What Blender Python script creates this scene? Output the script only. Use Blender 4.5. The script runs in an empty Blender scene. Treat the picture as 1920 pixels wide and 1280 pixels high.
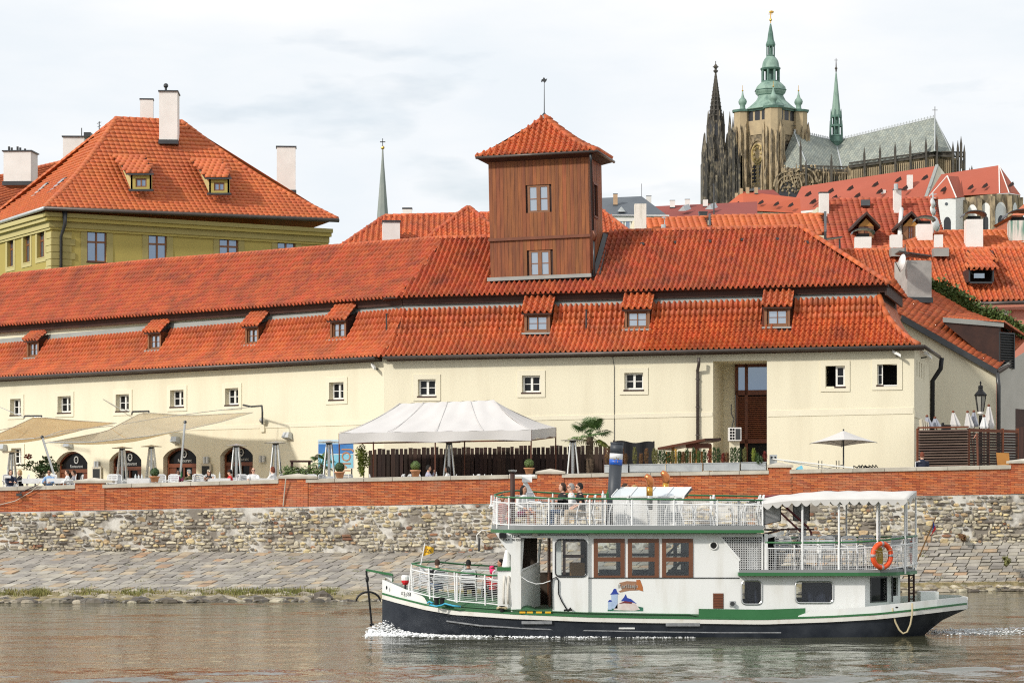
import bpy,math,random
from mathutils import Vector,Matrix,noise
R = random.Random(7)
scene = bpy.context.scene
COL = scene.collection
rad = math.radians
# ------------------------------------------------------------------ camera, sky, sun, exposure
F,H,HV = 4950.0,3.3,935.0            # focal length in photo pixels, eye height, horizon row
cam = bpy.data.cameras.new('camera');cam_o = bpy.data.objects.new('camera',cam);COL.objects.link(cam_o)
cam_o.location = (0,0,H);cam_o.rotation_euler = (rad(90),0,0)
cam.sensor_width = 36;cam.lens = 36*F/1920;cam.shift_y = (HV-640)/1920
cam.clip_start = 1;cam.clip_end = 8000
scene.camera = cam_o
SUN = Vector((-0.72,-0.60,0.58)).normalized()
w = bpy.data.worlds.new('World');scene.world = w;w.use_nodes = True
nt = w.node_tree;nt.nodes.clear()
def N(t,**k):
    n = nt.nodes.new(t)
    for a,b in k.items(): setattr(n,a,b)
    return n
wo = N('ShaderNodeOutputWorld');sky = N('ShaderNodeTexSky',sky_type='NISHITA',sun_disc=False)
sky.sun_elevation = math.asin(SUN.z);sky.sun_rotation = math.atan2(SUN.x,SUN.y)
b1 = N('ShaderNodeBackground');b1.inputs[1].default_value = 0.11;nt.links.new(sky.outputs[0],b1.inputs[0])
tc = N('ShaderNodeTexCoord');mp = N('ShaderNodeMapping');mp.inputs['Scale'].default_value = (1,1,3.4)
nt.links.new(tc.outputs['Generated'],mp.inputs[0])
n1 = N('ShaderNodeTexNoise');n1.inputs['Scale'].default_value = 5.0;n1.inputs['Detail'].default_value = 7;n1.inputs['Roughness'].default_value = .52
n2 = N('ShaderNodeTexNoise');n2.inputs['Scale'].default_value = 9.0;n2.inputs['Detail'].default_value = 6
nt.links.new(mp.outputs[0],n1.inputs[0]);nt.links.new(mp.outputs[0],n2.inputs[0])
r1 = N('ShaderNodeValToRGB');r1.color_ramp.elements[0].position = .42;r1.color_ramp.elements[0].color = (.81,.86,.905,1)
r1.color_ramp.elements[1].position = .60;r1.color_ramp.elements[1].color = (.93,.94,.95,1)
nt.links.new(n1.outputs[0],r1.inputs[0])
r2 = N('ShaderNodeValToRGB');r2.color_ramp.elements[0].position = .30;r2.color_ramp.elements[0].color = (.55,.55,.55,1)
r2.color_ramp.elements[1].position = .43;r2.color_ramp.elements[1].color = (1,1,1,1)
nt.links.new(n2.outputs[0],r2.inputs[0])
b2 = N('ShaderNodeBackground');b2.inputs[1].default_value = 1.08;nt.links.new(r1.outputs[0],b2.inputs[0])
mx = N('ShaderNodeMixShader');nt.links.new(r2.outputs[0],mx.inputs[0]);nt.links.new(b1.outputs[0],mx.inputs[1]);nt.links.new(b2.outputs[0],mx.inputs[2])
nt.links.new(mx.outputs[0],wo.inputs[0])
sl = bpy.data.lights.new('sun','SUN');sl.energy = 3.1;sl.angle = rad(4);sl.color = (1,.95,.87)
so = bpy.data.objects.new('sun',sl);COL.objects.link(so);so.rotation_euler = SUN.to_track_quat('Z','Y').to_euler();so.location = (-60,-20,80)
scene.view_settings.view_transform = 'Standard';scene.view_settings.look = 'None'
scene.cycles.use_denoising = False;scene.cycles.filter_width = 1.15;scene.cycles.max_bounces = 6;scene.cycles.use_adaptive_sampling = False;scene.cycles.caustics_reflective = False;scene.cycles.caustics_refractive = False;scene.cycles.sample_clamp_indirect = 2.0
try: scene.cycles.sampling_pattern = 'BLUE_NOISE'
except Exception: pass
scene.view_settings.exposure = 0.0;scene.view_settings.gamma = 1;scene.view_settings.use_curve_mapping = False

# ------------------------------------------------------------------ helpers
def PX(u,v,Y): return Vector(((u-960)/F*Y,Y,H+(HV-v)/F*Y))
def lerp(a,b,t): return a+(b-a)*t
def interp(tab,x):
    if x <= tab[0][0]: return tab[0][1]
    for (x0,y0),(x1,y1) in zip(tab,tab[1:]):
        if x <= x1: return y0+(y1-y0)*(x-x0)/(x1-x0)
    return tab[-1][1]
MATS = {}
def mat(name,col,rough=.75,col2=None,scale=3.0,amt=.5,bump=0.0,bscale=30.0,metal=0.0,isl=0.0,spec=.5,stretch=(1,1,1),extra=None,mixpos=(.35,.65),isl_cols=None):
    m = bpy.data.materials.new(name);m.use_nodes = True;t = m.node_tree;b = t.nodes['Principled BSDF'];L = t.links.new
    b.inputs['Roughness'].default_value = rough;b.inputs['Metallic'].default_value = metal;b.inputs['Specular IOR Level'].default_value = spec
    tcn = t.nodes.new('ShaderNodeTexCoord');mpn = t.nodes.new('ShaderNodeMapping');mpn.inputs['Scale'].default_value = stretch
    geo = t.nodes.new('ShaderNodeNewGeometry')
    L(geo.outputs['Position'] if extra != 'obj' else tcn.outputs['Object'],mpn.inputs[0])
    cur = None
    rgb = t.nodes.new('ShaderNodeRGB');rgb.outputs[0].default_value = (*col,1);cur = rgb.outputs[0]
    rnd = None
    if isl or isl_cols:
        oi = t.nodes.new('ShaderNodeObjectInfo');ad = t.nodes.new('ShaderNodeMath');ad.operation = 'ADD'
        L(geo.outputs['Random Per Island'],ad.inputs[0]);L(oi.outputs['Random'],ad.inputs[1])
        fr = t.nodes.new('ShaderNodeMath');fr.operation = 'FRACT';L(ad.outputs[0],fr.inputs[0]);rnd = fr.outputs[0]
    if isl_cols:
        cr = t.nodes.new('ShaderNodeValToRGB');cr.color_ramp.interpolation = 'LINEAR'
        els = cr.color_ramp.elements
        while len(els) < len(isl_cols): els.new(.5)
        for e,(p,c) in zip(els,isl_cols): e.position = p;e.color = (*c,1)
        L(rnd,cr.inputs[0]);cur = cr.outputs[0]
    if col2:
        nz = t.nodes.new('ShaderNodeTexNoise');nz.inputs['Scale'].default_value = scale;nz.inputs['Detail'].default_value = 6;nz.inputs['Roughness'].default_value = .6
        L(mpn.outputs[0],nz.inputs[0])
        rp = t.nodes.new('ShaderNodeMapRange');rp.inputs[1].default_value = mixpos[0];rp.inputs[2].default_value = mixpos[1];rp.inputs[4].default_value = amt
        L(nz.outputs[0],rp.inputs[0])
        mi = t.nodes.new('ShaderNodeMix');mi.data_type = 'RGBA';L(rp.outputs[0],mi.inputs[0]);L(cur,mi.inputs[6]);mi.inputs[7].default_value = (*col2,1)
        cur = mi.outputs[2]
    if isl:
        hv = t.nodes.new('ShaderNodeHueSaturation');ma = t.nodes.new('ShaderNodeMapRange');ma.inputs[3].default_value = 1-isl;ma.inputs[4].default_value = 1+isl*.7
        wn = t.nodes.new('ShaderNodeTexWhiteNoise');wn.noise_dimensions = '1D';L(rnd,wn.inputs['W'])
        L(wn.outputs[0],ma.inputs[0]);L(ma.outputs[0],hv.inputs['Value']);L(cur,hv.inputs['Color'])
        mh = t.nodes.new('ShaderNodeMapRange');mh.inputs[3].default_value = .5-isl*.03;mh.inputs[4].default_value = .5+isl*.03;L(rnd,mh.inputs[0]);L(mh.outputs[0],hv.inputs['Hue'])
        cur = hv.outputs[0]
    L(cur,b.inputs['Base Color'])
    if bump:
        nb = t.nodes.new('ShaderNodeTexNoise');nb.inputs['Scale'].default_value = bscale;nb.inputs['Detail'].default_value = 4;L(mpn.outputs[0],nb.inputs[0])
        bn = t.nodes.new('ShaderNodeBump');bn.inputs['Strength'].default_value = bump;bn.inputs['Distance'].default_value = .02;L(nb.outputs[0],bn.inputs['Height']);L(bn.outputs[0],b.inputs['Normal'])
    MATS[name] = m
    return m
LOC = {}
def tagp(o,label=None,cat=None,group=None,kind=None):
    if label: o['label'] = label
    if cat: o['category'] = cat
    if group: o['group'] = group
    if kind: o['kind'] = kind
    return o
def thing(name,label,cat,loc=(0,0,0),group=None,rz=0,kind=None):
    o = bpy.data.objects.new(name,None);COL.objects.link(o);o.location = loc;o.rotation_euler = (0,0,rz)
    o.empty_display_size = .2
    LOC[o] = Vector(loc);return tagp(o,label,cat,group,kind)
class Fr:
    """vertical facade frame: s along the wall (to the right), n out of the wall towards the viewer, z up"""
    def __init__(s,A,B):
        s.A = Vector((A[0],A[1],0));B = Vector((B[0],B[1],0));s.L = (B-s.A).length;s.d = (B-s.A)/s.L;s.n = Vector((s.d.y,-s.d.x,0))
    def __call__(s,a,n,z): return s.A+s.d*a+s.n*n+Vector((0,0,z))
    def uv(s,u,v,off=0.0):
        r = Vector(((u-960)/F,1,(HV-v)/F));A = s.A+s.n*off
        k = A.dot(s.n)/r.dot(s.n);p = r*k
        return (p-A).dot(s.d),p.z+H
    def rect(s,u0,u1,v0,v1,off=0.0):
        a0,z1 = s.uv(u0,v0,off);a1,z0 = s.uv(u1,v1,off);return a0,a1,z0,z1
class MB:
    def __init__(s): s.v = [];s.f = [];s.m = [];s.mi = 0;s.T = None
    def add(s,vs,fs):
        o = len(s.v)
        s.v += [tuple(s.T(*p)) if s.T else tuple(p) for p in vs]
        s.f += [tuple(i+o for i in f) for f in fs];s.m += [s.mi]*len(fs);return s
    def box(s,x0,x1,y0,y1,z0,z1):
        return s.add([(x0,y0,z0),(x1,y0,z0),(x1,y1,z0),(x0,y1,z0),(x0,y0,z1),(x1,y0,z1),(x1,y1,z1),(x0,y1,z1)],
                     [(0,3,2,1),(4,5,6,7),(0,1,5,4),(1,2,6,5),(2,3,7,6),(3,0,4,7)])
    def hexa(s,b,t): # two quads (bottom, top loops)
        return s.add(list(b)+list(t),[(3,2,1,0),(4,5,6,7),(0,1,5,4),(1,2,6,5),(2,3,7,6),(3,0,4,7)])
    def quad(s,a,b,c,d): return s.add([a,b,c,d],[(0,1,2,3)])
    def poly(s,ps): return s.add(ps,[tuple(range(len(ps)))])
    def prism(s,ps,d):
        n = len(ps);d = Vector(d);ps = [Vector(p) for p in ps]
        return s.add(ps+[p+d for p in ps],[tuple(range(n))[::-1],tuple(range(n,2*n))]+[(i,(i+1) % n,(i+1) % n+n,i+n) for i in range(n)])
    def tube(s,pts,r,n=6,cap=True,closed=False):
        pts = [Vector(p) for p in pts];k = len(pts);rs = r if isinstance(r,(list,tuple)) else [r]*k
        vs = [];up = None
        for i,p in enumerate(pts):
            a = pts[i-1] if (i > 0 or closed) else p;b = pts[(i+1) % k] if (i < k-1 or closed) else p
            t = (b-a)
            t = t.normalized() if t.length > 1e-9 else Vector((0,0,1))
            if up is None: up = Vector((0,0,1)) if abs(t.z) < .9 else Vector((0,1,0))
            x = t.cross(up)
            if x.length < 1e-4: x = t.cross(Vector((1,0,0)))
            x.normalize();y = x.cross(t);up = y
            for j in range(n):
                an = 2*math.pi*(j+.5)/n;vs.append(p+x*(math.cos(an)*rs[i])+y*(math.sin(an)*rs[i]))
        fs = []
        for i in range(k if closed else k-1):
            for j in range(n):
                i2 = (i+1) % k;fs.append((i*n+j,i*n+(j+1) % n,i2*n+(j+1) % n,i2*n+j))
        if cap and not closed: fs += [tuple(range(n))[::-1],tuple(range((k-1)*n,k*n))]
        return s.add(vs,fs)
    def lathe(s,prof,c=(0,0,0),n=12,rot=0,sq=1.0):
        c = Vector(c);vs = []
        for r,z in prof:
            for j in range(n):
                a = 2*math.pi*j/n+rot;vs.append(c+Vector((math.cos(a)*r,math.sin(a)*r*sq,z)))
        k = len(prof);fs = [(i*n+j,i*n+(j+1) % n,(i+1)*n+(j+1) % n,(i+1)*n+j) for i in range(k-1) for j in range(n)]
        fs += [tuple(range(n))[::-1],tuple(range((k-1)*n,k*n))]
        return s.add(vs,fs)
    def ball(s,c,r,nu=10,nv=7,jit=0.0):
        c = Vector(c);rx,ry,rz = r if isinstance(r,(list,tuple)) else (r,r,r);vs = [c+Vector((0,0,-rz))]
        for i in range(1,nv):
            p = math.pi*(i/nv-.5)
            for j in range(nu):
                a = 2*math.pi*j/nu;q = 1+R.uniform(-jit,jit)
                vs.append(c+Vector((math.cos(a)*math.cos(p)*rx*q,math.sin(a)*math.cos(p)*ry*q,math.sin(p)*rz*q)))
        vs.append(c+Vector((0,0,rz)));fs = []
        for j in range(nu):
            fs.append((0,1+(j+1) % nu,1+j));b = 1+(nv-2)*nu;fs.append((b+j,b+(j+1) % nu,len(vs)-1))
        for i in range(nv-2):
            for j in range(nu):
                a = 1+i*nu;fs.append((a+j,a+(j+1) % nu,a+nu+(j+1) % nu,a+nu+j))
        return s.add(vs,fs)
    def grid(s,fn,nu,nv):
        vs = [fn(i/nu,j/nv) for j in range(nv+1) for i in range(nu+1)]
        return s.add(vs,[(j*(nu+1)+i,j*(nu+1)+i+1,(j+1)*(nu+1)+i+1,(j+1)*(nu+1)+i) for j in range(nv) for i in range(nu)])
    def build(s,name,mats,parent=None,smooth=False,local=False,label=None,cat=None,group=None,kind=None,at=None):
        if not isinstance(mats,(list,tuple)): mats = [mats]
        me = bpy.data.meshes.new(name);base = Vector((0,0,0))
        if parent is not None and not local: base = LOC[parent]
        if at is not None: base = Vector(at)
        vs = [tuple(Vector(p)-base) for p in s.v] if base.length else s.v
        me.from_pydata(vs,[],s.f)
        for m in mats: me.materials.append(MATS[m] if isinstance(m,str) else m)
        if len(mats) > 1: me.polygons.foreach_set('material_index',s.m)
        if smooth:
            me.shade_smooth() if smooth is True else me.shade_auto(smooth) if hasattr(me,'shade_auto') else me.shade_smooth()
        me.validate();me.update()
        o = bpy.data.objects.new(name,me);COL.objects.link(o)
        if parent is not None: o.parent = parent;LOC[o] = LOC.get(parent,Vector((0,0,0)))
        if at is not None: o.location = at;LOC[o] = Vector(at)
        return tagp(o,label,cat,group,kind)
def inst(name,mesh,parent,M):
    """object sharing a mesh, placed by a world matrix under a translated parent"""
    o = bpy.data.objects.new(name,mesh);COL.objects.link(o);o.parent = parent
    o.matrix_local = Matrix.Translation(-LOC[parent]) @ M if parent is not None else M
    LOC[o] = LOC[parent]
    return o
def recopy(src,loc,rz=0,label=None,group=None,sc=1.0):
    def cp(o,par):
        c = o.copy();COL.objects.link(c)
        if par is not None: c.parent = par
        for ch in KIDS.get(o,[]): cp(ch,c)
        return c
    r = cp(src,None);r.location = loc;r.rotation_euler = (0,0,rz);r.scale = (sc,sc,sc)
    if label: r['label'] = label
    if group: r['group'] = group
    LOC[r] = Vector(loc);return r
KIDS = {}
def reg(root):
    """remember the children of a finished prototype so that it can be copied"""
    ch = {}
    for o in COL.objects:
        if o.parent is not None: ch.setdefault(o.parent,[]).append(o)
    def rec(o):
        KIDS[o] = ch.get(o,[])
        for c in KIDS[o]: rec(c)
    rec(root);return root
def text_mesh(txt,size,ext=.004,font_shear=0.0):
    c = bpy.data.curves.new('lettering','FONT');c.body = txt;c.size = size;c.extrude = ext;c.align_x = 'CENTER';c.align_y = 'CENTER';c.shear = font_shear;c.resolution_u = 2
    o = bpy.data.objects.new('lettering',c);COL.objects.link(o)
    dg = bpy.context.evaluated_depsgraph_get();me = bpy.data.meshes.new_from_object(o.evaluated_get(dg));bpy.data.objects.remove(o);bpy.data.curves.remove(c)
    return me
def text_obj(txt,size,pos,fr_d,mname,parent,tilt_up=Vector((0,0,1)),shear=0.0,name='lettering'):
    me = text_mesh(txt,size,font_shear=shear);me.name = name;me.materials.clear();me.materials.append(MATS[mname])
    x = Vector(fr_d).normalized();y = Vector(tilt_up).normalized();z = x.cross(y)
    M = Matrix((x,y,z)).transposed().to_4x4();M.translation = pos
    return inst(name,me,parent,M)

# ------------------------------------------------------------------ materials
mat('cream',(.76,.70,.53),.9,(.60,.53,.385),.6,.45,.15,14,stretch=(1.9,1.9,.28),mixpos=(.47,.78))
mat('cream_trim',(.78,.72,.56),.9,(.70,.64,.48),1.2,.5)
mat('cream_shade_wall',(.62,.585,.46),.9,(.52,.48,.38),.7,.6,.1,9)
mat('cream_in_shade',(.50,.48,.43),.9,(.40,.385,.34),.8,.6,.1,9)  # cream side wall facing away from the sun, its shade put into the colour
mat('pantile',(.46,.090,.028),.65,(.17,.05,.03),.9,.75,.1,20,isl=.17,mixpos=(.45,.75))
mat('pantile_bright',(.54,.120,.034),.62,(.22,.065,.035),.8,.7,.08,20,isl=.15,mixpos=(.45,.75))
mat('orange_tile',(.58,.150,.042),.6,(.44,.10,.035),.35,.7,.08,20,isl=.12)
mat('plain_tile',(.40,.095,.05),.8,(.33,.075,.04),.08,.7,.05,3,isl=.05)
mat('plain_tile_orange',(.50,.105,.04),.8,(.40,.085,.038),.1,.7,isl=.05)
mat('dark_red_tile',(.27,.055,.04),.8,(.20,.045,.035),.12,.7)
mat('tile_bed',(.10,.025,.012),.95)
mat('mortar_white',(.72,.66,.58),.9,(.40,.2,.12),6,.6)
mat('brick',(.46,.10,.038),.85,(.50,.22,.14),.7,.6,.2,25,isl_cols=[(0,(.38,.10,.04)),(.35,(.53,.135,.042)),(.7,(.62,.18,.06)),(1,(.48,.17,.09))],isl=.14,mixpos=(.48,.78))
mat('brick_mortar',(.54,.32,.21),.95,(.36,.15,.085),1.5,.8)
mat('coping',(.60,.55,.46),.85,(.40,.36,.29),2.2,.75,.2,18,isl=.10)
mat('rubble',(.40,.35,.28),.9,(.16,.14,.12),3.5,.6,.5,14,isl_cols=[(0,(.13,.11,.09)),(.10,(.28,.25,.20)),(.30,(.50,.44,.33)),(.62,(.62,.56,.43)),(.84,(.66,.53,.30)),(.95,(.50,.32,.19)),(1,(.28,.11,.07))],isl=.30,mixpos=(.45,.8))
mat('rubble_mortar',(.68,.65,.59),.95,(.22,.19,.155),1.1,.95,.8,9,mixpos=(.44,.58))
mat('paving_stone',(.34,.30,.25),.9,(.19,.17,.15),2.0,.6,.4,10,isl_cols=[(0,(.29,.27,.24)),(.4,(.40,.37,.32)),(.75,(.48,.44,.36)),(.94,(.50,.38,.25)),(1,(.50,.30,.18))],isl=.16)
mat('paving_joint',(.09,.08,.065),.95,(.24,.21,.15),2,.7,.4,12)
mat('bank_rock',(.46,.41,.31),.9,(.16,.13,.09),2.0,.7,.5,8,isl=.35)
mat('bank_rock_wet',(.075,.062,.045),.4,(.14,.115,.08),3,.6,.5,8,isl=.3)
mat('bank_soil',(.34,.27,.14),.95,(.12,.10,.05),2.2,.9,.5,8)
mat('grass',(.17,.19,.045),.8,(.26,.20,.07),1.3,.7,isl=.4)
mat('terrace_floor',(.35,.31,.26),.85,(.26,.24,.2),1.5,.6)
mat('hill_green',(.07,.10,.035),.95,(.05,.07,.03),.05,.6)
mat('tower_wood',(.30,.090,.022),.65,(.13,.034,.010),2.4,.75,.2,20,isl=.22,stretch=(3,3,.35))
mat('wood_trim',(.19,.055,.02),.6,(.11,.03,.012),3,.7)
mat('window_wood',(.24,.10,.04),.55,(.15,.06,.025),5,.6)
mat('dark_timber',(.035,.014,.010),.7,(.07,.028,.017),2.0,.7,.1,10)
mat('door_wood',(.17,.045,.014),.5,(.10,.028,.01),3,.7,isl=.1)
mat('fence_wood',(.055,.028,.02),.85,(.028,.015,.012),3.0,.8,.2,12,isl=.5,stretch=(2,2,.3))
mat('slat_wood',(.165,.11,.085),.85,(.085,.05,.038),2.5,.75,.2,14,isl=.3,stretch=(.5,.5,3))
mat('lead_grey',(.33,.335,.31),.6,(.25,.26,.25),1.5,.6,metal=.1)
mat('gutter_metal',(.07,.055,.048),.45,(.11,.09,.08),2,.6,metal=.4)
mat('dark_metal',(.05,.052,.055),.4,(.09,.09,.09),2,.5,metal=.5)
mat('copper_brown',(.16,.055,.028),.45,(.10,.04,.025),2,.6,metal=.4)
mat('steel',(.62,.62,.60),.3,(.45,.45,.44),4,.4,metal=.8)
mat('zinc',(.56,.58,.58),.45,(.40,.42,.43),3.0,.8,metal=.25)
mat('white_paint',(.80,.80,.78),.5,(.70,.69,.66),1.5,.5)
mat('white_plaster',(.80,.77,.73),.9,(.68,.64,.60),1.2,.6,.1,12)
mat('old_plaster',(.66,.62,.55),.9,(.36,.33,.28),2.5,.7,.2,12)
mat('grey_render',(.46,.44,.41),.9,(.30,.29,.27),2.0,.8,.2,12)
mat('white_frame',(.78,.77,.73),.5)
mat('glass_dark',(.010,.011,.013),.08,spec=.25)
mat('door_glass',(.008,.007,.007),.15,spec=.15)
mat('glass_sky',(.42,.47,.53),.05,metal=.75)
mat('glass_blue',(.25,.31,.40),.05,metal=.7)
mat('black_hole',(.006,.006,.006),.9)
mat('green_wall',(.43,.345,.095),.9,(.36,.285,.08),.4,.6,.08,8)
mat('green_trim',(.36,.30,.11),.9,(.30,.25,.09),.8,.6)
mat('green_pale',(.53,.46,.21),.9)
mat('canvas_white',(.64,.615,.595),.8,(.56,.535,.515),1.2,.5)
mat('black_paint',(.010,.010,.011),.5,spec=.3)
mat('terracotta',(.55,.24,.11),.8,(.62,.36,.22),5,.6)
mat('leaf_dark',(.030,.062,.016),.6,(.055,.105,.025),7,.7,isl=.35)
mat('leaf_mid',(.075,.13,.03),.6,(.13,.17,.04),5,.7,isl=.35)
mat('leaf_yellow',(.28,.33,.05),.6,(.16,.22,.04),5,.7,isl=.3)
mat('leaf_russet',(.22,.10,.045),.7,(.13,.09,.03),6,.7,isl=.4)
mat('leaf_olive',(.20,.19,.06),.7,(.12,.13,.04),6,.7,isl=.35)
mat('leaf_red',(.20,.03,.02),.7,isl=.4)
mat('palm_trunk',(.16,.11,.07),.9,(.07,.05,.035),9,.8,.5,25)
mat('bark',(.10,.075,.05),.9,(.05,.04,.03),8,.7)
# ------------------------------------------------------------------ river, bank and quay walls
def water_mat():
    m = bpy.data.materials.new('river_water');m.use_nodes = True;t = m.node_tree;b = t.nodes['Principled BSDF'];L = t.links.new
    b.inputs['Base Color'].default_value = (.072,.070,.036,1);b.inputs['Roughness'].default_value = .12;b.inputs['IOR'].default_value = 1.33
    tcn = t.nodes.new('ShaderNodeNewGeometry')
    def nz(sx,sy,sc,det):
        mp = t.nodes.new('ShaderNodeMapping');mp.inputs['Scale'].default_value = (sx,sy,1);L(tcn.outputs['Position'],mp.inputs[0])
        n = t.nodes.new('ShaderNodeTexNoise');n.inputs['Scale'].default_value = sc;n.inputs['Detail'].default_value = det;n.inputs['Roughness'].default_value = .6;n.inputs['Distortion'].default_value = .6;L(mp.outputs[0],n.inputs[0]);return n.outputs[0]
    a = nz(.6,.8,2.2,4);c = nz(.9,.9,7.0,3);d = nz(.5,.2,.25,3)
    m1 = t.nodes.new('ShaderNodeMath');m1.operation = 'MULTIPLY_ADD';L(c,m1.inputs[0]);m1.inputs[1].default_value = .16;L(a,m1.inputs[2])
    bp = t.nodes.new('ShaderNodeBump');bp.inputs['Strength'].default_value = 1.0;bp.inputs['Distance'].default_value = .018;L(m1.outputs[0],bp.inputs['Height']);L(bp.outputs[0],b.inputs['Normal'])
    mr = t.nodes.new('ShaderNodeMapRange');mr.inputs[3].default_value = .01;mr.inputs[4].default_value = .06;L(d,mr.inputs[0]);L(mr.outputs[0],b.inputs['Roughness'])
    MATS['river_water'] = m
water_mat()
import numpy as np
def river():
    rs = np.random.RandomState(4);ys = [-40.,20.];y = 42.0
    while y < 97.6: ys.append(y);y += .10+.0016*(y-42)
    ys = np.array(ys);us = np.concatenate(([-60000,-9000,-2500,-500],np.linspace(-60,1980,620),[2420,4400,11000,62000]))
    Y,U = np.meshgrid(ys,us,indexing='ij');X = (U-960)/F*np.maximum(Y,30);Z = np.zeros_like(X)
    for i in range(64):
        lam = .42*(9.0**rs.rand());th = rs.normal(math.pi*.5,.75);k = 2*math.pi/lam;Z += lam*.0021*np.sin(k*(X*math.cos(th)+Y*math.sin(th))+rs.rand()*6.283)
    for i in range(10):
        lam = 1.6*(2.6**rs.rand());th = rs.normal(math.pi*.5,.35);k = 2*math.pi/lam;Z += lam*.0034*np.sin(k*(X*math.cos(th)+Y*math.sin(th))+rs.rand()*6.283)
    env = .55+.45*np.sin(X*.11+1.3)*np.sin(Y*.17+.4)+.35*np.sin(Y*.06-X*.05);Z *= np.clip(env,.25,1.3)
    dw = np.maximum(0,X-10.5);Z += .05*np.exp(-((Y-(65.1-dw*.32))/.5)**2)*np.sin(X*3.1)*(dw > 0)*np.exp(-dw*.12)+.04*np.exp(-((Y-65.1)/1.2)**2)*np.sin(X*5+Y*4)*(dw > 0)
    Z[(Y < 42)] = 0;Z[(U < -70) | (U > 1990)] = 0
    n,m_ = X.shape;me = bpy.data.meshes.new('river_water');co = np.stack([X,Y,Z],-1).reshape(-1,3).astype(np.float32)
    me.vertices.add(len(co));me.vertices.foreach_set('co',co.ravel());idx = np.arange(n*m_).reshape(n,m_)
    q = np.stack([idx[:-1,:-1],idx[:-1,1:],idx[1:,1:],idx[1:,:-1]],-1).reshape(-1,4)
    me.loops.add(q.size);me.loops.foreach_set('vertex_index',q.ravel().astype(np.int32));me.polygons.add(len(q));me.polygons.foreach_set('loop_start',np.arange(0,q.size,4,dtype=np.int32));me.polygons.foreach_set('loop_total',np.full(len(q),4,dtype=np.int32))
    me.polygons.foreach_set('use_smooth',np.ones(len(q),dtype=bool));me.update();me.validate();me.materials.append(MATS['river_water']);o = bpy.data.objects.new('river_water',me);COL.objects.link(o);o['kind'] = 'structure'
river()
YW = 97.0                                     # quay wall plane
WX = lambda u: (u-960)/F*YW
base_v = [(-80,961.5),(0,960),(540,950),(1380,936),(1920,925.5),(2000,924)]     # foot of the brick wall = top of the rubble wall
cop_v = [(-80,915),(0,912.5),(540,898),(1000,889),(1440,881),(1920,871),(2000,869.5)] # top of the coping
foot_v = [(-80,1032),(0,1032),(650,1036),(1000,1034),(1500,1022),(2000,1012)]   # foot of the rubble wall
toe_v = [(-80,1130),(0,1130),(700,1128),(1300,1116),(1700,1110),(2000,1106)]
zY = lambda v,Y: H+(HV-v)/F*Y
def toeY(u): return H*F/(interp(toe_v,u)-HV)
# sloping bank with sett paving
def bank(u,t,lift=0.0):
    z1 = zY(interp(foot_v,u),YW);Yt = toeY(u)+1.0;Y = lerp(Yt,YW-.03,t);X = (u-960)/F*lerp(YW,Yt,1-t)
    z = lerp(.10,z1,t**1.25)
    return Vector((X,Y,z+lift))
mb = MB();mb.grid(lambda a,b: bank(lerp(-120,2040,a),b,-.04),90,10)
mb.grid(lambda a,b: (lambda p,q: Vector((lerp(q.x,p.x,b),lerp(q.y,p.y,b),lerp(-.4,p.z-.04,b))))(bank(lerp(-120,2040,a),0),bank(lerp(-120,2040,a),0)-Vector((0,2.2,0))),90,1)
slope = mb.build('embankment_slope','paving_joint',kind='structure');LOC[slope] = Vector((0,0,0))
slabs = []
nr = 13
for j in range(nr):
    t0 = .15+.85*j/nr;t1 = .15+.85*(j+1)/nr;u = -130+R.uniform(0,12)
    while u < 2030:
        wd = R.uniform(15,27);sk = 15*(1-u/2300)
        g = .45;q = []
        for (uu,tt) in ((u+g,t0+.003),(u+wd-g,t0+.003),(u+wd-g+sk,t1-.003),(u+g+sk,t1-.003)):
            q.append(bank(uu+R.uniform(-1.3,1.3),min(1,tt+R.uniform(-.008,.008))))
        hgt = R.uniform(-.005,.022)
        slabs.append((q,hgt));u += wd
slabs.sort(key=lambda q: (q[0][0].y,abs(q[0][0].x+6)))
def slab(mb,q,h):
    n = (q[1]-q[0]).cross(q[3]-q[0]).normalized();c = sum(q,Vector())/4
    top = [lerp(p,c,.05)+n*h for p in q];bot = [p-n*.06 for p in q]
    return mb.add(top+bot,[(0,1,2,3),(0,4,5,1),(1,5,6,2),(2,6,7,3),(3,7,4,0)])
mb = MB()
for i,(q,h) in enumerate(slabs):
    if i % 5 == 0 and i < 1500: slab(MB(),q,h).build('paving_stone','paving_stone',slope)
    else: slab(mb,q,h)
mb.build('paving_stones','paving_stone',slope,kind='stuff')
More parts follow.
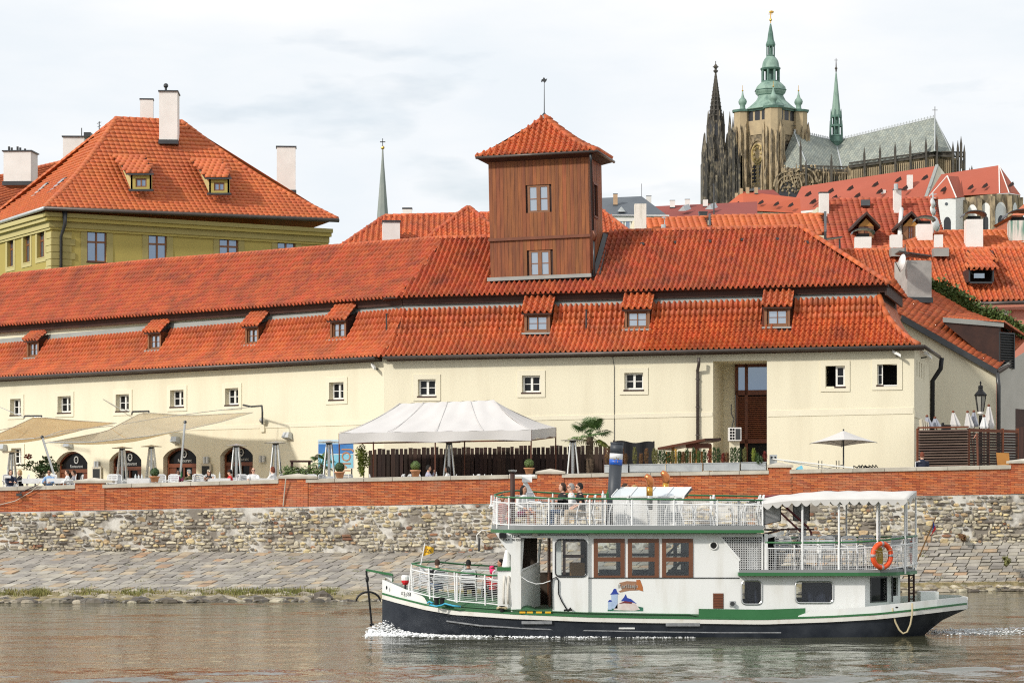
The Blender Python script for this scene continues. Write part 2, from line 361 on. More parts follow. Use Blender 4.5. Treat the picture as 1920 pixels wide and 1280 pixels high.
# rubble retaining wall
rw = thing('river_wall','rough rubble stone retaining wall under the brick parapet','wall',(0,YW,0))
mb = MB();mb.T = lambda u,n,z: Vector((WX(u),YW-n,z))
us = [-130+2170*i/60 for i in range(61)]
for a,b in zip(us,us[1:]):
    mb.hexa([(a,0,-.5),(b,0,-.5),(b,-2.2,-.5),(a,-2.2,-.5)],[(a,0,zY(interp(base_v,a),YW)-.01),(b,0,zY(interp(base_v,b),YW)-.01),(b,-2.2,zY(interp(base_v,b),YW)-.01),(a,-2.2,zY(interp(base_v,a),YW)-.01)])
mb.build('mortar_backing','rubble_mortar',rw)
def stone_mesh(mb,u0,u1,v0,v1,rr):
    c = ((u0+u1)/2,(v0+v1)/2);k = rr.choice((5,6,7,8));out = [];a0 = rr.uniform(0,6.28)
    for i in range(k):
        a = a0+2*math.pi*i/k;e = rr.uniform(.86,1.08)
        cu,cv = math.cos(a),math.sin(a);sq = max(abs(cu),abs(cv))**.75
        out.append((c[0]+(u1-u0)*.5*e*cu/sq,c[1]+(v1-v0)*.5*e*cv/sq))
    d = rr.uniform(.03,.09)
    P = lambda u,v,n: Vector((WX(u),YW-n,zY(v,YW)))
    bot = [P(u,v,-.02) for u,v in out];mid = [P(lerp(c[0],u,.93),lerp(c[1],v,.93),d*.7) for u,v in out];top = [P(lerp(c[0],u,.6),lerp(c[1],v,.6),d+rr.uniform(-.012,.012)) for u,v in out]
    n = k
    return mb.add(bot+mid+top,[(i,(i+1)%n,n+(i+1)%n,n+i) for i in range(n)]+[(n+i,n+(i+1)%n,2*n+(i+1)%n,2*n+i) for i in range(n)]+[tuple(range(2*n,3*n))])
mb = MB();cnt = 0
rr = random.Random(11)
nrow = 14
for j in range(nrow):
    u = -130+rr.uniform(0,8)
    while u < 2030:
        vb = interp(base_v,u)+1;vf = interp(foot_v,u)+4;rh = (vf-vb)/nrow
        wd = rr.uniform(5,12) if rr.random() < .62 else rr.uniform(12,22)
        dv = rr.uniform(-1.6,1.6);big = rr.random() < .10 and j < nrow-1
        v0 = vb+rh*j+dv+.7;v1 = v0+rh*(1.75 if big else rr.uniform(.72,1.0))
        if v0 < vb: v0 = vb
        if rr.random() < (.97 if noise.noise((u*.018,v0*.05,3)) < .12 else .45):
            if wd*(v1-v0) > 95 and cnt < 300 and 0 < u < 1930 and not (930 < u < 1600 and v0 > 930 and v0 < 1000 and rr.random() < .5):
                stone_mesh(MB(),u+.6,u+wd-.6,v0,v1,rr).build('wall_stone','rubble',rw);cnt += 1
            else: stone_mesh(mb,u+.6,u+wd-.6,v0,v1,rr)
        u += wd
mb.build('wall_stones','rubble',rw,kind='stuff')
# brick parapet with stone coping and piers
pw = thing('parapet_wall','long red brick parapet with pale stone coping along the quay','wall',(0,YW,3.2))
mb = MB();mb.T = lambda u,n,z: Vector((WX(u),YW-n,z))
ztop = lambda u: zY(interp(cop_v,u),YW);zbot = lambda u: zY(interp(base_v,u),YW)
us = [-130+2170*i/60 for i in range(61)]
for a,b in zip(us,us[1:]):
    mb.hexa([(a,-.02,zbot(a)),(b,-.02,zbot(b)),(b,-.45,zbot(b)),(a,-.45,zbot(a))],[(a,-.02,ztop(a)-.14),(b,-.02,ztop(b)-.14),(b,-.45,ztop(b)-.14),(a,-.45,ztop(a)-.14)])
piers = [(141,196,897,31),(522,577,889,38),(1007,1057,880,0),(1441,1484,868,0),(1895,1965,860,0)]
for a,b,v,_ in piers: mb.box(a+.6,b-.6,-.44,.02,zbot(a)+.05,zY(v+8,YW))
mb.build('wall_core','brick_mortar',pw)
nc = 15;cnt = 0;mbs = MB();bricks = []
for j in range(nc):
    u = -130-(6.5 if j % 2 else 0)
    while u < 2030:
        z0 = lerp(zbot(u+6),ztop(u+6)-.14,j/nc);z1 = lerp(zbot(u+6),ztop(u+6)-.14,(j+1)/nc)
        z0b = lerp(zbot(u+12.7),ztop(u+12.7)-.14,j/nc);dz = z0b-z0
        bricks.append((u,z0+.006,z1-.006,R.uniform(.0,.008),dz));u += 13.2
for a,b,v,_ in piers:
    zt = zY(v+8,YW);zz = zbot(a)+.02;k = 0
    while zz < zt-.03:
        for (p,q) in (((a,a+13),(a+13.6,a+27),(a+27.6,a+41),(a+41.6,b)) if k % 2 else ((a,a+6.5),(a+7.1,a+20),(a+20.6,a+34),(a+34.6,a+47),(a+47.6,b))):
            if p < b-2: bricks.append((p,zz+.006,min(zt,zz+.07),.04,0,min(q,b)))
        zz += .075;k += 1
for i,bk in enumerate(bricks):
    u,z0,z1,n,dz = bk[:5];u1 = bk[5] if len(bk) > 5 else u+12.5
    single = 1500 < u < 1900 and cnt < 300 and len(bk) == 5 and z0 > zbot(u)+.1
    m = MB() if single else mbs
    P = lambda uu,nn,z: Vector((WX(uu),YW-nn,z))
    m.add([P(u,n,z0),P(u1,n,z0+dz),P(u1,n,z1+dz),P(u,n,z1),P(u,-.05,z0),P(u1,-.05,z0+dz),P(u1,-.05,z1+dz),P(u,-.05,z1)],[(0,1,2,3),(0,4,5,1),(1,5,6,2),(2,6,7,3),(3,7,4,0)])
    if single: m.build('brick','brick',pw);cnt += 1
mbs.build('bricks','brick',pw,kind='stuff')
gaps = [(-130,141)]+[(piers[i][1]-4,piers[i+1][0]+.5) for i in range(4)]+[(1961,2040)]
for a,b in gaps:
    n = max(1,int((b-a)/52));
    for i in range(n):
        p = lerp(a,b,i/n)+.4;q = lerp(a,b,(i+1)/n)-.4;mb = MB();mb.T = lambda u,n,z: Vector((WX(u),YW-n,z))
        mb.hexa([(p,.06,ztop(p)-.14),(q,.06,ztop(q)-.14),(q,-.52,ztop(q)-.14),(p,-.52,ztop(p)-.14)],[(p,.06,ztop(p)-.01),(q,.06,ztop(q)-.01),(q,-.52,ztop(q)+.01),(p,-.52,ztop(p)+.01)])
        mb.build('coping_slab','coping',pw)
for a,b,v,k in piers:
    mb = MB();mb.T = lambda u,n,z: Vector((WX(u),YW-n,z));z0 = zY(v+8,YW);z1 = zY(v+1,YW)
    p,q = a-3,b+3+(k*.4)
    mb.hexa([(p,.10,z0),(q,.10,z0),(q,-.55,z0),(p,-.55,z0)],[(p,.10,z1-.05),(q,.10,z1-.05),(q,-.55,z1-.05),(p,-.55,z1-.05)])
    mb.add([(p,.10,z1-.05),(q,.10,z1-.05),(q,-.55,z1-.05),(p,-.55,z1-.05),((p+q)/2,-.2,z1+.06)],[(0,1,4),(1,2,4),(2,3,4),(3,0,4)])
    mb.build('pier_cap','coping',pw)
# land behind
ZT = 3.32
mb = MB()
def land(a,b):
    X = lerp(-420,420,a);ys = [97.4,128,200,420,620,950,3000];zs = [ZT,ZT,9,30,46,62,60]
    k = b*6;i = min(5,int(k));t = k-i
    return Vector((X*(1 if i < 2 else lerp(1,3,b)),lerp(ys[i],ys[i+1],t),lerp(zs[i],zs[i+1],t)))
mb.grid(land,8,24);mb.mi = 0
mb.build('hill_ground','hill_green',kind='structure')
mb = MB();mb.quad((-40,97.4,ZT+.004),(60,97.4,ZT+.004),(60,127,ZT+.004),(-40,127,ZT+.004));mb.build('terrace_floor','terrace_floor',kind='structure')
# rocks, soil and tufts at the water's edge
def rock(mb,c,r,rr):
    n = 7;ring = []
    for lv,k,rs in ((-.7,n,.75),(0,n,1.0),(.6,n,.7)):
        for i in range(n):
            a = 2*math.pi*i/n+rr.uniform(-.2,.2);e = rr.uniform(.75,1.2)
            ring.append(c+Vector((math.cos(a)*r[0]*rs*e,math.sin(a)*r[1]*rs*e,lv*r[2]*rr.uniform(.8,1.1))))
    ring.append(c+Vector((rr.uniform(-.2,.2)*r[0],0,r[2]*rr.uniform(.75,1))))
    fs = [(l*n+i,l*n+(i+1)%n,(l+1)*n+(i+1)%n,(l+1)*n+i) for l in range(2) for i in range(n)]+[(2*n+i,2*n+(i+1)%n,3*n) for i in range(n)]
    return mb.add(ring,fs)
rr = random.Random(5);mb = MB();mw = MB();rk = 0
for i in range(2600):
    u = rr.uniform(-110,2030);d = rr.random()**1.6
    f = 1.0 if u < 820 else .5
    t = d*.20*f;b = bank(u,t);r = rr.choice((.03,.04,.05,.07,.09,.13,.19))*rr.uniform(.7,1.4)*(1 if u < 820 else .7)
    wet = d < .10 and rr.random() < .5
    y = b.y-(.35*rr.random() if d < .2 else 0)-(1.0*(1-d) if rr.random() < .6 else 0);z = max(.02,b.z-.03-(b.y-y)*.14)
    rock(mw if (wet or (z < .05 and rr.random() < .5)) else mb,Vector((b.x,y,z)),(r*1.5,r,r*.75),rr)
mb.build('bank_rocks','bank_rock',kind='stuff');mw.build('wet_bank_rocks','bank_rock_wet',kind='stuff')
for (u,r,lab) in ((606,.34,'dark pointed boulder sitting at the waterline of the bank'),(200,.26,'pale flat boulder at the left end of the waterline'),(415,.24,'pale grey boulder on the bank near the waterline'),(1205-600,.0,'')):
    if r:
        b = bank(u,.03);m = MB();rock(m,Vector((b.x,b.y-.7,.10)),(r,r*.7,r*.8),rr)
        m.build('boulder','bank_rock_wet' if u == 606 else 'bank_rock',label=lab,cat='boulder',at=(b.x,b.y-.5,0))
def soil(a,b):
    u = lerp(-120,2040,a);wv = noise.noise((u*.03,0,0))*.5+noise.noise((u*.11,5,0))*.3
    if b < .4: p = bank(u,0);k = b/.4;return Vector((p.x,p.y-(1-k)*(1.5+wv),lerp(-.12,p.z+.0,k)+.06*noise.noise((u*.08,b*5,2))))
    return bank(u,(b-.4)/.6*(.17+.05*wv),.015+.07*noise.noise((u*.07,b*4,1))*(1-b)+.01)
mb = MB();mb.grid(soil,420,8);mb.build('bank_soil','bank_soil',kind='structure')
mb = MB()
def blade(mb,p,h,rr,w=.012,lean=.4):
    a = rr.uniform(0,6.28);d = Vector((math.cos(a),math.sin(a),0));q = Vector((-d.y,d.x,0))*w
    mb.add([p-q,p+q,p+d*h*lean+Vector((0,0,h))],[(0,1,2)])
tuft_u = [(20,60),(75,20),(160,40),(260,40),(400,60),(470,40),(560,35),(620,20),(980,40),(520,80),(900,60)]
for (cu,su) in tuft_u:
    for i in range(700):
        u = rr.gauss(cu,su*.5);t = abs(rr.gauss(.12,.035)) if u < 830 else abs(rr.gauss(.05,.03));b = bank(u,t);blade(mb,b,rr.uniform(.05,.20),rr,.016)
for i in range(60):
    u = rr.uniform(0,1900);t = rr.uniform(.2,.9)
    for k in range(14): blade(mb,bank(u+rr.gauss(0,5),t+rr.gauss(0,.006)),rr.uniform(.03,.09),rr,.012)
for i in range(2500):
    u = rr.uniform(-100,2020);blade(mb,bank(u,abs(rr.gauss(.12,.03))),rr.uniform(.03,.1),rr,.012)
mb.build('grass_tufts','grass',kind='stuff')
# ------------------------------------------------------------------ tiled roofs
def tile_mesh_data(kind='pan'):
    """one tile in its own frame: x across 0..1, y up the slope 0..1, z out of the roof"""
    if kind == 'pan': prof = [(0,.03),(.08,.17),(.24,.27),(.41,.19),(.52,.0),(.76,-.07),(1.0,.02)]
    elif kind == 'flat': prof = [(0,.0),(.12,.10),(.26,.10),(.36,.01),(1.0,.0)]
    else: prof = [(0,.04),(.5,.06),(1.0,.04)]
    n = len(prof);v = [(x*1.02,-.06,z+.15) for x,z in prof]+[(x*1.02,1.02,z) for x,z in prof]+[(x*1.02,-.06,z-.06) for x,z in prof]
    f = [(i,i+1,n+i+1,n+i) for i in range(n-1)]+[(2*n+i,2*n+i+1,i+1,i) for i in range(n-1)]+[(0,n,2*n),(n-1,3*n-1,2*n-1)]
    return v,f
def make_shared(kind,mname,name):
    v,f = tile_mesh_data(kind);me = bpy.data.meshes.new(name);me.from_pydata(v,[],f);me.materials.append(MATS[mname]);me.update();return me
TRR = random.Random(3)
def tiles(parent,P,s0,s1,tw,nrow,keep,mname,kind='pan',depth=.42,singles=None,limit=0,bed='tile_bed',bedkeep=None,name='roof_tiles',sL=None,sR=None,trows=None):
    """P(s,t) is the roof surface; s in metres along the eave, t 0..1 up the slope"""
    tv,tf = tile_mesh_data(kind);mb = MB();ns = 0;shared = None
    ncol = int((s1-s0)/tw);e = 1e-3
    for j in range(nrow):
        t0 = j/nrow;t1 = (j+1)/nrow
        for i in range(ncol):
            a = s0+i*tw
            if not keep(a+tw*.5,t0+.5/nrow): continue
            o = P(a,t0);x = P(a+tw,t0)-o;y = P(a,t1)-o;z = x.cross(y).normalized()
            jx = TRR.gauss(0,.012);jz = TRR.gauss(0,.010 if kind != 'row' else .002)
            x = x+z*jz;M = Matrix((x,y+x*jx,z*tw*(depth/.22))).transposed().to_4x4();M.translation = o
            if singles and ns < limit and singles(a,t0):
                if shared is None: shared = make_shared(kind,mname,'roof_tile')
                inst('roof_tile',shared,parent,M);ns += 1
            else: mb.add([M @ Vector(p) for p in tv],tf)
    if sL is None: sL = lambda t: s0;sR = lambda t: s1
    mbb = MB()
    mbb.grid(lambda a,b: (lambda p: p)(P(lerp(sL(b),sR(b),a),b))-Vector((0,0,.035)),12,6)
    if bed: mbb.build('roof_underlay',bed,parent)
    return mb.build(name,mname,parent,smooth=rad(40),kind='stuff')
def caps(parent,p0,p1,mname='pantile_bright',r=.12,ln=.36,name='ridge_tiles',mortar=True,path=None):
    """a row of half-round ridge or hip tiles"""
    mb = MB();mm = MB();pts = path or [p0,p1]
    for a,b in zip(pts,pts[1:]):
        n = max(1,int((b-a).length/ln))
        for i in range(n):
            q0 = lerp(a,b,i/n);q1 = lerp(a,b,(i+1.06)/n);d = (q1-q0).normalized();x = d.cross(Vector((0,0,1))).normalized();y = x.cross(d)
            vs = []
            for q,k in ((q0,1.12),(q1,.92)):
                for j in range(7):
                    an = math.pi*(-.08+1.16*j/6);vs.append(q+x*(math.cos(an)*r*k)+y*(math.sin(an)*r*.85*k-.02))
            mb.add(vs,[(j,j+1,8+j,7+j) for j in range(6)]+[tuple(range(7))[::-1],tuple(range(7,14))])
            if mortar and TRR.random() < .6:
                s = -1 if mortar == 'left' else 1
                mm.ball(lerp(q0,q1,.5)-x*(r*1.1)*s*.9-y*.03,(.09,.05,.04),6,4,.3)
    if mm.v: mm.build('ridge_mortar','mortar_white',parent,kind='stuff')
    return mb.build(name,mname,parent,smooth=rad(50),kind='stuff')
def wall_holes(fr,s0,s1,zb,zt,holes,parent,mname='cream',name='wall',thick=.4,reveal=None):
    """a wall sheet with rectangular openings and their reveals; holes: (a0,a1,z0,z1,depth)"""
    mb = MB();P = lambda a,n,z: fr(a,n,z)
    cuts = sorted(set([s0,s1]+[h[0] for h in holes]+[h[1] for h in holes]))
    fine = []
    for a,b in zip(cuts,cuts[1:]):
        k = max(1,int((b-a)/4));fine += [(lerp(a,b,i/k),lerp(a,b,(i+1)/k)) for i in range(k)]
    for a,b in fine:
        hs = sorted([h for h in holes if h[0] <= a+1e-6 and h[1] >= b-1e-6],key=lambda h: h[2])
        z = (zb(a),zb(b))
        for h in hs:
            if h[2] > max(z): mb.quad(P(a,0,z[0]),P(b,0,z[1]),P(b,0,h[2]),P(a,0,h[2]))
            z = (h[3],h[3])
        mb.quad(P(a,0,z[0]),P(b,0,z[1]),P(b,0,zt(b)),P(a,0,zt(a)))
    for a0,a1,z0,z1,d in holes:
        mb.quad(P(a0,0,z0),P(a0,0,z1),P(a0,-d,z1),P(a0,-d,z0));mb.quad(P(a1,0,z0),P(a1,-d,z0),P(a1,-d,z1),P(a1,0,z1))
        mb.quad(P(a0,0,z1),P(a1,0,z1),P(a1,-d,z1),P(a0,-d,z1));mb.quad(P(a0,0,z0),P(a0,-d,z0),P(a1,-d,z0),P(a1,0,z0))
    return mb.build(name,mname,parent)
def window(fr,a0,a1,z0,z1,parent,depth=.25,frame='white_frame',glass='glass_dark',cols=2,rows=2,fw=.07,mull=.09,bar=.03,sill=None,surround=None,sur_w=.2,back=True,label=None,name='window',panes=True,split=None):
    """casement window set back in a wall opening: frame > pane, sill, surround"""
    mb = MB();mb.T = fr;n0,n1 = -depth,-depth+.07
    def bx(p,q,r,s,e=0): mb.box(p,q,n0-.0,n1+e,r,s)
    bx(a0,a0+fw,z0,z1);bx(a1-fw,a1,z0,z1);bx(a0+fw,a1-fw,z0,z0+fw);bx(a0+fw,a1-fw,z1-fw,z1)
    xs = [a0+fw];w = a1-a0-2*fw
    for c in range(1,cols):
        x = a0+fw+w*c/cols;bx(x-mull/2,x+mull/2,z0+fw,z1-fw,.015);xs += [x-mull/2,x+mull/2]
    xs.append(a1-fw)
    zs = [z0+fw]
    hts = split or [i/rows for i in range(1,rows)]
    for k in hts:
        z = z0+fw+(z1-z0-2*fw)*k
        for c in range(cols): bx(xs[2*c],xs[2*c+1],z-bar/2,z+bar/2,-.01)
        zs += [z-bar/2,z+bar/2]
    zs.append(z1-fw)
    wo = mb.build(name,frame,parent,label=label)
    if back:
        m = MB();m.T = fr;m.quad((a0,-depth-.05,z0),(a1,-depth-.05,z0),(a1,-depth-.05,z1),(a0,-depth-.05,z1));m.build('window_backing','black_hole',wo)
    for c in range(cols):
        for r in range(len(zs)//2):
            m = MB();m.T = fr;m.box(xs[2*c],xs[2*c+1],n0+.015,n0+.025,zs[2*r],zs[2*r+1]);m.build('pane',glass,wo)
    if sill:
        m = MB();m.T = fr;m.box(a0-.04,a1+.04,-depth+.075,.05,z0-.06,z0-.002);m.build('sill',sill,wo)
    if surround:
        m = MB();m.T = fr;s = sur_w;e = .035
        m.box(a0-s,a0-.002,.002,e,z0-s,z1+s);m.box(a1+.002,a1+s,.002,e,z0-s,z1+s)
        m.box(a0-.002,a1+.002,.002,e,z1+.002,z1+s);m.box(a0-.002,a1+.002,.002,e,z0-s,z0-.062)
        m.build('surround',surround,wo)
    return wo
# ------------------------------------------------------------------ the long cream building by the quay
CX = (-5.19,107.0)
MF = Fr(CX,(15.54,102.0));WF = Fr((CX[0]-.766*30,CX[1]+.643*30),CX)
SF = Fr((15.54,102.0),(15.54+.235*7.2,102.0+.972*7.2))
bis = (MF.n+WF.n)/(1+MF.n.dot(WF.n))
LB = thing('long_building','long cream building with two tiers of red pantile roof along the quay','building',(4,104,ZT))
zlin = lambda fr,p,q,off=0: (lambda A,B: (lambda s: A[1]+(B[1]-A[1])*(s-A[0])/(B[0]-A[0])))(fr.uv(*p,off),fr.uv(*q,off))
g_m = zlin(MF,(720,671),(1714,650));g_w = zlin(WF,(0,710),(720,671))
zb = lambda s: ZT-.3
holesM = [];winM = []
for (u0,u1,v0,v1) in ((784,817,711,742),(979,1013,704,735),(1171,1206,699,730),(1548,1584,686,724),(1645,1682,683,721)):
    r = MF.rect(u0,u1,v0,v1);holesM.append((*r,.30));winM.append(r)
alc = MF.rect(1337,1438,677,905);alc = (alc[0],alc[1],ZT,alc[3]);holesM.append((*alc,2.6))
wall_holes(MF,0,MF.L,zb,lambda s: g_m(s)+.05,holesM,LB)
for i,r in enumerate(winM):
    if i < 3: window(MF,*r,LB,depth=.22,sill='dark_timber',surround='cream_trim')
    elif i == 3: # right leaf closed, left leaf open
        w = window(MF,r[0]+.38,r[1],r[2],r[3],LB,depth=.2,cols=1,sill='dark_timber',back=False,label='window with its left leaf swung open')
        m = MB();m.T = MF;s = .2
        m.box(r[0]-s,r[0]-.002,.002,.035,r[2]-s,r[3]+s);m.box(r[1]+.002,r[1]+s,.002,.035,r[2]-s,r[3]+s);m.box(r[0]-.002,r[1]+.002,.002,.035,r[3]+.002,r[3]+s);m.box(r[0]-.002,r[1]+.002,.002,.035,r[2]-s,r[2]-.062);m.build('surround','cream_trim',w)
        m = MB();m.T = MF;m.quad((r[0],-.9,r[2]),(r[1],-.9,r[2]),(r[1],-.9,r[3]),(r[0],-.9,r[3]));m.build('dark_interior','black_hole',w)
    else:
        w = window(MF,r[0],r[0]+.2,r[2],r[3],LB,depth=.2,cols=1,fw=.04,sill='dark_timber',back=False,label='wide open window with a dark room behind')
        m = MB();m.T = MF;s = .2
        m.box(r[0]-s,r[0]-.002,.002,.035,r[2]-s,r[3]+s);m.box(r[1]+.002,r[1]+s,.002,.035,r[2]-s,r[3]+s);m.box(r[0]-.002,r[1]+.002,.002,.035,r[3]+.002,r[3]+s);m.box(r[0]-.002,r[1]+.002,.002,.035,r[2]-s,r[2]-.062);m.build('surround','cream_trim',w)
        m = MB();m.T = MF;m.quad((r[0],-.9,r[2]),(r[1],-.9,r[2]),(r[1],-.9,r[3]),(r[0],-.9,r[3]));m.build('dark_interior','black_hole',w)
        m = MB();m.T = MF;m.box(r[0]+.2,r[1],-.2,.03,r[2]-.05,r[2]-.002);m.build('sill','white_frame',w)
holesW = [];winW = []
for (u0,u1,v0,v1) in ((20,40,748,777),(109,133.5,743,772.5),(218,242.5,739.5,769.5),(320,345,731.5,761.5),(423,447.5,728,758),(618,645,717,748)):
    r = WF.rect(u0,u1,v0,v1);holesW.append((*r,.34));winW.append(r)
r = WF.rect(22,41,840,870);holesW.append((*r,.34));winW.append(r)
arches = []
for (u0,u1,vs,vt) in ((104,164,868,845),(205,265,863,843),(306,368,857,838),(413,474,854,835)):
    a0,z_s = WF.uv(u0,vs);a1,z_t = WF.uv(u1,vt);arches.append((a0,a1,z_s,z_t));holesW.append((a0,a1,ZT-.02,z_t,.34))
wall_holes(WF,0,WF.L,zb,lambda s: g_w(s)+.05,holesW,LB)
for i,r in enumerate(winW): window(WF,*r,LB,depth=.26,sill='dark_timber',surround='cream_trim',sur_w=.2)
for a0,a1,zs,zt in arches:
    # spandrels above the arch, then the glazed timber door
    m = MB();k = 12;c = (a0+a1)/2;hw = (a1-a0)/2;rise = zt-zs
    pt = lambda i: (c-hw*math.cos(math.pi*i/k),zs+rise*(math.sqrt(1-(.86*math.cos(math.pi*i/k))**2)-.51)/.49)
    for n in (-.0005,):
        for i in range(k):
            p,q = pt(i),pt(i+1);m.quad(WF(p[0],n,p[1]),WF(q[0],n,q[1]),WF(q[0],n,zt),WF(p[0],n,zt));m.quad(WF(p[0],n,p[1]),WF(p[0],-.33,p[1]),WF(q[0],-.33,q[1]),WF(q[0],n,q[1]))
    m.build('arch_head','cream',LB)
    d = MB();d.T = WF;n = -.33
    d.box(a0,a0+.09,n,n+.08,ZT,zs);d.box(a1-.09,a1,n,n+.08,ZT,zs);zm = zs-.28
    d.box(a0+.09,a1-.09,n,n+.1,zm-.16,zm);d.box(a0+.09,c-.5,n,n+.05,ZT,zm-.16);d.box(c+.5,a1-.09,n,n+.05,ZT,zm-.16);d.box(c-.045,c+.045,n,n+.07,ZT,zm-.16)
    for i in range(k):
        p,q = pt(i),pt(i+1);d.hexa([(p[0],n,p[1]-.09),(q[0],n,q[1]-.09),(q[0],n+.08,q[1]-.09),(p[0],n+.08,p[1]-.09)],[(p[0],n,p[1]),(q[0],n,q[1]),(q[0],n+.08,q[1]),(p[0],n+.08,p[1])])
    dd = d.build('arched_door','door_wood',LB)
    g = MB();g.T = WF;g.quad((a0+.02,n+.01,ZT),(a1-.02,n+.01,ZT),(a1-.02,n+.01,zt-.03),(a0+.02,n+.01,zt-.03));g.build('pane','door_glass',dd)
    mat('sign_white',(.40,.40,.38),.7) if 'sign_white' not in MATS else 0
    ring = MB();ring.T = WF;ring.tube([(c+.13*math.cos(t*.5236),n+.03,zm+.42+.15*math.sin(t*.5236)) for t in range(12)],.035,4,closed=True);ring.lathe([(.07,0),(.07,.01)],(c,n+.03,zm+.42),8);ring.build('round_emblem','sign_white',dd)
    text_obj('Restaurant',.20,WF(c,n+.03,zm+.13),WF.d,'sign_white',dd)
# string course, alcove, side wall
def strip(fr,pts,h,e,mname,name,parent,n0=.002):
    m = MB();m.T = fr
    q = [fr.uv(*p) for p in pts]
    for (a,za),(b,zb_) in zip(q,q[1:]): m.hexa([(a,n0,za-h),(b,n0,zb_-h),(b,e,zb_-h),(a,e,za-h)],[(a,n0,za),(b,n0,zb_),(b,e,zb_),(a,e,za)])
    return m.build(name,mname,parent)
strip(MF,[(721,786.5),(1336,772)],.17,.022,'cream_trim','string_course',LB);strip(MF,[(1439,769.5),(1712,763.5)],.24,.022,'cream_trim','string_course',LB)
strip(WF,[(330,800),(490,795),(719,787)],.17,.022,'cream_trim','string_course',LB)
aw = alc[0];aF = Fr(tuple(MF(alc[0],-2.6,0))[:2],tuple(MF(alc[1],-2.6,0))[:2])
aL = aF.L
m = MB();m.T = aF
dw = aF.uv(1380,700)[0]-.02
d = MB();d.T = aF;z0,z1 = ZT,alc[3]
zl0 = aF.uv(1400,826)[1];zl1 = aF.uv(1400,735)[1]
cxm = aF.uv(1400,700)[0]
for (p,q,r,s) in ((dw,dw+.12,z0,z1),(cxm-.06,cxm+.06,z0,z1),(aL-.1,aL,z0,z1),(dw,aL,z1-.12,z1),(dw,aL,zl1-.12,zl1+.08),(dw,aL,zl0-.1,zl0+.06)): d.box(p,q,.03,.12,r,s)
dp = d.build('timber_screen','door_wood',LB)
k = int((zl1-zl0)/.085)
for i in range(k):
    z = zl0+.06+i*(zl1-zl0-.2)/k;mm = MB();mm.T = aF
    for p,q in ((dw+.12,cxm-.06),(cxm+.06,aL-.1)): mm.hexa([(p,.05,z),(q,.05,z),(q,.10,z-.02),(p,.10,z-.02)],[(p,.05,z+.05),(q,.05,z+.05),(q,.11,z+.03),(p,.11,z+.03)])
    mm.build('slat','door_wood',dp)
mm = MB();mm.T = aF;mm.box(dw+.12,cxm-.06,.05,.06,zl1+.08,z1-.12);mm.box(cxm+.06,aL-.1,.05,.06,zl1+.08,z1-.12);mm.build('pane','glass_blue',dp)
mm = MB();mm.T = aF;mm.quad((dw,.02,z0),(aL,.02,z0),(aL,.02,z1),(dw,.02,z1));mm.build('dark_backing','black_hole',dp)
mm = MB();mm.T = aF;mm.quad((-.1,-.005,z0),(aL+.1,-.005,z0),(aL+.1,-.005,z1),(-.1,-.005,z1));mm.build('alcove_back','cream',LB)
g_s = lambda s: g_m(MF.L)
wall_holes(SF,0,SF.L,zb,lambda s: g_s(s)+.05,[(a,a+.3,8.1,8.7,.3) for a in (1.1,2.2,3.3,4.4)],LB,mname='cream')
for a in (1.1,2.2,3.3,4.4):
    m = MB();m.T = SF;m.box(a,a+.3,-.31,-.29,8.1,8.7);m.build('slit_window','black_hole',LB)
strip_s = MB();strip_s.T = SF;zc = MF.uv(1712,770)[1];strip_s.box(.02,SF.L,.002,.024,zc-.24,zc);strip_s.build('string_course','cream_trim',LB)
# lower roof
n_lo = lambda t: .36-1.95*(1.42*t-.42*t*t)
z_shape = lambda t: .62*t+.38*t*t
topM = zlin(MF,(770,579),(1648,556),n_lo(1));topW = zlin(WF,(0,645),(757,579),n_lo(1))
PM = lambda s,t: MF(s,n_lo(t),lerp(g_m(s)+.06,topM(s),z_shape(t)))
PW = lambda s,t: WF(s,n_lo(t),lerp(g_w(s)+.06,topW(s),z_shape(t)))
sLm = lambda t: (bis*n_lo(t)).dot(MF.d);sRw = lambda t: WF.L+(bis*n_lo(t)).dot(WF.d)
hipA = MF.uv(1722,645,n_lo(0))[0];hipB = MF.uv(1649,556,n_lo(1))[0]
sRm = lambda t: lerp(hipA,hipB,1-(1-t)**1.35)
dormM = [(979,1029,561,624),(1167,1216,555,617),(1430,1480,548,613)];dormW = [(35,58,611,671),(263,289,597,657),(448,474,586,647),(608,639,574,637)]
dM = [];dW = []
for L_,D,fr in ((dormM,dM,MF),(dormW,dW,WF)):
    for (u0,u1,v0,v1) in L_:
        t = .38;a,z = fr.uv(u0,v1,n_lo(t));b,_ = fr.uv(u1,v1,n_lo(t));D.append((a,b,z))
def tz(P,s,z):
    lo,hi = 0,1
    for _ in range(24):
        m_ = (lo+hi)/2
        if P(s,m_).z < z: lo = m_
        else: hi = m_
    return lo
def lowkeep(P,sl,sr,D):
    def k(s,t):
        if not (sl(t) <= s <= sr(t)): return False
        for a,b,z in D:
            if a-.05 < s < b+.05 and P(s,t).z > z-.05: return False
        return True
    return k
tiles(LB,PM,-.7,MF.L+1,.212,9,lowkeep(PM,sLm,sRm,dM),'pantile_bright',singles=lambda s,t: s > 10.6,limit=300,sL=sLm,sR=sRm)
tiles(LB,PW,0,WF.L+.6,.212,9,lowkeep(PW,lambda t: 0,sRw,dW),'pantile_bright',sL=lambda t: 0,sR=sRw)
caps(LB,None,None,path=[PM(sRm(t/6),t/6)+Vector((0,0,.03)) for t in range(7)],mortar='left',name='hip_tiles')
# right end of the lower roof
mb = MB();mb.grid(lambda a,b: lerp(PM(sRm(b),b),PM(sRm(b),b)+SF.d*(7.4 if b < .5 else 7.4),a),4,6);mb.build('end_slope','pantile_bright',LB)
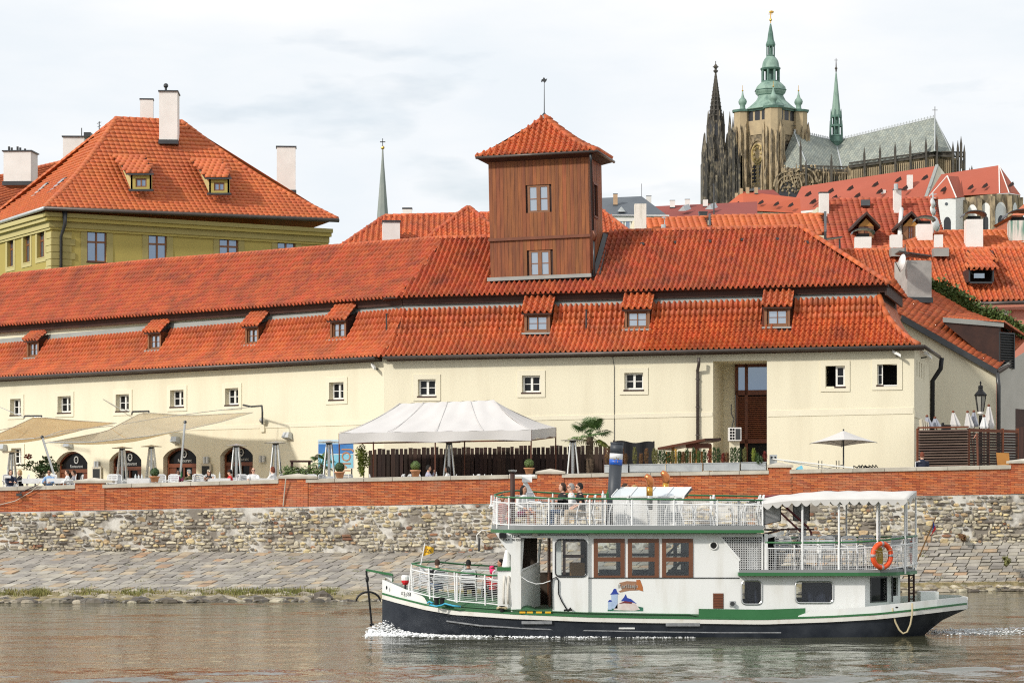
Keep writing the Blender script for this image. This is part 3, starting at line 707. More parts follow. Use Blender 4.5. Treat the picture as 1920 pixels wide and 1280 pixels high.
# gutters and rain pipes
def gutter(parent,pts,r=.075,mname='gutter_metal',name='gutter'):
    return MB().tube(pts,r,8).build(name,mname,parent,smooth=rad(50))
gutter(LB,[WF(0,.44,g_w(0)-.02),WF(WF.L+sLm(0)*0-.1,.44,g_w(WF.L)-.02)]);gutter(LB,[MF(.1,.44,g_m(0)-.02),MF(MF.L+.42,.44,g_m(MF.L)-.02)])
gutter(LB,[MF(MF.L+.42,.44,g_m(MF.L)-.02),MF(MF.L+.42,.44,g_m(MF.L)-.02)+SF.d*7.6])
def soffit(fr,a,b,gz,parent):
    m = MB();m.T = fr;m.hexa([(a,.001,gz(a)-.14),(b,.001,gz(b)-.14),(b,.36,gz(b)-.02),(a,.36,gz(a)-.02)],[(a,.001,gz(a)+.02),(b,.001,gz(b)+.02),(b,.38,gz(b)+.03),(a,.38,gz(a)+.03)]);return m.build('eaves_board','dark_timber',parent)
soffit(MF,.15,MF.L+.38,g_m,LB);soffit(WF,0,WF.L-.1,g_w,LB)
a,z = MF.uv(1306,668,.35)
MB().tube([MF(a+.1,.42,z-.05),MF(a+.1,.40,z-.3),MF(a,.12,z-.55),MF(a-.0,.09,z-.7),MF(a,.09,ZT+.1)],.065,8).build('rain_pipe','gutter_metal',LB,smooth=rad(50))
for k in range(4): MB().lathe([(.085,0),(.085,.05)],MF(a,.09,z-.9-k*1.1),8).build('pipe_bracket','gutter_metal',LB)
p = SF(7.3,.1,0);zc = g_m(MF.L)
MB().tube([SF(7.3,.5,zc-.05),SF(7.3,.45,zc-.5),SF(7.3,.12,zc-1.0),SF(7.3,.1,ZT)],.1,8).build('rain_pipe','black_paint',LB,smooth=rad(50))
a,z = MF.uv(1152,672)
MB().tube([MF(a-.1,.02,g_m(a)),MF(a,.02,z-.35),MF(a,.02,ZT)],.012,4).build('lightning_cable','dark_metal',LB)
def cctv(fr,u,v,parent,flip=1):
    a,z = fr.uv(u,v);m = MB();m.T = fr;m.hexa([(a-.18,.12,z+.05),(a+.16,.30,z-.13),(a+.16,.42,z-.13),(a-.18,.24,z+.05)],[(a-.18,.12,z+.17),(a+.16,.30,z-.02),(a+.16,.42,z-.02),(a-.18,.24,z+.17)])
    o = m.build('security_camera','white_frame',parent);b = MB();b.T = fr;b.tube([(a-.02,0,z-.08),(a-.02,.2,z-.06),(a,.24,z+.03)],.03,5);b.build('bracket','dark_metal',o)
cctv(MF,1683,664,LB);cctv(WF,709,688,LB);cctv(SF,1727,667,LB)
# fascia band and grey flashing between the two roofs
nT = n_lo(1)
def band(fr,a0,a1,zf,h0,h1,n0,n1,mname,name):
    m = MB();m.T = fr;m.hexa([(a0,n0-.1,zf(a0)+h0),(a1,n0-.1,zf(a1)+h0),(a1,n0,zf(a1)+h0),(a0,n0,zf(a0)+h0)],[(a0,n1-.1,zf(a0)+h1),(a1,n1-.1,zf(a1)+h1),(a1,n1,zf(a1)+h1),(a0,n1,zf(a0)+h1)]);return m.build(name,mname,LB)
mt = (bis*nT)
band(MF,mt.dot(MF.d)+.02,hipB-.1,topM,-.05,.25,nT+.02,nT-.06,'lead_grey','grey_flashing');band(WF,0,WF.L+mt.dot(WF.d)-.02,topW,-.05,.25,nT+.02,nT-.06,'lead_grey','grey_flashing')
n_up0 = nT+.42
upM = zlin(MF,(752,556),(1650,532),n_up0);upW = zlin(WF,(0,610),(752,556),n_up0)
mt2 = bis*(nT+.12)
band(MF,mt2.dot(MF.d)+.02,hipB+.25,upM,-.31,.0,nT+.1,nT+.16,'dark_timber','timber_fascia');band(WF,0,WF.L+mt2.dot(WF.d)-.02,upW,-.31,.0,nT+.1,nT+.16,'dark_timber','timber_fascia')
sfm = MB();sfm.T = MF;sfm.hexa([(-.6,nT-.2,upM(0)-.12),(hipB+.35,nT-.2,upM(hipB)-.12),(hipB+.35,n_up0-.05,upM(hipB)-.06),(-.3,n_up0-.05,upM(0)-.06)],[(-.6,nT-.2,upM(0)+.02),(hipB+.35,nT-.2,upM(hipB)+.02),(hipB+.35,n_up0-.05,upM(hipB)-.01),(-.3,n_up0-.05,upM(0)-.01)]);sfm.build('eaves_board','dark_timber',LB)
# upper roof
n_r = n_up0-3.75
n_up = lambda t: lerp(n_up0,n_r,t)
def zpoly(fr,pts,off):
    q = [fr.uv(*p,off) for p in pts];return lambda s: interp(q,s)
ridM = zpoly(MF,[(823,446),(915,445),(1130,434),(1500,425)],n_r);ridW = zpoly(WF,[(-40,519),(0,516),(300,487),(500,472),(640,460),(823,446)],n_r)
bow = lambda t: t-.05*math.sin(math.pi*t)
QM = lambda s,t: MF(s,n_up(t),lerp(upM(s),ridM(s),bow(t)));QW = lambda s,t: WF(s,n_up(t),lerp(upW(s),ridW(s),bow(t)))
uLm = lambda t: (bis*n_up(t)).dot(MF.d);uRw = lambda t: WF.L+(bis*n_up(t)).dot(WF.d)
e0 = MF.uv(1667,531,n_up0)[0];e1 = MF.uv(1500,425,n_r)[0]
uRm = lambda t: lerp(e0,e1,t)
# footprint of the wooden tower in the roof
n_tw = -2.05
tA = MF.uv(920,520,n_tw)[0];tB = MF.uv(1107,516,n_tw)[0]
twk = lambda s,t: not (tA-.06 < s < tB+.1 and n_up(t) < n_tw+.16 and n_up(t) > n_tw-2.9)
tiles(LB,QM,-2.5,MF.L+1,.212,14,lambda s,t: uLm(t) <= s <= uRm(t) and twk(s,t),'pantile',sL=uLm,sR=uRm)
tiles(LB,QW,0,WF.L+1.0,.212,14,lambda s,t: s <= uRw(t),'pantile',sL=lambda t: 0,sR=uRw)
caps(LB,None,None,path=[QW(0,1)]+[QW(WF.L*k/10.,1) for k in range(1,9)]+[QW(uRw(1),1)],mortar=False)
caps(LB,None,None,path=[QM(uLm(1),1),QM(tA-.05,1)],mortar=False);caps(LB,None,None,path=[QM(tB+.6,1),QM(12,1),QM(e1,1)],mortar=False)
caps(LB,QM(e0,0)+Vector((0,0,.03)),QM(e1,1)+Vector((0,0,.03)),mortar='left',name='hip_tiles')
# back slopes, end hip and rear body so that the house is whole from other sides
mb = MB()
for fr,Q,a0,a1 in ((MF,QM,uLm(1),e1),(WF,QW,0,uRw(1))):
    p,q = Q(a0,1),Q(a1,1);bk = -fr.n*4.2-Vector((0,0,2.9));mb.quad(p,q,q+bk,p+bk)
p = QM(e1,1);c0 = QM(e0,0);c1 = c0-MF.n*8;mb.poly([p,c0,c1]);mb.quad(p,c1,MF(uLm(1),-9.3,c1.z),QM(uLm(1),1));mb.build('rear_slope','pantile',LB)
mb = MB();zt_ = upM(hipB)-.1
mb.T = MF;mb.box(.5,hipB,nT-7,-2.75,ZT,zt_);mb.box(.5,hipB,-2.75,nT-.15,alc[3]+.1,zt_);mb.T = WF;mb.box(0,WF.L-1,nT-7,nT-.15,ZT,upW(10)-.2);mb.build('rear_body','cream',LB)
mb = MB();mb.T = SF;q_ = hipB-MF.L;mb.box(1.8,8.6,q_-.1,q_+.02,topM(hipB)-.15,zt_-.02);mb.build('end_upstand','dark_timber',LB)
s_f = Vector((0,0,0));mb = MB();A = MF(hipB+.3,nT+.12,upM(hipB)-.42);mb.prism([A,A+SF.d*6.8,A+SF.d*6.8+Vector((0,0,.42)),A+Vector((0,0,.42))],-SF.n*.08);mb.build('timber_fascia','dark_timber',LB)
# dormers
def dormer(fr,P,a,b,z,u0,u1,v0):
    w = b-a;t = tz(P,a,z);nf = n_lo(t)-.02
    dz = {False: 0,True: 0}
    ztop_w = z+.80;zt = z+1.22
    m = MB();m.T = fr;e = .10
    m.box(a+.02,a+.12,nf-.6,nf,z+.02,ztop_w);m.box(b-.12,b-.02,nf-.6,nf,z+.02,ztop_w);m.box(a+.12,b-.12,nf-.6,nf,ztop_w-.10,ztop_w);m.box(a+.12,b-.12,nf-.5,nf+.02,z+.02,z+.10)
    d = m.build('dormer','window_wood',LB)
    # side cheeks
    for s in (a+.021,b-.06):
        m = MB();m.T = fr
        pts = [(s,nf-.01,z+.02),(s,nf-.01,ztop_w)];
        top_n = n_lo(1)-.1;zt2 = P((a+b)/2,1).z
        pts += [(s,top_n,max(ztop_w+.3,zt2+.1)),(s,top_n,zt2-.1)]
        pts += [(s,n_lo(tt),P(s,tt).z-.05) for tt in (.9,.75,.6) if n_lo(tt) < nf]
        m.add([(p[0]+k,p[1],p[2]) for k in (0,.04) for p in pts],[tuple(range(len(pts)))[::-1],tuple(range(len(pts),2*len(pts)))]+[(i,(i+1) % len(pts),(i+1) % len(pts)+len(pts),i+len(pts)) for i in range(len(pts))])
        m.build('cheek','dark_timber',d)
    window(fr,a+.14,b-.14,z+.11,ztop_w-.11,d,depth=-nf+.14,frame='window_wood',glass='glass_sky',cols=2,rows=2,fw=.05,mull=.035,bar=.025,back=False,name='casement')
    m = MB();m.T = fr;m.box(a-.06,b+.06,nf-.1,nf+.16,z-.05,z+.02);m.build('apron','lead_grey',d)
    # little tiled roof
    up = zlin(fr,(u0,v0),(u1,v0),n_lo(1)+.0)
    n0,n1 = nf+.16,n_lo(1)+.10;z0,z1 = ztop_w+.03,P((a+b)/2,1).z+.40
    D = lambda s,tt: fr(s,lerp(n0,n1,tt),lerp(z0,z1,tt))
    tiles(d,D,a-.08,b+.1,(w+.16)/5,4,lambda s,t: True,'pantile_bright',name='dormer_tiles')
    m = MB();m.T = fr;m.hexa([(a-.06,n0-.03,z0-.09),(b+.06,n0-.03,z0-.09),(b+.06,n1,z1-.09),(a-.06,n1,z1-.09)],[(a-.06,n0-.03,z0-.02),(b+.06,n0-.03,z0-.02),(b+.06,n1,z1-.02),(a-.06,n1,z1-.02)]);m.build('roof_board','dark_timber',d)
for (a,b,z),(u0,u1,v0,v1) in zip(dM,dormM): dormer(MF,PM,a,b,z,u0,u1,v0)
for (a,b,z),(u0,u1,v0,v1) in zip(dW,dormW): dormer(WF,PW,a,b,z,u0,u1,v0)
for fr,P,u,v in ((MF,PM,1097,605),(WF,PW,716,612)):
    a,z = fr.uv(u,v,n_lo(.45));t = tz(P,a,z-.25);p = P(a,t)
    MB().tube([p-Vector((0,0,.1)),p+fr.n*.02+Vector((0,0,.75))],.035,6).lathe([(.09,0),(.02,.05)],p+Vector((0,0,.75)),8).build('vent_pipe','dark_metal',LB)
for u,v in ((1203,455),(1266,452),(1328,450),(1391,447),(1455,446),(1512,452)):
    a,z = MF.uv(u,v,n_up(.75));t = (z-upM(a))/(ridM(a)-upM(a));p = QM(a,min(.95,max(.05,t)))
    MB().box(p.x-.08,p.x+.08,p.y-.12,p.y+.1,p.z,p.z+.10).build('roof_vent','dark_metal',LB)
# ------------------------------------------------------------------ wooden tower on the roof
tw_c = MF((tA+tB)/2,n_tw-2.0,0);TW = thing('wooden_tower','brown boarded timber tower with a pyramid tile roof rising from the red roof','tower',(tw_c.x,tw_c.y,QM(tA,.3).z))
zB = MF.uv(1010,519,n_tw)[1];zT = MF.uv(1010,299,n_tw)[1]
lean = -.021
TM = Fr(tuple(MF(tA,n_tw,0))[:2],tuple(MF(tB,n_tw,0))[:2]);tw = TM.L
tilt = .022 # floor lines rise to the right in the photograph
def TT(a,n,z): return TM(a+(z-zB)*lean,n,z+(a-tw/2)*tilt)
hT = zT-zB
zmid = MF.uv(1010,446,n_tw)[1]
wins = []
for (u0,u1,v0,v1) in ((989,1030,347,398),(992,1032,469,518)):
    a0,z1 = TM.uv(u0,v0);a1,z0 = TM.uv(u1,v1)
    wins.append((a0-((z0+z1)/2-zB)*lean,a1-((z0+z1)/2-zB)*lean,z0,z1))
nb = 27
def boards(z0,z1,n,depth_fn,width,nb,win,T,parent):
    for i in range(nb):
        a,b = width*i/nb+.004,width*(i+1)/nb-.004;off = R.uniform(0,.012)
        segs = [(z0,z1)]
        for (p,q,r,s) in win:
            if b > p and a < q:
                ns = []
                for (x,y) in segs:
                    if r > x+.02 and min(r,y) > x: ns.append((x,min(r,y)))
                    if s < y-.02: ns.append((max(s,x),y))
                segs = ns
        for x,y in segs:
            m = MB();m.T = T;m.box(a,b,n-.03,n+off,x,y);m.build('board','tower_wood',parent)
boards(zB+.05,zmid-.06,0,None,tw,nb,wins,TT,TW);boards(zmid+.06,zT,.01,None,tw,nb,wins,TT,TW)
m = MB();m.T = TT;m.box(-.05,tw+.05,-.05,.09,zmid-.06,zmid+.0);m.box(-.05,tw+.05,-.05,.07,zmid+.0,zmid+.06);m.build('mid_rail','wood_trim',TW)
m = MB();m.T = TT;m.box(-.12,tw+.05,-.05,.13,zB-.10,zB+.045);m.build('apron_flashing','lead_grey',TW)
for wn in wins: window(type('X',(),{'__call__': staticmethod(TT)})(),*wn,TW,depth=.10,frame='window_wood',glass='glass_sky',cols=2,rows=2,fw=.09,mull=.16,bar=.035)
# right flank and core
TD = 2.6
sfr = Fr(tuple(TM(tw,0,0))[:2],tuple(TM(tw,-TD,0))[:2])
def TS(a,n,z): return sfr(a,n,z+tw/2*tilt)+TM.d*((z-zB)*lean*.8)
sz0,sz1 = TM.uv(1112,397)[1],TM.uv(1112,347)[1]
boards(zB+.05,zT,0,None,TD,14,[(.9,1.6,sz0-.1,sz1+.1)],TS,TW)
m = MB();m.T = TS;m.box(.9,1.6,-.1,-.05,sz0-.1,sz1+.1);m.build('side_window','glass_dark',TW)
m = MB();m.T = TS;m.box(.82,.9,-.06,.03,sz0-.18,sz1+.18);m.box(1.6,1.68,-.06,.03,sz0-.18,sz1+.18);m.box(.9,1.6,-.06,.03,sz1+.1,sz1+.18);m.box(.9,1.6,-.06,.05,sz0-.18,sz0-.1);m.build('side_window_frame','wood_trim',TW)
m = MB();m.hexa([TT(.04,-.08,zB-1),TT(tw-.04,-.08,zB-1),TT(tw-.04,-TD,zB-1),TT(.04,-TD,zB-1)],[TT(.04,-.08,zT),TT(tw-.04,-.08,zT),TT(tw-.04,-TD,zT),TT(.04,-TD,zT)]);m.build('tower_core','dark_timber',TW)
# eaves, roof and weathervane
ev = .42;zE = zT+.12
m = MB()
lo = [TT(-.05,.05,zT-.02),TT(tw+.05,.05,zT-.02),TT(tw+.05,-TD-.05,zT-.02),TT(-.05,-TD-.05,zT-.02)]
hi = [TT(-ev,ev,zE),TT(tw+ev,ev,zE),TT(tw+ev,-TD-ev,zE),TT(-ev,-TD-ev,zE)]
m.hexa(lo,hi);m.build('eaves','dark_timber',TW)
gutter(TW,[hi[0]+Vector((0,-.05,.02)),hi[1]+Vector((.05,-.05,.02)),hi[2]+Vector((.05,0,.02))],.06)
apex = PX(1020.5,219,TT(tw/2,-TD/2,0).y)
zr = zE+.05
corner = [h+Vector((0,0,.05)) for h in hi]
def face(i,j,n):
    A,B = corner[i],corner[j];Lw = (B-A).length;d = (B-A)/Lw
    mid = (A+B)/2
    ap = (apex-A).dot(d)
    def P(s,t):
        q = t-.10*math.sin(math.pi*t)
        base = A+d*s;tgt = apex+d*(s-ap)
        v = lerp(base,tgt,t);v.z = lerp(base.z,tgt.z,q);return v
    tiles(TW,P,0,Lw,.235,11,lambda s,t: ap*t*.97 < s < Lw-(Lw-ap)*t*.97,'pantile_bright',sL=lambda t: ap*t,sR=lambda t: Lw-(Lw-ap)*t)
    return P,ap,Lw
Pf,apf,Lf = face(0,1,0);face(1,2,0)
mb = MB();mb.poly([corner[2],corner[3],apex]);mb.poly([corner[3],corner[0],apex]);mb.build('rear_roof','pantile',TW)
caps(TW,None,None,path=[Pf(apf*t/6,t/6)+Vector((0,0,.03)) for t in range(7)],r=.1,mortar=True,name='hip_tiles');caps(TW,None,None,path=[Pf(Lf-(Lf-apf)*t/6,t/6)+Vector((0,0,.03)) for t in range(7)],r=.1,mortar='left',name='hip_tiles')
MB().lathe([(.14,-.08),(.12,.05),(.03,.16)],apex,8).build('apex_cap','dark_metal',TW)
MB().tube([apex,PX(1020.5,146,apex.y)],[.025,.012],6).build('weathervane_rod','dark_metal',TW)
q = PX(1020.5,152,apex.y);m = MB();m.prism([q+Vector(p) for p in ((-.13,0,-.06),(-.05,0,-.02),(.02,0,-.08),(.09,0,0),(.12,0,.10),(.05,0,.07),(-.02,0,.16),(-.06,0,.08),(-.12,0,.05))],(0,.02,0));m.build('weathervane','dark_metal',TW)
# tower rain pipe
m = MB();a = tw+.18
m.tube([TT(a,.35,zE-.02),TT(a,.3,zT-.25),TT(a-.05,.02,zT-.42),TT(a-.03,.0,zmid+.2)],.055,8);m.build('rain_pipe','dark_metal',TW,smooth=rad(50))
m = MB();m.tube([TT(a-.03,.0,zmid+.2),TT(a+.06,-.02,zmid+.0),TT(a-.02,-.02,zmid-.22)],.075,8);m.build('pipe_bend','copper_brown',TW,smooth=rad(50))
m = MB();m.tube([TT(a-.02,-.02,zmid-.22),TT(a-.02,0,zB)],.045,8);m.build('rain_pipe','dark_metal',TW,smooth=rad(50))
m = MB();m.hexa([TT(tw+.05,-.2,zB-.05),TT(tw+.35,-.3,zB-.05),TT(tw+.3,-2.6,zB+1.75),TT(tw+.05,-2.6,zB+1.75)],[TT(tw+.05,-.2,zB+.1),TT(tw+.35,-.3,zB+.05),TT(tw+.3,-2.6,zB+1.85),TT(tw+.05,-2.6,zB+1.95)]);m.build('side_flashing','dark_metal',TW)
# ------------------------------------------------------------------ buildings further back
def quadP(A,B,D,C,sag=0.0):
    """surface through eave A-B and ridge D-C (A below D, B below C)"""
    L = (B-A).length
    def P(s,t):
        k = s/L;p = lerp(lerp(A,B,k),lerp(D,C,k),t);p.z -= sag*math.sin(math.pi*t)*(D.z-A.z);return p
    return P,L
def roof_plane(parent,A,B,D,C,mname,tw=.3,rows=20,kind='flat',depth=.22,sag=0.0,keep=None,name='roof_tiles'):
    """tiles laid square to the eave; clipped to the quad A,B (eave), D,C (ridge)"""
    L = (B-A).length;d = (B-A)/L
    up = ((D+C)/2-(A+B)/2);up = up-d*up.dot(d);h = up.length
    sD,sC = (D-A).dot(d),(C-A).dot(d)
    upD = (D-A)-d*sD;upC = (C-A)-d*sC
    lo,hi = min(0,sD),max(L,sC)
    den = (sC-sD) if abs(sC-sD) > .3 else L
    def P(s,t):
        k = (s-sD)/den if abs(sC-sD) > .3 else s/L
        k = min(1.2,max(-.2,k)) if abs(sC-sD) > .3 else k
        u = lerp(upD,upC,min(1,max(0,k)));p = A+d*s+u*t;p.z -= sag*math.sin(math.pi*t)*u.z;return p
    sl = lambda t: sD*t;sr = lambda t: lerp(L,sC,t)
    tiles(parent,P,lo,hi,tw,rows,lambda s,t: sl(t) <= s <= sr(t) and (keep is None or keep(s,t)),mname,kind=kind,depth=depth,sL=sl,sR=sr,name=name)
    return P
def body(parent,pts,z0,mname,name='wall'):
    m = MB();n = len(pts)
    for i in range(n):
        a,b = pts[i],pts[(i+1) % n];m.quad((a.x,a.y,z0),(b.x,b.y,z0),b,a)
    return m.build(name,mname,parent)
def chimney(u0,u1,v0,v1,Y,label,mname='white_plaster',d=None,cap='slab',parent=None,split=None,taper=0.0,group=None):
    """a chimney is a part of its house; u0..u1 its width, v0 top, v1 foot"""
    s = F/Y;w = (u1-u0)/s;d = d or w*.8;c = PX((u0+u1)/2,v1,Y);h = (v1-v0)/s;k = 1-taper
    m = MB();rot = R.uniform(-.1,.1)+(.35 if split else 0)
    def q(z,e): 
        out = []
        for x,y in ((-w/2,-d/2),(w/2,-d/2),(w/2,d/2),(-w/2,d/2)):
            x *= e;y *= e;out.append(c+Vector((x*math.cos(rot)-y*math.sin(rot),x*math.sin(rot)+y*math.cos(rot)+d/2,z)))
        return out
    m.hexa(q(-.34,1),q(h,k));o = m.build('chimney',mname,parent,label=label)
    if cap == 'slab': b = MB();b.hexa(q(h+.002,k*1.1),q(h+.07,k*1.1));b.build('chimney_cap','dark_metal',o)
    elif cap == 'hood':
        b = MB();b.hexa(q(h+.001,k*.75),q(h+.18,k*.75));b.build('chimney_throat','black_hole',o);b = MB();ps = []
        for i in range(9):
            a = math.pi*i/8;ps.append((-math.cos(a)*w*.68,h+.16+math.sin(a)*w*.30))
        for (x0,z0),(x1,z1) in zip(ps,ps[1:]): b.hexa([c+Vector((x0,-d*.15,z0)),c+Vector((x1,-d*.15,z1)),c+Vector((x1,d*1.15,z1)),c+Vector((x0,d*1.15,z0))],[c+Vector((x0,-d*.15,z0+.05)),c+Vector((x1,-d*.15,z1+.05)),c+Vector((x1,d*1.15,z1+.05)),c+Vector((x0,d*1.15,z0+.05))])
        b.build('chimney_hood','dark_metal',o)
    b = MB();b.hexa(q(-.35,1.08),q(-.12,1.08));b.build('flashing','dark_metal',o)
    return o
# ---- green house on the left
GH = thing('green_house','olive green house with a steep orange hipped roof behind the left wing','house',(-18,146,ZT))
GA,GB = PX(97,400,138),PX(614,431,144.3)
GF = Fr((GA.x,GA.y),(GB.x,GB.y))
GC = PX(-30,420,148.0);GL = Fr((GC.x,GC.y),(GA.x,GA.y))
eg = lambda s: GA.z+(GB.z-GA.z)*s/GF.L
gw = []
for (u0,u1,v0,v1) in ((163,200,429,489),(278,313,433,487),(411,447,438,489),(520,554,443,490)):
    a0,z1 = GF.uv(u0,v0);a1,_ = GF.uv(u1,v0);gw.append((a0,a1,z1-1.72,z1))
wall_holes(GF,0,GF.L,lambda s: ZT,eg,[(*r,.22) for r in gw],GH,'green_wall')
for r in gw: window(GF,*r,GH,depth=.18,frame='window_wood',glass='glass_blue',cols=2,rows=2,fw=.07,mull=.09,bar=.10,split=[.62],sill='dark_timber',surround='green_trim',sur_w=.33)
gl = []
for (u0,u1,v0,v1) in ((14,26,446,507),(44,57,438,499),(70,84,431,490)):
    a0,z1 = GL.uv(u0,v0);a1,z0 = GL.uv(u1,v1);gl.append((a0,a1,z0+.25,z1))
wall_holes(GL,-2,GL.L,lambda s: ZT,lambda s: GA.z,[(*r,.3) for r in gl],GH,'green_wall')
for r in gl: window(GL,*r,GH,depth=.22,frame='window_wood',glass='glass_blue',cols=2,rows=2,fw=.07,mull=.09,bar=.10,split=[.62],sill='green_pale',surround='green_pale',sur_w=.25)
m = MB();m.T = GF
for k in range(14):
    z = GA.z-.95-k*.36
    m.box(.0,1.25 if k % 2 else 1.05,.003,.05,z-.33,z)
m.build('corner_quoins','green_trim',GH,kind='stuff')
m = MB();m.T = GL
for k in range(14):
    z = GA.z-.95-k*.36;m.box(GL.L-(.9 if k % 2 else .75),GL.L,.003,.05,z-.33,z)
m.build('corner_quoins','green_pale',GH,kind='stuff')
m = MB();m.T = GF
for k in range(4):
    z = GB.z-.95-k*.36;m.box(GF.L-1.15,GF.L,.003,.05,z-.33,z)
m.build('corner_quoins','green_trim',GH,kind='stuff')
for k,(h0,h1,e) in enumerate(((-.85,-.72,.10),(-.72,-.40,.16),(-.40,-.2,.34),(-.2,.02,.45))):
    m = MB();m.T = GF;m.hexa([(-e,.001,eg(0)+h0),(GF.L+e*.35,.001,eg(GF.L)+h0),(GF.L+e*.35,e,eg(GF.L)+h0),(-e,e,eg(0)+h0)],[(-e,.001,eg(0)+h1),(GF.L+e*.35,.001,eg(GF.L)+h1),(GF.L+e*.35,e,eg(GF.L)+h1),(-e,e,eg(0)+h1)]);m.build('cornice','green_trim' if k % 2 else 'green_wall',GH)
    m = MB();m.T = GL;m.box(-2,GL.L-.01,.001,e-.01,GA.z+h0,GA.z+h1);m.build('cornice','green_pale',GH)
E0,E1 = PX(85,388,137.2),PX(632,411,143.9);R0,R1 = PX(218,222,147),PX(340,228,149);E2 = PX(-46,430,149.5)
gd = [(219,283,290,356),(366,431,297,363)]
def gkeep(s,t): return True
GP = roof_plane(GH,E0,E1,R0,R1,'orange_tile',.30,27,'row',.5,sag=.06)
roof_plane(GH,E2,E0,R0+Vector((-.05,.05,0)),R0+Vector((0,0,0)),'orange_tile',.30,27,'row',.5,sag=.06)
caps(GH,None,None,'orange_tile',.16,path=[lerp(E0,R0,t/8)-Vector((0,0,.06*math.sin(math.pi*t/8)*(R0.z-E0.z)-.03)) for t in range(9)],mortar=False,name='hip_tiles')
caps(GH,None,None,'orange_tile',.16,path=[lerp(E1,R1,t/8)-Vector((0,0,.06*math.sin(math.pi*t/8)*(R1.z-E1.z)-.03)) for t in range(9)],mortar=False,name='hip_tiles')
caps(GH,R0,R1,'orange_tile',.16,mortar=False);caps(GH,E2,R0,'orange_tile',.14,mortar=False,name='hip_tiles')
m = MB();E3 = E1+Vector((-5,14,0));m.poly([E1,E3,R1]);m.poly([E3,E2,R0,R1]);m.build('rear_slope','orange_tile',GH)
gutter(GH,[E0+Vector((0,-.1,-.08)),E1+Vector((.1,-.1,-.08))],.11,'gutter_metal');gutter(GH,[E2+Vector((0,-.1,-.08)),E0+Vector((-.05,-.1,-.08))],.10,'zinc')
p = GF.uv(117,400)[0];MB().tube([GF(p,.5,GA.z+.1),GF(p,.5,GA.z-.6),GF(p-.1,.12,GA.z-1.2),GF(p-.15,.1,ZT)],[.14,.10,.08,.08],8).build('rain_pipe','dark_metal',GH,smooth=rad(50))
m = MB();m.T = GF;m.box(.1,GF.L-.1,-12,-.5,ZT,GA.z-.6);m.build('house_core','green_wall',GH)
def shed_dormer(parent,uv_front,uv_top,Yf,Yr,tile,wallm,trim,glass,uw):
    u0,u1,v0,v1 = uv_front;a = PX(u0,v1,Yf);b = PX(u1,v1,Yf);zt = PX(u0,v0,Yf).z
    ta,tb = PX(uv_top[0],uv_top[2],Yr),PX(uv_top[1],uv_top[3],Yr)
    fr = Fr((a.x,a.y),(b.x,b.y));z0 = a.z;L = fr.L;ra = fr
    m = MB();m.T = fr;m.box(0,L,-.3,0,z0,z0+.12);m.box(0,.26,-.3,0,z0+.12,zt);m.box(L-.26,L,-.3,0,z0+.12,zt);m.box(.26,L-.26,-.3,0,zt-.3,zt);d = m.build('dormer',wallm,parent)
    window(fr,.26,L-.26,z0+.12,zt-.3,d,depth=.12,frame='window_wood',glass=glass,cols=2,rows=1,fw=.07,mull=.07,name='casement')
    A,B = fr(-.2,.2,zt-.02),fr(L+.15,.2,zt-.02)
    m = MB();m.prism([fr(.001,0,z0),fr(.001,0,zt),ta],fr.d*.1);m.build('cheek',trim,d);m = MB();m.prism([fr(L-.1,0,z0),fr(L-.1,0,zt),tb],fr.d*.1);m.build('cheek',trim,d)
    roof_plane(d,A,B,ta+Vector((-.15,0,.05)),tb+Vector((.1,0,.05)),tile,.3,7,'row',.5,name='dormer_tiles')
    m = MB();m.hexa([A-Vector((0,0,.12)),B-Vector((0,0,.12)),tb-Vector((0,0,.12)),ta-Vector((0,0,.12))],[A-Vector((0,0,.04)),B-Vector((0,0,.04)),tb-Vector((0,0,.04)),ta-Vector((0,0,.04))]);m.build('roof_board','dark_metal',d)
    m = MB();m.T = fr;m.box(-.1,L+.1,-.2,.12,z0-.10,z0);m.build('apron','dark_metal',d)
shed_dormer(GH,(245,284,324,355),(219,270,292,293),140.2,143.8,'orange_tile','green_wall','green_pale','glass_blue',20)
shed_dormer(GH,(392,430,332,362),(364,412,299,300),141.9,145.5,'orange_tile','green_wall','green_pale','glass_blue',20)
chimney(297,331,172,258,146.0,'tall white chimney on the front slope',d=1.6,parent=GH);MB().tube([PX(311,172,147),PX(311,160,147)],.07,6).ball(PX(311,161,147),.14,8,5).build('chimney_pipe','dark_metal',GH)
chimney(262,286,187,224,148.5,'short white chimney behind the ridge',parent=GH);chimney(518,553,276,352,150.0,'tall white chimney on the right hip',parent=GH)
def on_roof(parent,A,B,D,u,v,w,h,name='skylight',mname='zinc',glass=None,off=0.0):
    x = (B-A).normalized();n = x.cross(D-A).normalized();y = n.cross(x);ray = Vector(((u-960)/F,1,(HV-v)/F));o = Vector((0,0,H));k = (A-o).dot(n)/ray.dot(n);c = o+ray*k+n*off
    m = MB();q = [c-x*w/2-y*h/2,c+x*w/2-y*h/2,c+x*w/2+y*h/2,c-x*w/2+y*h/2];m.hexa(q,[p+n*.14 for p in q]);o_ = m.build(name,mname,parent)
    if glass: m = MB();q = [lerp(p,c,.15)+n*.145 for p in q];m.quad(*q);m.build('pane',glass,o_)
    return o_
for u,v in ((71,353),(102,345)): on_roof(GH,E2,E0,R0,u,v,.75,1.3,mname='dark_metal',glass='glass_sky',off=-.25)
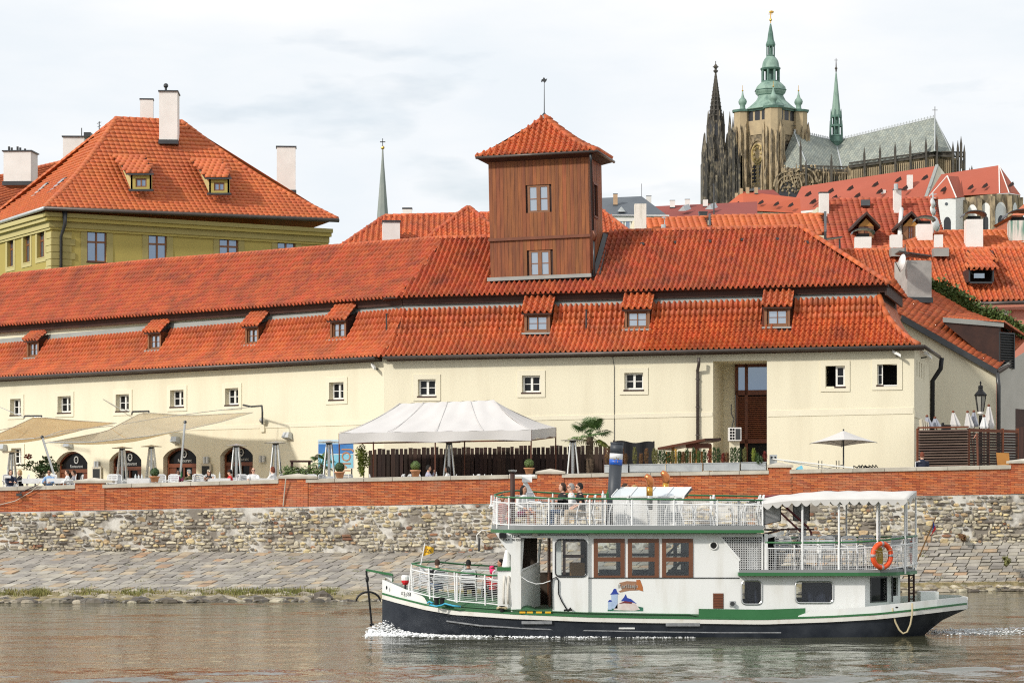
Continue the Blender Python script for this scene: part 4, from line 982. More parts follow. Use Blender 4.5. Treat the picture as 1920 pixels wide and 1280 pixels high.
# ---- orange roofed wing further left
OW = thing('orange_roofed_house','far left house with orange roof and broad white chimney stack','house',(-30,158,ZT))
A,B,C,D = PX(-60,432,150),PX(110,376,160),PX(150,296,165),PX(-60,345,158)
roof_plane(OW,A,B,D,C,'orange_tile',.32,17,'row',.5);caps(OW,D,C,'orange_tile',.16,mortar=False)
body(OW,[A+Vector((.3,.4,-.1)),B+Vector((0,.4,-.1)),B+Vector((-1,10,-.1)),A+Vector((-1,10,-.1))],ZT,'green_wall');gutter(OW,[A+Vector((0,-.15,-.1)),B+Vector((0,-.15,-.1))],.12,'zinc')
o = chimney(8,60,284,336,155.0,'broad white chimney stack with small pipes',d=1.6,parent=OW)
for u in (17,22,33,38,47): MB().tube([PX(u,284,156),PX(u,273+(u % 4)*2,156)],.07,6).build('chimney_pipe','dark_metal',o)
chimney(117,156,257,302,163.0,'white chimney behind the orange roof',d=2.0,parent=OW)
MB().tube([PX(153,255,160),PX(153,240,160)],.03,5).build('aerial_mast','dark_metal',OW);m = MB();m.box(*[c for c in (PX(157,250,160).x,PX(170,250,160).x,160,161,PX(160,256,160).z,PX(160,248,160).z)]);m.build('roof_plant_box','dark_metal',OW)
MB().tube([PX(186,252,158),PX(186,228,158)],.03,5).tube([PX(182,232,158),PX(190,229,158)],.02,4).tube([PX(183,238,158),PX(189,236,158)],.02,4).build('aerial','dark_metal',OW)
on_roof(OW,A,B,D,66,334,.9,1.2,mname='dark_metal',glass='glass_blue',off=.05)
# ---- church spire
mat('spire_stone',(.23,.26,.24),.8,(.33,.34,.31),.6,.7);mat('gilt',(.65,.38,.08),.35,metal=.6)
SP = thing('church_spire','slim grey green church spire with a gilded ball and cross','church spire',(PX(717,420,300).x,300,20))
c = PX(717.5,420,300);s = 300/F
m = MB();m.lathe([(13*s,-40),(13*s,0),(11.6*s,10*s),(2.2*s,122*s),(1.4*s,140*s)],c,8,.39);m.build('spire_cone','spire_stone',SP)
MB().ball(c+Vector((0,0,143*s)),3.6*s,8,6).build('ball','gilt',SP)
m = MB();z = c.z+146*s;m.box(c.x-.6*s,c.x+.6*s,299.9,300.1,z,z+14*s);m.box(c.x-5*s,c.x+5*s,299.9,300.1,z+7*s,z+8.4*s);m.build('cross','dark_metal',SP)
# ---- red roofed house behind the ridge, left of the tower
RH = thing('red_hipped_house','house with two red hipped roofs just behind the ridge left of the tower','house',(-1,122,ZT))
A,B,D,C = PX(640,461,118),PX(930,448,118),PX(722,405,122),PX(930,400,122)
roof_plane(RH,A,B,D,C,'pantile_bright',.25,11,'pan',.3);caps(RH,A,D,'pantile',.13,mortar=False,name='hip_tiles');caps(RH,D,C,'pantile_bright',.13,mortar=False)
A2,B2,D2,C2 = PX(770,470,116),PX(960,458,116),PX(876,388,119.4),PX(880,388,119.4)
roof_plane(RH,A2,B2,D2,C2,'pantile_bright',.25,13,'pan',.3,name='front_hip_tiles');caps(RH,A2,D2,'pantile',.12,mortar=False,name='hip_tiles');caps(RH,B2,C2,'pantile',.12,mortar='left',name='hip_tiles')
B3 = PX(1180,434,117);roof_plane(RH,PX(1100,440,117),B3,PX(1112,388,119.6),PX(1122,388,119.6),'pantile_bright',.25,10,'pan',.3,name='right_hip_tiles');caps(RH,PX(1122,390,119.5),B3,'pantile_bright',.12,mortar='left',name='hip_tiles')
m = MB();m.poly([A+Vector((0,.2,-.15)),D+Vector((0,.3,-.2)),C+Vector((0,.3,-.2)),B+Vector((0,.2,-.15))]);m.box(A.x+1,B3.x-.5,118.5,128,ZT,PX(800,470,118).z);m.build('wall','cream',RH)
chimney(716,748,416,452,117.5,'squat white chimney block at the ridge',parent=RH,d=1.2);chimney(755,772,392,404,123.5,'small white chimney on the far ridge',parent=RH)
# ---- slate roofed house right of the tower, dark red roofs
SR = thing('slate_roofed_house','house with grey slate hipped roof beyond the wooden tower','house',(PX(1190,420,330).x,335,20))
mat('slate',(.085,.098,.115),.65,(.12,.135,.15),.3,.7)
Y = 330;A,B,D,C = PX(1060,404,Y),PX(1254,406,Y),PX(1060,374,Y+8),PX(1203,368,Y+8)
m = MB();m.poly([A,B,C,D]);m.poly([B,B+Vector((2,16,0)),C]);m.poly([D,C,C+Vector((0,12,-3)),D+Vector((0,12,-3))]);m.build('roof','slate',SR)
m = MB();a,b = PX(1062,408,Y+.6),PX(1250,408,Y+.6);m.box(a.x,b.x,Y+.5,Y+14,15,a.z+.3);m.box(a.x,b.x+.3,Y+.2,Y+.5,a.z-.5,a.z+.3);m.build('wall','white_plaster',SR)
for u in (1163,1177,1222,1236):
    q = PX(u,421,Y+.45);m = MB();m.box(q.x-.22,q.x+.22,Y+.38,Y+.49,q.z-.55,q.z+.55);w = m.build('window','glass_blue',SR);m = MB();m.box(q.x-.38,q.x-.23,Y+.3,Y+.49,q.z-.7,q.z+.7);m.box(q.x+.23,q.x+.38,Y+.3,Y+.49,q.z-.7,q.z+.7);m.box(q.x-.23,q.x+.23,Y+.3,Y+.49,q.z+.56,q.z+.7);m.build('frame','white_frame',w)
mat('brick_buff',(.50,.33,.2),.9,(.4,.25,.15),2,.5)
chimney(1150,1158,364,382,Y+4,'buff brick chimney on the slate roof','brick_buff',parent=SR);chimney(1212,1221,368,384,Y+7,'pale chimney at the slate hip',parent=SR)
MB().tube([C,C+Vector((0,0,1.6))],.04,4).build('lightning_rod','dark_metal',SR)
q = PX(1165,396,Y+2);m = MB();m.prism([q+Vector((-.5,-1.2,-.2)),q+Vector((.5,-1.2,-.2)),q+Vector((0,-1.2,.4))],(0,1.5,.2));m.build('roof_dormer','zinc',SR)
DR = thing('dark_red_roofed_house','long dark red roof with three pale chimneys left of the cathedral','house',(PX(1310,400,420).x,420,20))
Y = 420;A,B,D,C = PX(1232,412,Y),PX(1420,402,Y),PX(1222,387,Y+9),PX(1420,378,Y+9)
m = MB();m.poly([A,B,C,D]);m.poly([D,C,C+Vector((0,9,-4)),D+Vector((0,9,-4))]);m.build('roof','dark_red_tile',DR)
m = MB();m.box(A.x,B.x,Y+.4,Y+17,20,A.z-.05);m.build('wall','cream',DR);m = MB();m.tube([D,A],.35,4);m.build('verge_flashing','zinc',DR)
for u,v in ((1261,376),(1289,374),(1323,374)): chimney(u-4.5,u+4.5,v,v+11,Y+7,'pale chimney on the dark red ridge',parent=DR,group=None)
for u,v in ((1278,393),(1328,390)): q = PX(u,v,Y+3);m = MB();m.prism([q+Vector((-.6,-.8,-.3)),q+Vector((.6,-.8,-.3)),q+Vector((.2,-.8,.5))],(1.0,1.6,.5));m.build('roof_dormer','zinc',DR)
# white chimney stack and the two orange roof slabs behind the main ridge
OR = thing('orange_tiled_house','low house with two bright orange tiled slopes just behind the right ridge','house',(8,128,ZT))
A,B,D,C = PX(1205,436,124),PX(1327,430,124),PX(1212,411,126.5),PX(1327,407,126.5)
roof_plane(OR,A,B,D,C,'orange_tile',.28,6,'row',.6);caps(OR,D,C,'orange_tile',.12,mortar=False)
A,B,D,C = PX(1329,442,124),PX(1545,440,124),PX(1329,405.5,127.5),PX(1545,402,127.5)
roof_plane(OR,A,B,D,C,'orange_tile',.28,8,'row',.6,name='right_roof_tiles');caps(OR,D,C,'orange_tile',.12,mortar=False)
m = MB();m.box(A.x-3.4,B.x,127.6,134,ZT,D.z-.2);m.box(A.x-3.4,B.x,124.4,127.5,ZT,A.z-.1);m.build('wall','cream',OR);m = MB();m.prism([D+Vector((-.02,-.1,-.9)),D+Vector((-.02,-.1,.12)),A+Vector((-.02,-.1,.1)),A+Vector((-.02,-.1,-.8))],(.1,0,0));m.build('party_wall_flashing','dark_metal',OR)
m = MB();m.prism([C+Vector((0,0,-.3)),C+Vector((0,0,.15)),B+Vector((0,0,.15)),B+Vector((0,0,-.3))],(.12,0,0));m.build('verge_flashing','dark_metal',OR)
mat('mossy_plaster',(.74,.69,.62),.9,(.30,.29,.20),2.2,.6,.2,10,stretch=(2,2,.35),mixpos=(.5,.75))
o = chimney(1190,1212,382,436,123.0,'tall white chimney stained with moss','mossy_plaster',d=.6,cap=None,parent=OR)
chimney(1311,1326,399,410,128.5,'small dark metal vent box','dark_metal',parent=OR);MB().tube([PX(1338.5,406,128),PX(1338.5,345,128)],.035,5).tube([PX(1336,362,128),PX(1341,362,128)],.02,4).tube([PX(1336,346,128),PX(1339,345,128)],.03,4).build('aerial_mast','dark_metal',OR)
MB().tube([PX(1244,431,123.6),PX(1244,421,123.6)],.12,8).tube([PX(1246,424,123.6),PX(1246,409,123.6)],.025,4).lathe([(.14,0),(.02,.06)],PX(1245,409,123.6),8).build('roof_vent','zinc',OR)
# ---- house with two gabled dormers, and the hipped orange roofs at the right
mat('ochre_wood',(.45,.20,.035),.6,(.32,.13,.03),4,.6)
mat('weathered_tile',(.46,.10,.045),.7,(.30,.07,.035),.8,.7,.1,12,isl=.15)
DH = thing('dormer_house','house with two ochre gabled dormers in its weathered red tile roof','house',(18,152,ZT))
A,B,D,C = PX(1546,476,150),PX(1772,474,150),PX(1551,375,156),PX(1758,372,156)
roof_plane(DH,A,B,D,C,'weathered_tile',.34,22,'row',.6);caps(DH,D,C,'weathered_tile',.16,mortar=False)
m = MB();m.box(A.x+.3,B.x-.3,156.2,164,ZT,D.z-.4);m.box(A.x+.3,B.x-.3,150.3,156.1,ZT,A.z-.15);m.build('wall','cream',DH)
def gable_dormer(parent,uc,v_apex,v_eave,v_sill,hw,Yf,Yr):
    s = Yf/F;a = PX(uc-hw,v_sill,Yf);b = PX(uc+hw,v_sill,Yf);fr = Fr((a.x,a.y),(b.x,b.y));L = fr.L;z0 = a.z;ze = PX(uc,v_eave,Yf).z;za = PX(uc,v_apex,Yf).z
    m = MB();m.T = fr;m.box(0,.3,-.2,0,z0,ze);m.box(L-.3,L,-.2,0,z0,ze);d = m.build('dormer','window_wood',parent)
    m = MB();m.prism([fr(0,0,ze),fr(L,0,ze),fr(L/2,0,za-.1)],-fr.n*.2);m.build('gable_board','ochre_wood',d)
    window(fr,.3,L-.3,z0,ze,d,depth=.12,frame='door_wood',glass='glass_blue',cols=2,rows=2,fw=.08,mull=.09,name='casement')
    m = MB();back = Vector((0,Yr-Yf,0));e = .35
    for sg in (0,1):
        p = fr(-e if sg == 0 else L+e,.3,ze-.15);q = fr(L/2,.3,za+.1);m.hexa([p,q,q+back,p+back] if sg == 0 else [q,p,p+back,q+back],[v+Vector((0,0,.16)) for v in ([p,q,q+back,p+back] if sg == 0 else [q,p,p+back,q+back])])
    m.build('dormer_roof','dark_timber',d)
gable_dormer(DH,1624,406,424,446,14,150.2,155);gable_dormer(DH,1708,405,424,449,15,150.0,155)
for (u0,u1,v0,v1,l) in ((1537,1554,362,404,'white chimney at the left end of the roof'),(1676,1690,356,403,'tall thin white chimney with a pipe')): chimney(u0,u1,v0,v1,154.2,l,parent=DH)
MB().tube([PX(1690,392,153),PX(1687,442,149.6)],.13,8).build('flue_pipe','white_plaster',DH,smooth=rad(50));MB().tube([PX(1680,356,154),PX(1680,345,154)],.13,8).build('chimney_pipe','zinc',DH)
q0,q1,q2,q3 = PX(1614,389,154.6),PX(1631,389,154.6),PX(1631,378,155.1),PX(1614,378,155.1);m = MB();e = Vector((0,-.12,.1));m.hexa([q0,q1,q2,q3],[q+e for q in (q0,q1,q2,q3)]);m.build('skylight','dark_metal',DH)
MB().tube([PX(1749,440,151),PX(1749,362,151)],.05,5).tube([PX(1742,366,151),PX(1756,364,151)],.03,4).tube([PX(1744,372,151),PX(1754,371,151)],.03,4).build('aerial_mast','steel',DH)
def dish(parent,u,v,ru,rv,Y,tilt):
    c = PX(u,v,Y);m = MB();r = rv*Y/F;prof = [(r*k/4,-.18*r*(1-(k/4)**2)) for k in range(5)]
    vs = MB();vs.lathe(prof+[(r,.02)],(0,0,0),14);M = Matrix.Rotation(tilt,4,'Z') @ Matrix.Rotation(rad(80),4,'X');m.add([M @ Vector(p)+c for p in vs.v],vs.f);o = m.build('satellite_dish','white_paint',parent,smooth=rad(40))
    k = M.to_3x3() @ Vector((0,0,r*.9));MB().tube([c-M.to_3x3() @ Vector((0,r,0)),c+k*.9],.02,4).build('feed_arm','dark_metal',o)
for u,v,rv in ((1749,381,9),(1749,395,10),(1754,420,15)): dish(DH,u,v,6,rv,149.5,rad(52))
HO = thing('hipped_orange_house','house with low hipped orange roof and white hooded chimneys at the right','house',(PX(1800,450,138).x,139,ZT))
A,B,D,C = PX(1612,476,136),PX(1930,470,136),PX(1771,434,140),PX(1930,433,140)
roof_plane(HO,A,B,D,C,'orange_tile',.3,11,'row',.6);caps(HO,A,D,'orange_tile',.13,mortar=False,name='hip_tiles');caps(HO,D,C,'orange_tile',.13,mortar=False)
m = MB();m.box(A.x+1.5,B.x,136.4,146,ZT,A.z-.1);m.build('wall','cream',HO)
chimney(1604,1635,444,470,135.0,'short white chimney with a curved hood','white_plaster',d=.7,cap='hood',parent=HO);chimney(1671,1692,440,470,135.2,'white chimney without a cap','white_plaster',d=.6,cap=None,parent=HO)
chimney(1721,1749,420,452,138.0,'white chimney with a curved hood beside the dishes','white_plaster',d=.8,cap='hood',parent=HO);chimney(1753,1769,440,470,135.2,'narrow white chimney','white_plaster',d=.5,cap=None,parent=HO)
chimney(1813,1844,411,466,136.3,'tall white chimney with a curved hood','white_plaster',d=1.0,cap='hood',parent=HO)
mat('streaked_plaster',(.68,.64,.58),.9,(.05,.22,.16),.9,.85,stretch=(3,3,.3),mixpos=(.5,.62));chimney(1895,1940,413,458,137.4,'white chimney streaked green by copper','streaked_plaster',d=1.3,cap='hood',parent=HO)
chimney(1573,1576,448,472,134.6,'thin flue','dark_metal',cap=None,parent=HO);m = MB();q = PX(1562,450,134.6);m.hexa([q+Vector((-.5,-.3,0)),q+Vector((.45,-.3,.12)),q+Vector((.45,.4,.12)),q+Vector((-.5,.4,0))],[q+Vector((-.5,-.3,.05)),q+Vector((.45,-.3,.17)),q+Vector((.45,.4,.17)),q+Vector((-.5,.4,.05))]);m.build('flue_cover','dark_metal',HO)
# ---- long pantiled house with the pink front
mat('pink_wall',(.60,.24,.17),.9,(.54,.21,.15),.6,.6)
PH = thing('pink_house','pink walled house with long orange red pantile roof at the right edge','house',(18,128,ZT))
A,B,D,C = PX(1540,570,122),PX(1960,562,122),PX(1575,469,127),PX(1960,465,127)
DP = roof_plane(PH,A,B,D,C,'pantile_bright',.245,15,'pan',.36);caps(PH,D,C,'pantile_bright',.13,mortar=False)
m = MB();m.box(A.x+1,B.x,122.5,133,ZT,PX(1800,570,122).z+.1);m.build('wall','pink_wall',PH);m = MB();m.box(A.x+1,B.x,122.1,122.49,PX(1800,580,122).z,PX(1800,570,122).z+.08);m.build('cornice','pink_wall',PH)
gutter(PH,[PX(1840,569,121.8),PX(1960,566,121.8)],.09)
q = PX(1880,592,122.48);m = MB();m.box(q.x-.45,q.x+.25,122.40,122.49,q.z-.8,q.z+.35);m.build('blind_window','white_plaster',PH);q = PX(1914,590,122.48);m = MB();m.box(q.x-.4,q.x+.5,122.44,122.49,q.z-.9,q.z+.5);m.build('blind_window','pink_wall',PH)
u0,u1 = 1817,1863;fr = Fr((PX(u0,520,122.6).x,122.6),(PX(u1,520,122.6).x,122.6));z0,z1 = PX(u0,528,122.6).z,PX(u0,504,122.6).z;L = fr.L
m = MB();m.T = fr;m.box(0,L,-.9,-.8,z0,z1);dd = m.build('dormer','black_hole',PH);m = MB();m.T = fr;m.box(.3,L-.35,-.5,-.42,z0+.2,z0+.42);m.build('pane','glass_sky',dd);m = MB();m.T = fr;m.box(-.02,.05,-1.6,0,z0,z1);m.box(L-.05,L+.02,-1.6,0,z0,z1);m.box(.05,L-.05,-.4,0,z0-.08,z0);m.build('frame','dark_metal',dd)
roof_plane(dd,fr(-.1,.1,z1),fr(L+.1,.1,z1),PX(1813,472,126.6)+Vector((0,0,.1)),PX(1862,472,126.6)+Vector((0,0,.1)),'pantile_bright',.245,5,'pan',.36,name='dormer_tiles')
for u in (1683,1763): q = PX(u,474,126.0);m = MB();m.box(q.x-.35,q.x+.35,125.6,126.4,q.z-.2,q.z+.2);m.build('flashing','lead_grey',PH)
# ---- gabled cream house with ivy
IH = thing('ivy_gabled_house','cream gabled house with ivy along its sloping red roof','house',(PX(1800,700,113).x,114,ZT))
gA,gB = PX(1693,592,112),PX(1869,692,112);gC,gD = PX(1735,528,117.5),PX(1925,634,117.5)
up_ = PX(1640,560,112)
P,Lq = quadP(gB,gD,PX(1640,562,112),PX(1690,500,117.5))
tiles(IH,P,0,Lq,.21,24,lambda s,t: True,'pantile_bright',kind='flat',depth=.34,sL=lambda t: 0,sR=lambda t: Lq)
G0 = PX(1869,690,112);WFr = Fr((PX(1690,700,112).x,112),(G0.x,112.0))
m = MB();m.poly([(PX(1680,0,112).x,112.15,ZT),(G0.x,112.15,ZT),(G0.x,112.15,G0.z-.1),(PX(1680,585,112).x,112.15,PX(1680,585,112).z-.15)]);m.build('gable_wall','cream',IH)
e = Vector((0,-.12,0));m = MB();q = PX(1690,590,112);m.hexa([gB+e+Vector((0,0,-.28)),q+e+Vector((0,0,-.28)),q+Vector((0,.1,-.28)),gB+Vector((0,.1,-.28))],[gB+e,q+e,q+Vector((0,.1,0)),gB+Vector((0,.1,0))]);m.build('verge_board','dark_metal',IH)
RWf = Fr((G0.x+.02,112.2),(PX(1960,690,117.5).x,117.0))
m = MB();m.T = RWf;m.quad((0,0,ZT),(RWf.L,0,ZT),(RWf.L,0,gD.z+.0),(0,0,G0.z-.05));m.build('side_wall','cream_in_shade',IH)
m = MB();m.T = RWf;a0,zt_w = RWf.uv(1904,766);m.box(a0,RWf.L,-.1,.01,ZT,zt_w);m.build('doorway','dark_timber',IH)
gutter(IH,[gB+Vector((.05,-.05,-.12)),gD+Vector((.3,-.1,-.5))],.09)
MB().tube([gB+Vector((.0,-.1,-.15)),gB+Vector((.05,-.15,-.7)),Vector((gB.x+.05,gB.y-.1,ZT))],.09,8).build('rain_pipe','dark_metal',IH,smooth=rad(50))
# roof dormer with louvred front
a,b = PX(1873,690,112.8),PX(1903,692,113.6);ta,tb = PX(1873,622,112.8),PX(1903,620,113.6);fr = Fr((a.x,a.y),(b.x,b.y))
k = PX(1768,604,112.6)
m = MB();m.prism([a,ta+Vector((0,0,.25)),k],(.1,.15,0));d = m.build('louvred_dormer','dark_timber',IH)
m = MB();m.T = fr;z0,z1 = a.z,ta.z;m.box(0,.06,-.1,0,z0,z1);m.box(fr.L-.06,fr.L,-.1,0,z0,z1);m.box(.06,fr.L-.06,-.1,0,z1-.06,z1);m.box(.06,fr.L-.06,-.12,-.1,z0,z1);m.build('frame','dark_metal',d)
for i in range(13): m = MB();m.T = fr;z = z0+.03+i*(z1-z0-.1)/13;m.hexa([(.06,-.02,z),(fr.L-.06,-.02,z),(fr.L-.06,-.09,z+.07),(.06,-.09,z+.07)],[(.06,-.01,z+.02),(fr.L-.06,-.01,z+.02),(fr.L-.06,-.08,z+.09),(.06,-.08,z+.09)]);m.build('louvre','dark_metal',d)
m = MB();m.prism([k+Vector((0,-.06,0)),k+Vector((0,-.06,.2)),ta+Vector((.2,-.06,.42)),ta+Vector((.2,-.06,.2))],(.0,.1,0));m.build('flashing','lead_grey',d)
P2,L2 = quadP(ta+Vector((.2,-.1,.42)),PX(1925,632,116.5),k+Vector((0,0,.2)),PX(1830,585,117.3));tiles(d,P2,0,L2,.21,16,lambda s,t: True,'pantile_bright',kind='flat',depth=.34,sL=lambda t: 0,sR=lambda t: L2,name='dormer_tiles')
o = chimney(1691,1741,488,552,114.5,'big grey rendered chimney with a tilted cover','grey_render',d=1.3,cap=None,parent=IH,split=True)
q = PX(1716,480,114.8);m = MB();m.hexa([q+Vector((-.75,-.4,.15)),q+Vector((.65,-.4,-.05)),q+Vector((.65,1.0,-.05)),q+Vector((-.75,1.0,.15))],[q+Vector((-.75,-.4,.2)),q+Vector((.65,-.4,0)),q+Vector((.65,1.0,0)),q+Vector((-.75,1.0,.2))]);m.build('chimney_cover','dark_metal',o)
MB().tube([PX(1697,492,114.2),PX(1697,458,114.2)],.03,4).tube([PX(1689,484,114.2),PX(1706,480,114.2)],.02,4).tube([PX(1690,478,114.2),PX(1704,476,114.2)],.02,4).build('aerial','dark_metal',o)
dish(IH,1691,493,4,17,113.9,rad(-75))
mb = MB();rr = random.Random(8)
iv0,iv1 = PX(1737,534,117.2),PX(1922,628,117.2)
for i in range(5200):
    t = rr.random();wv = rr.gauss(0,.16)*(1.1 if .1 < t < .8 else .7);p = lerp(iv0,iv1,t)+Vector((wv*.5,-.25-rr.random()*.25,wv*1.0+rr.uniform(-.05,.10)+(.10*math.sin(t*9)-.05)))
    d = Vector((rr.gauss(0,1),-abs(rr.gauss(.4,.6)),rr.gauss(.3,.8))).normalized();x = d.cross(Vector((0,0,1))).normalized()*rr.uniform(.05,.1);y = x.cross(d).normalized()*rr.uniform(.05,.09);mb.quad(p-x,p-y,p+x,p+y)
mb.build('ivy','leaf_mid',IH,kind='stuff')
# ------------------------------------------------------------------ the castle hill: cathedral, palace and church
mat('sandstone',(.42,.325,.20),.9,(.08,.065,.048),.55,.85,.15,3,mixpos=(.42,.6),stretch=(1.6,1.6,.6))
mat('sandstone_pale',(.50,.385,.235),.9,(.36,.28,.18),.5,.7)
mat('black_stone',(.06,.055,.048),.9,(.32,.265,.18),.7,.9,mixpos=(.47,.66),stretch=(1.6,1.6,.5))
mat('soot_stone',(.055,.05,.045),.9,(.14,.12,.09),.6,.6)
mat('verdigris',(.24,.35,.285),.6,(.085,.155,.125),.6,.9,mixpos=(.45,.7),stretch=(1,1,.4))
mat('verdigris_dark',(.07,.14,.115),.6,(.15,.27,.21),.6,.7)
mat('cathedral_glass',(.03,.03,.035),.25)
def harlequin():
    m = mat('patterned_slate',(.25,.265,.25),.7);t = m.node_tree;b = t.nodes['Principled BSDF'];L = t.links.new
    g = t.nodes.new('ShaderNodeTexCoord');mp = t.nodes.new('ShaderNodeMapping');mp.inputs['Rotation'].default_value = (0,rad(45),0);mp.inputs['Scale'].default_value = (1.3,.0,1.0)
    ck = t.nodes.new('ShaderNodeTexBrick');ck.inputs['Color1'].default_value = (.22,.245,.235,1);ck.inputs['Color2'].default_value = (.31,.325,.29,1);ck.inputs['Mortar'].default_value = (.12,.135,.135,1);ck.inputs['Scale'].default_value = 1.0;ck.inputs['Mortar Size'].default_value = .06;ck.inputs['Brick Width'].default_value = .9;ck.inputs['Row Height'].default_value = .9
    sp = t.nodes.new('ShaderNodeSeparateXYZ');cb = t.nodes.new('ShaderNodeCombineXYZ');L(g.outputs['Object'],mp.inputs[0]);L(mp.outputs[0],sp.inputs[0]);L(sp.outputs[0],cb.inputs[0]);L(sp.outputs[2],cb.inputs[1]);L(cb.outputs[0],ck.inputs[0])
    nz = t.nodes.new('ShaderNodeTexNoise');nz.inputs['Scale'].default_value = .35;L(g.outputs['Object'],nz.inputs[0]);mi = t.nodes.new('ShaderNodeMix');mi.data_type = 'RGBA';mi.blend_type = 'MULTIPLY';mi.inputs[0].default_value = .6;L(ck.outputs[0],mi.inputs[6]);L(nz.outputs[0],mi.inputs[7])
    ml = t.nodes.new('ShaderNodeMix');ml.data_type = 'RGBA';ml.blend_type = 'MULTIPLY';ml.inputs[0].default_value = 1;ml.inputs[7].default_value = (1.45,1.45,1.36,1);L(mi.outputs[2],ml.inputs[6]);L(ml.outputs[2],b.inputs['Base Color'])
harlequin()
mat('pale_gilt',(.55,.42,.18),.6)
YC = 900.0;sc = YC/F            # metres per photo pixel at the cathedral
CT = thing('gothic_cathedral','dark gothic cathedral with green topped tower and patterned slate roof on the hill','cathedral',(PX(1550,400,YC).x,YC,60))
def C(u,v,dy=0.0): return PX(u,v,YC)+Vector((0,dy,0))
def spire(mb,u,v0,v1,hw,dy=0,n=4,tip=.15):
    c = C(u,v1,dy);mb.lathe([(hw*sc,-2),(hw*sc,0),(hw*sc*1.25,.02),(hw*sc*tip,(v1-v0)*sc)],c,n,math.pi/4)
def pier(mb,u,v0,v1,hw,dy=0,dd=2.0):
    a,b = C(u-hw,v1,dy),C(u+hw,v0,dy);mb.box(a.x,b.x,YC+dy,YC+dy+dd,a.z,b.z)
# west spires
rr = random.Random(21)
def west(parent,u,vtip,dy,name):
    m = MB();c = C(u,375,dy)
    m.lathe([(22*sc,-12),(22*sc,92*sc),(20*sc,112*sc),(15.5*sc,126*sc),(14.5*sc,157*sc)],c,8,.39);o = m.build(name,'black_stone',parent)
    b = MB()
    for a in range(8):
        an = a*math.pi/4+.39;x = math.cos(an)*23.5*sc;y = math.sin(an)*23.5*sc
        b.T = lambda px,py,pz,x=x,y=y: c+Vector((x+px,y+py,pz))
        b.box(-.85,.85,-.85,.85,-12,100*sc);b.lathe([(.9,100*sc),(1.1,102*sc),(.12,134*sc)],(0,0,0),4,.78)
        k = .66;b.box(-.5-x*(1-k)/1,.5-x*(1-k),-.5-y*(1-k),.5-y*(1-k),95*sc,150*sc);b.lathe([(.6,150*sc),(.08,176*sc)],(-x*(1-k),-y*(1-k),0),4,.78)
    b.T = None;b.build('buttresses','black_stone',o,kind='stuff')
    w = MB()
    for a in range(8):
        an = a*math.pi/4;d = Vector((math.cos(an),math.sin(an),0));t = Vector((-d.y,d.x,0))
        for z0,z1,r,hw in ((8*sc,84*sc,20.6*sc,.75),(128*sc,152*sc,14.1*sc,.8)):
            for q in ((-1.1,1.1) if hw < .7 else (0,)):
                p = c+d*(r+.04)+t*q;w.add([p-t*hw+Vector((0,0,z0)),p+t*hw+Vector((0,0,z0)),p+t*hw+Vector((0,0,z1-1.5)),p+Vector((0,0,z1)),p-t*hw+Vector((0,0,z1-1.5))],[(0,1,2,3,4)])
    w.build('tall_windows','cathedral_glass',o,kind='stuff')
    # openwork stone spire: eight ribs, rings and crockets
    s = MB();zb_,zt_ = 155*sc,(375-vtip-8)*sc
    for a in range(8):
        an = a*math.pi/4+.39;d = Vector((math.cos(an),math.sin(an),0))
        s.tube([c+d*12.8*sc+Vector((0,0,zb_)),c+d*.6*sc+Vector((0,0,zt_))],[.45,.22],4)
        for k in range(13): t = k/13;p = c+d*lerp(12.8,.6,t)*sc*1.08+Vector((0,0,lerp(zb_,zt_,t)));s.ball(p,.42-.2*t,4,3)
    for k in range(11): t = (k/11)**.85;r = lerp(12.8,.6,t)*sc;s.tube([c+Vector((math.cos(a*math.pi/4+.39)*r,math.sin(a*math.pi/4+.39)*r,lerp(zb_,zt_,t))) for a in range(8)],.3,4,closed=True)
    s.lathe([(11*sc,zb_),(.4*sc,zt_)],c,8,.39);s.lathe([(.5,zt_),(.9,zt_+.6),(.3,zt_+1.2),(.9,zt_+2),(.2,zt_+3)],c,6);s.tube([c+Vector((-1,0,zt_+2)),c+Vector((1,0,zt_+2))],.2,4);s.tube([c+Vector((0,0,zt_+1)),c+Vector((0,0,zt_+4))],.18,4)
    s.build('openwork_spire','soot_stone',o)
    return o
west(CT,1347,118,12,'west_tower')
m = MB()
for (u,v0,v1,vb,hw) in ((1321,252,300,400,5),(1318,300,330,400,3),(1329,225,260,400,4),(1367,212,245,400,5),(1373,222,252,400,4),(1380,268,290,400,4),(1377,240,270,400,3),(1336,285,300,400,3),(1358,285,300,400,3),(1384,290,310,400,3),(1341,320,332,400,3),(1352,322,336,400,3),(1364,320,335,400,3)):
    hw *= .62;pier(m,u,v1,vb,hw,-4+rr.uniform(-1.5,1.5),2);spire(m,u,v0,v1,hw*1.2,-3)
for k in range(26):
    u = 1317+k*2.7;v1 = rr.uniform(300,350);pier(m,u,v1,400,.8,-4.5,1);spire(m,u,v1-rr.uniform(6,14),v1,1.1,-4)
pier(m,1349,300,400,30,4,10);m.build('west_front','black_stone',CT,kind='stuff')
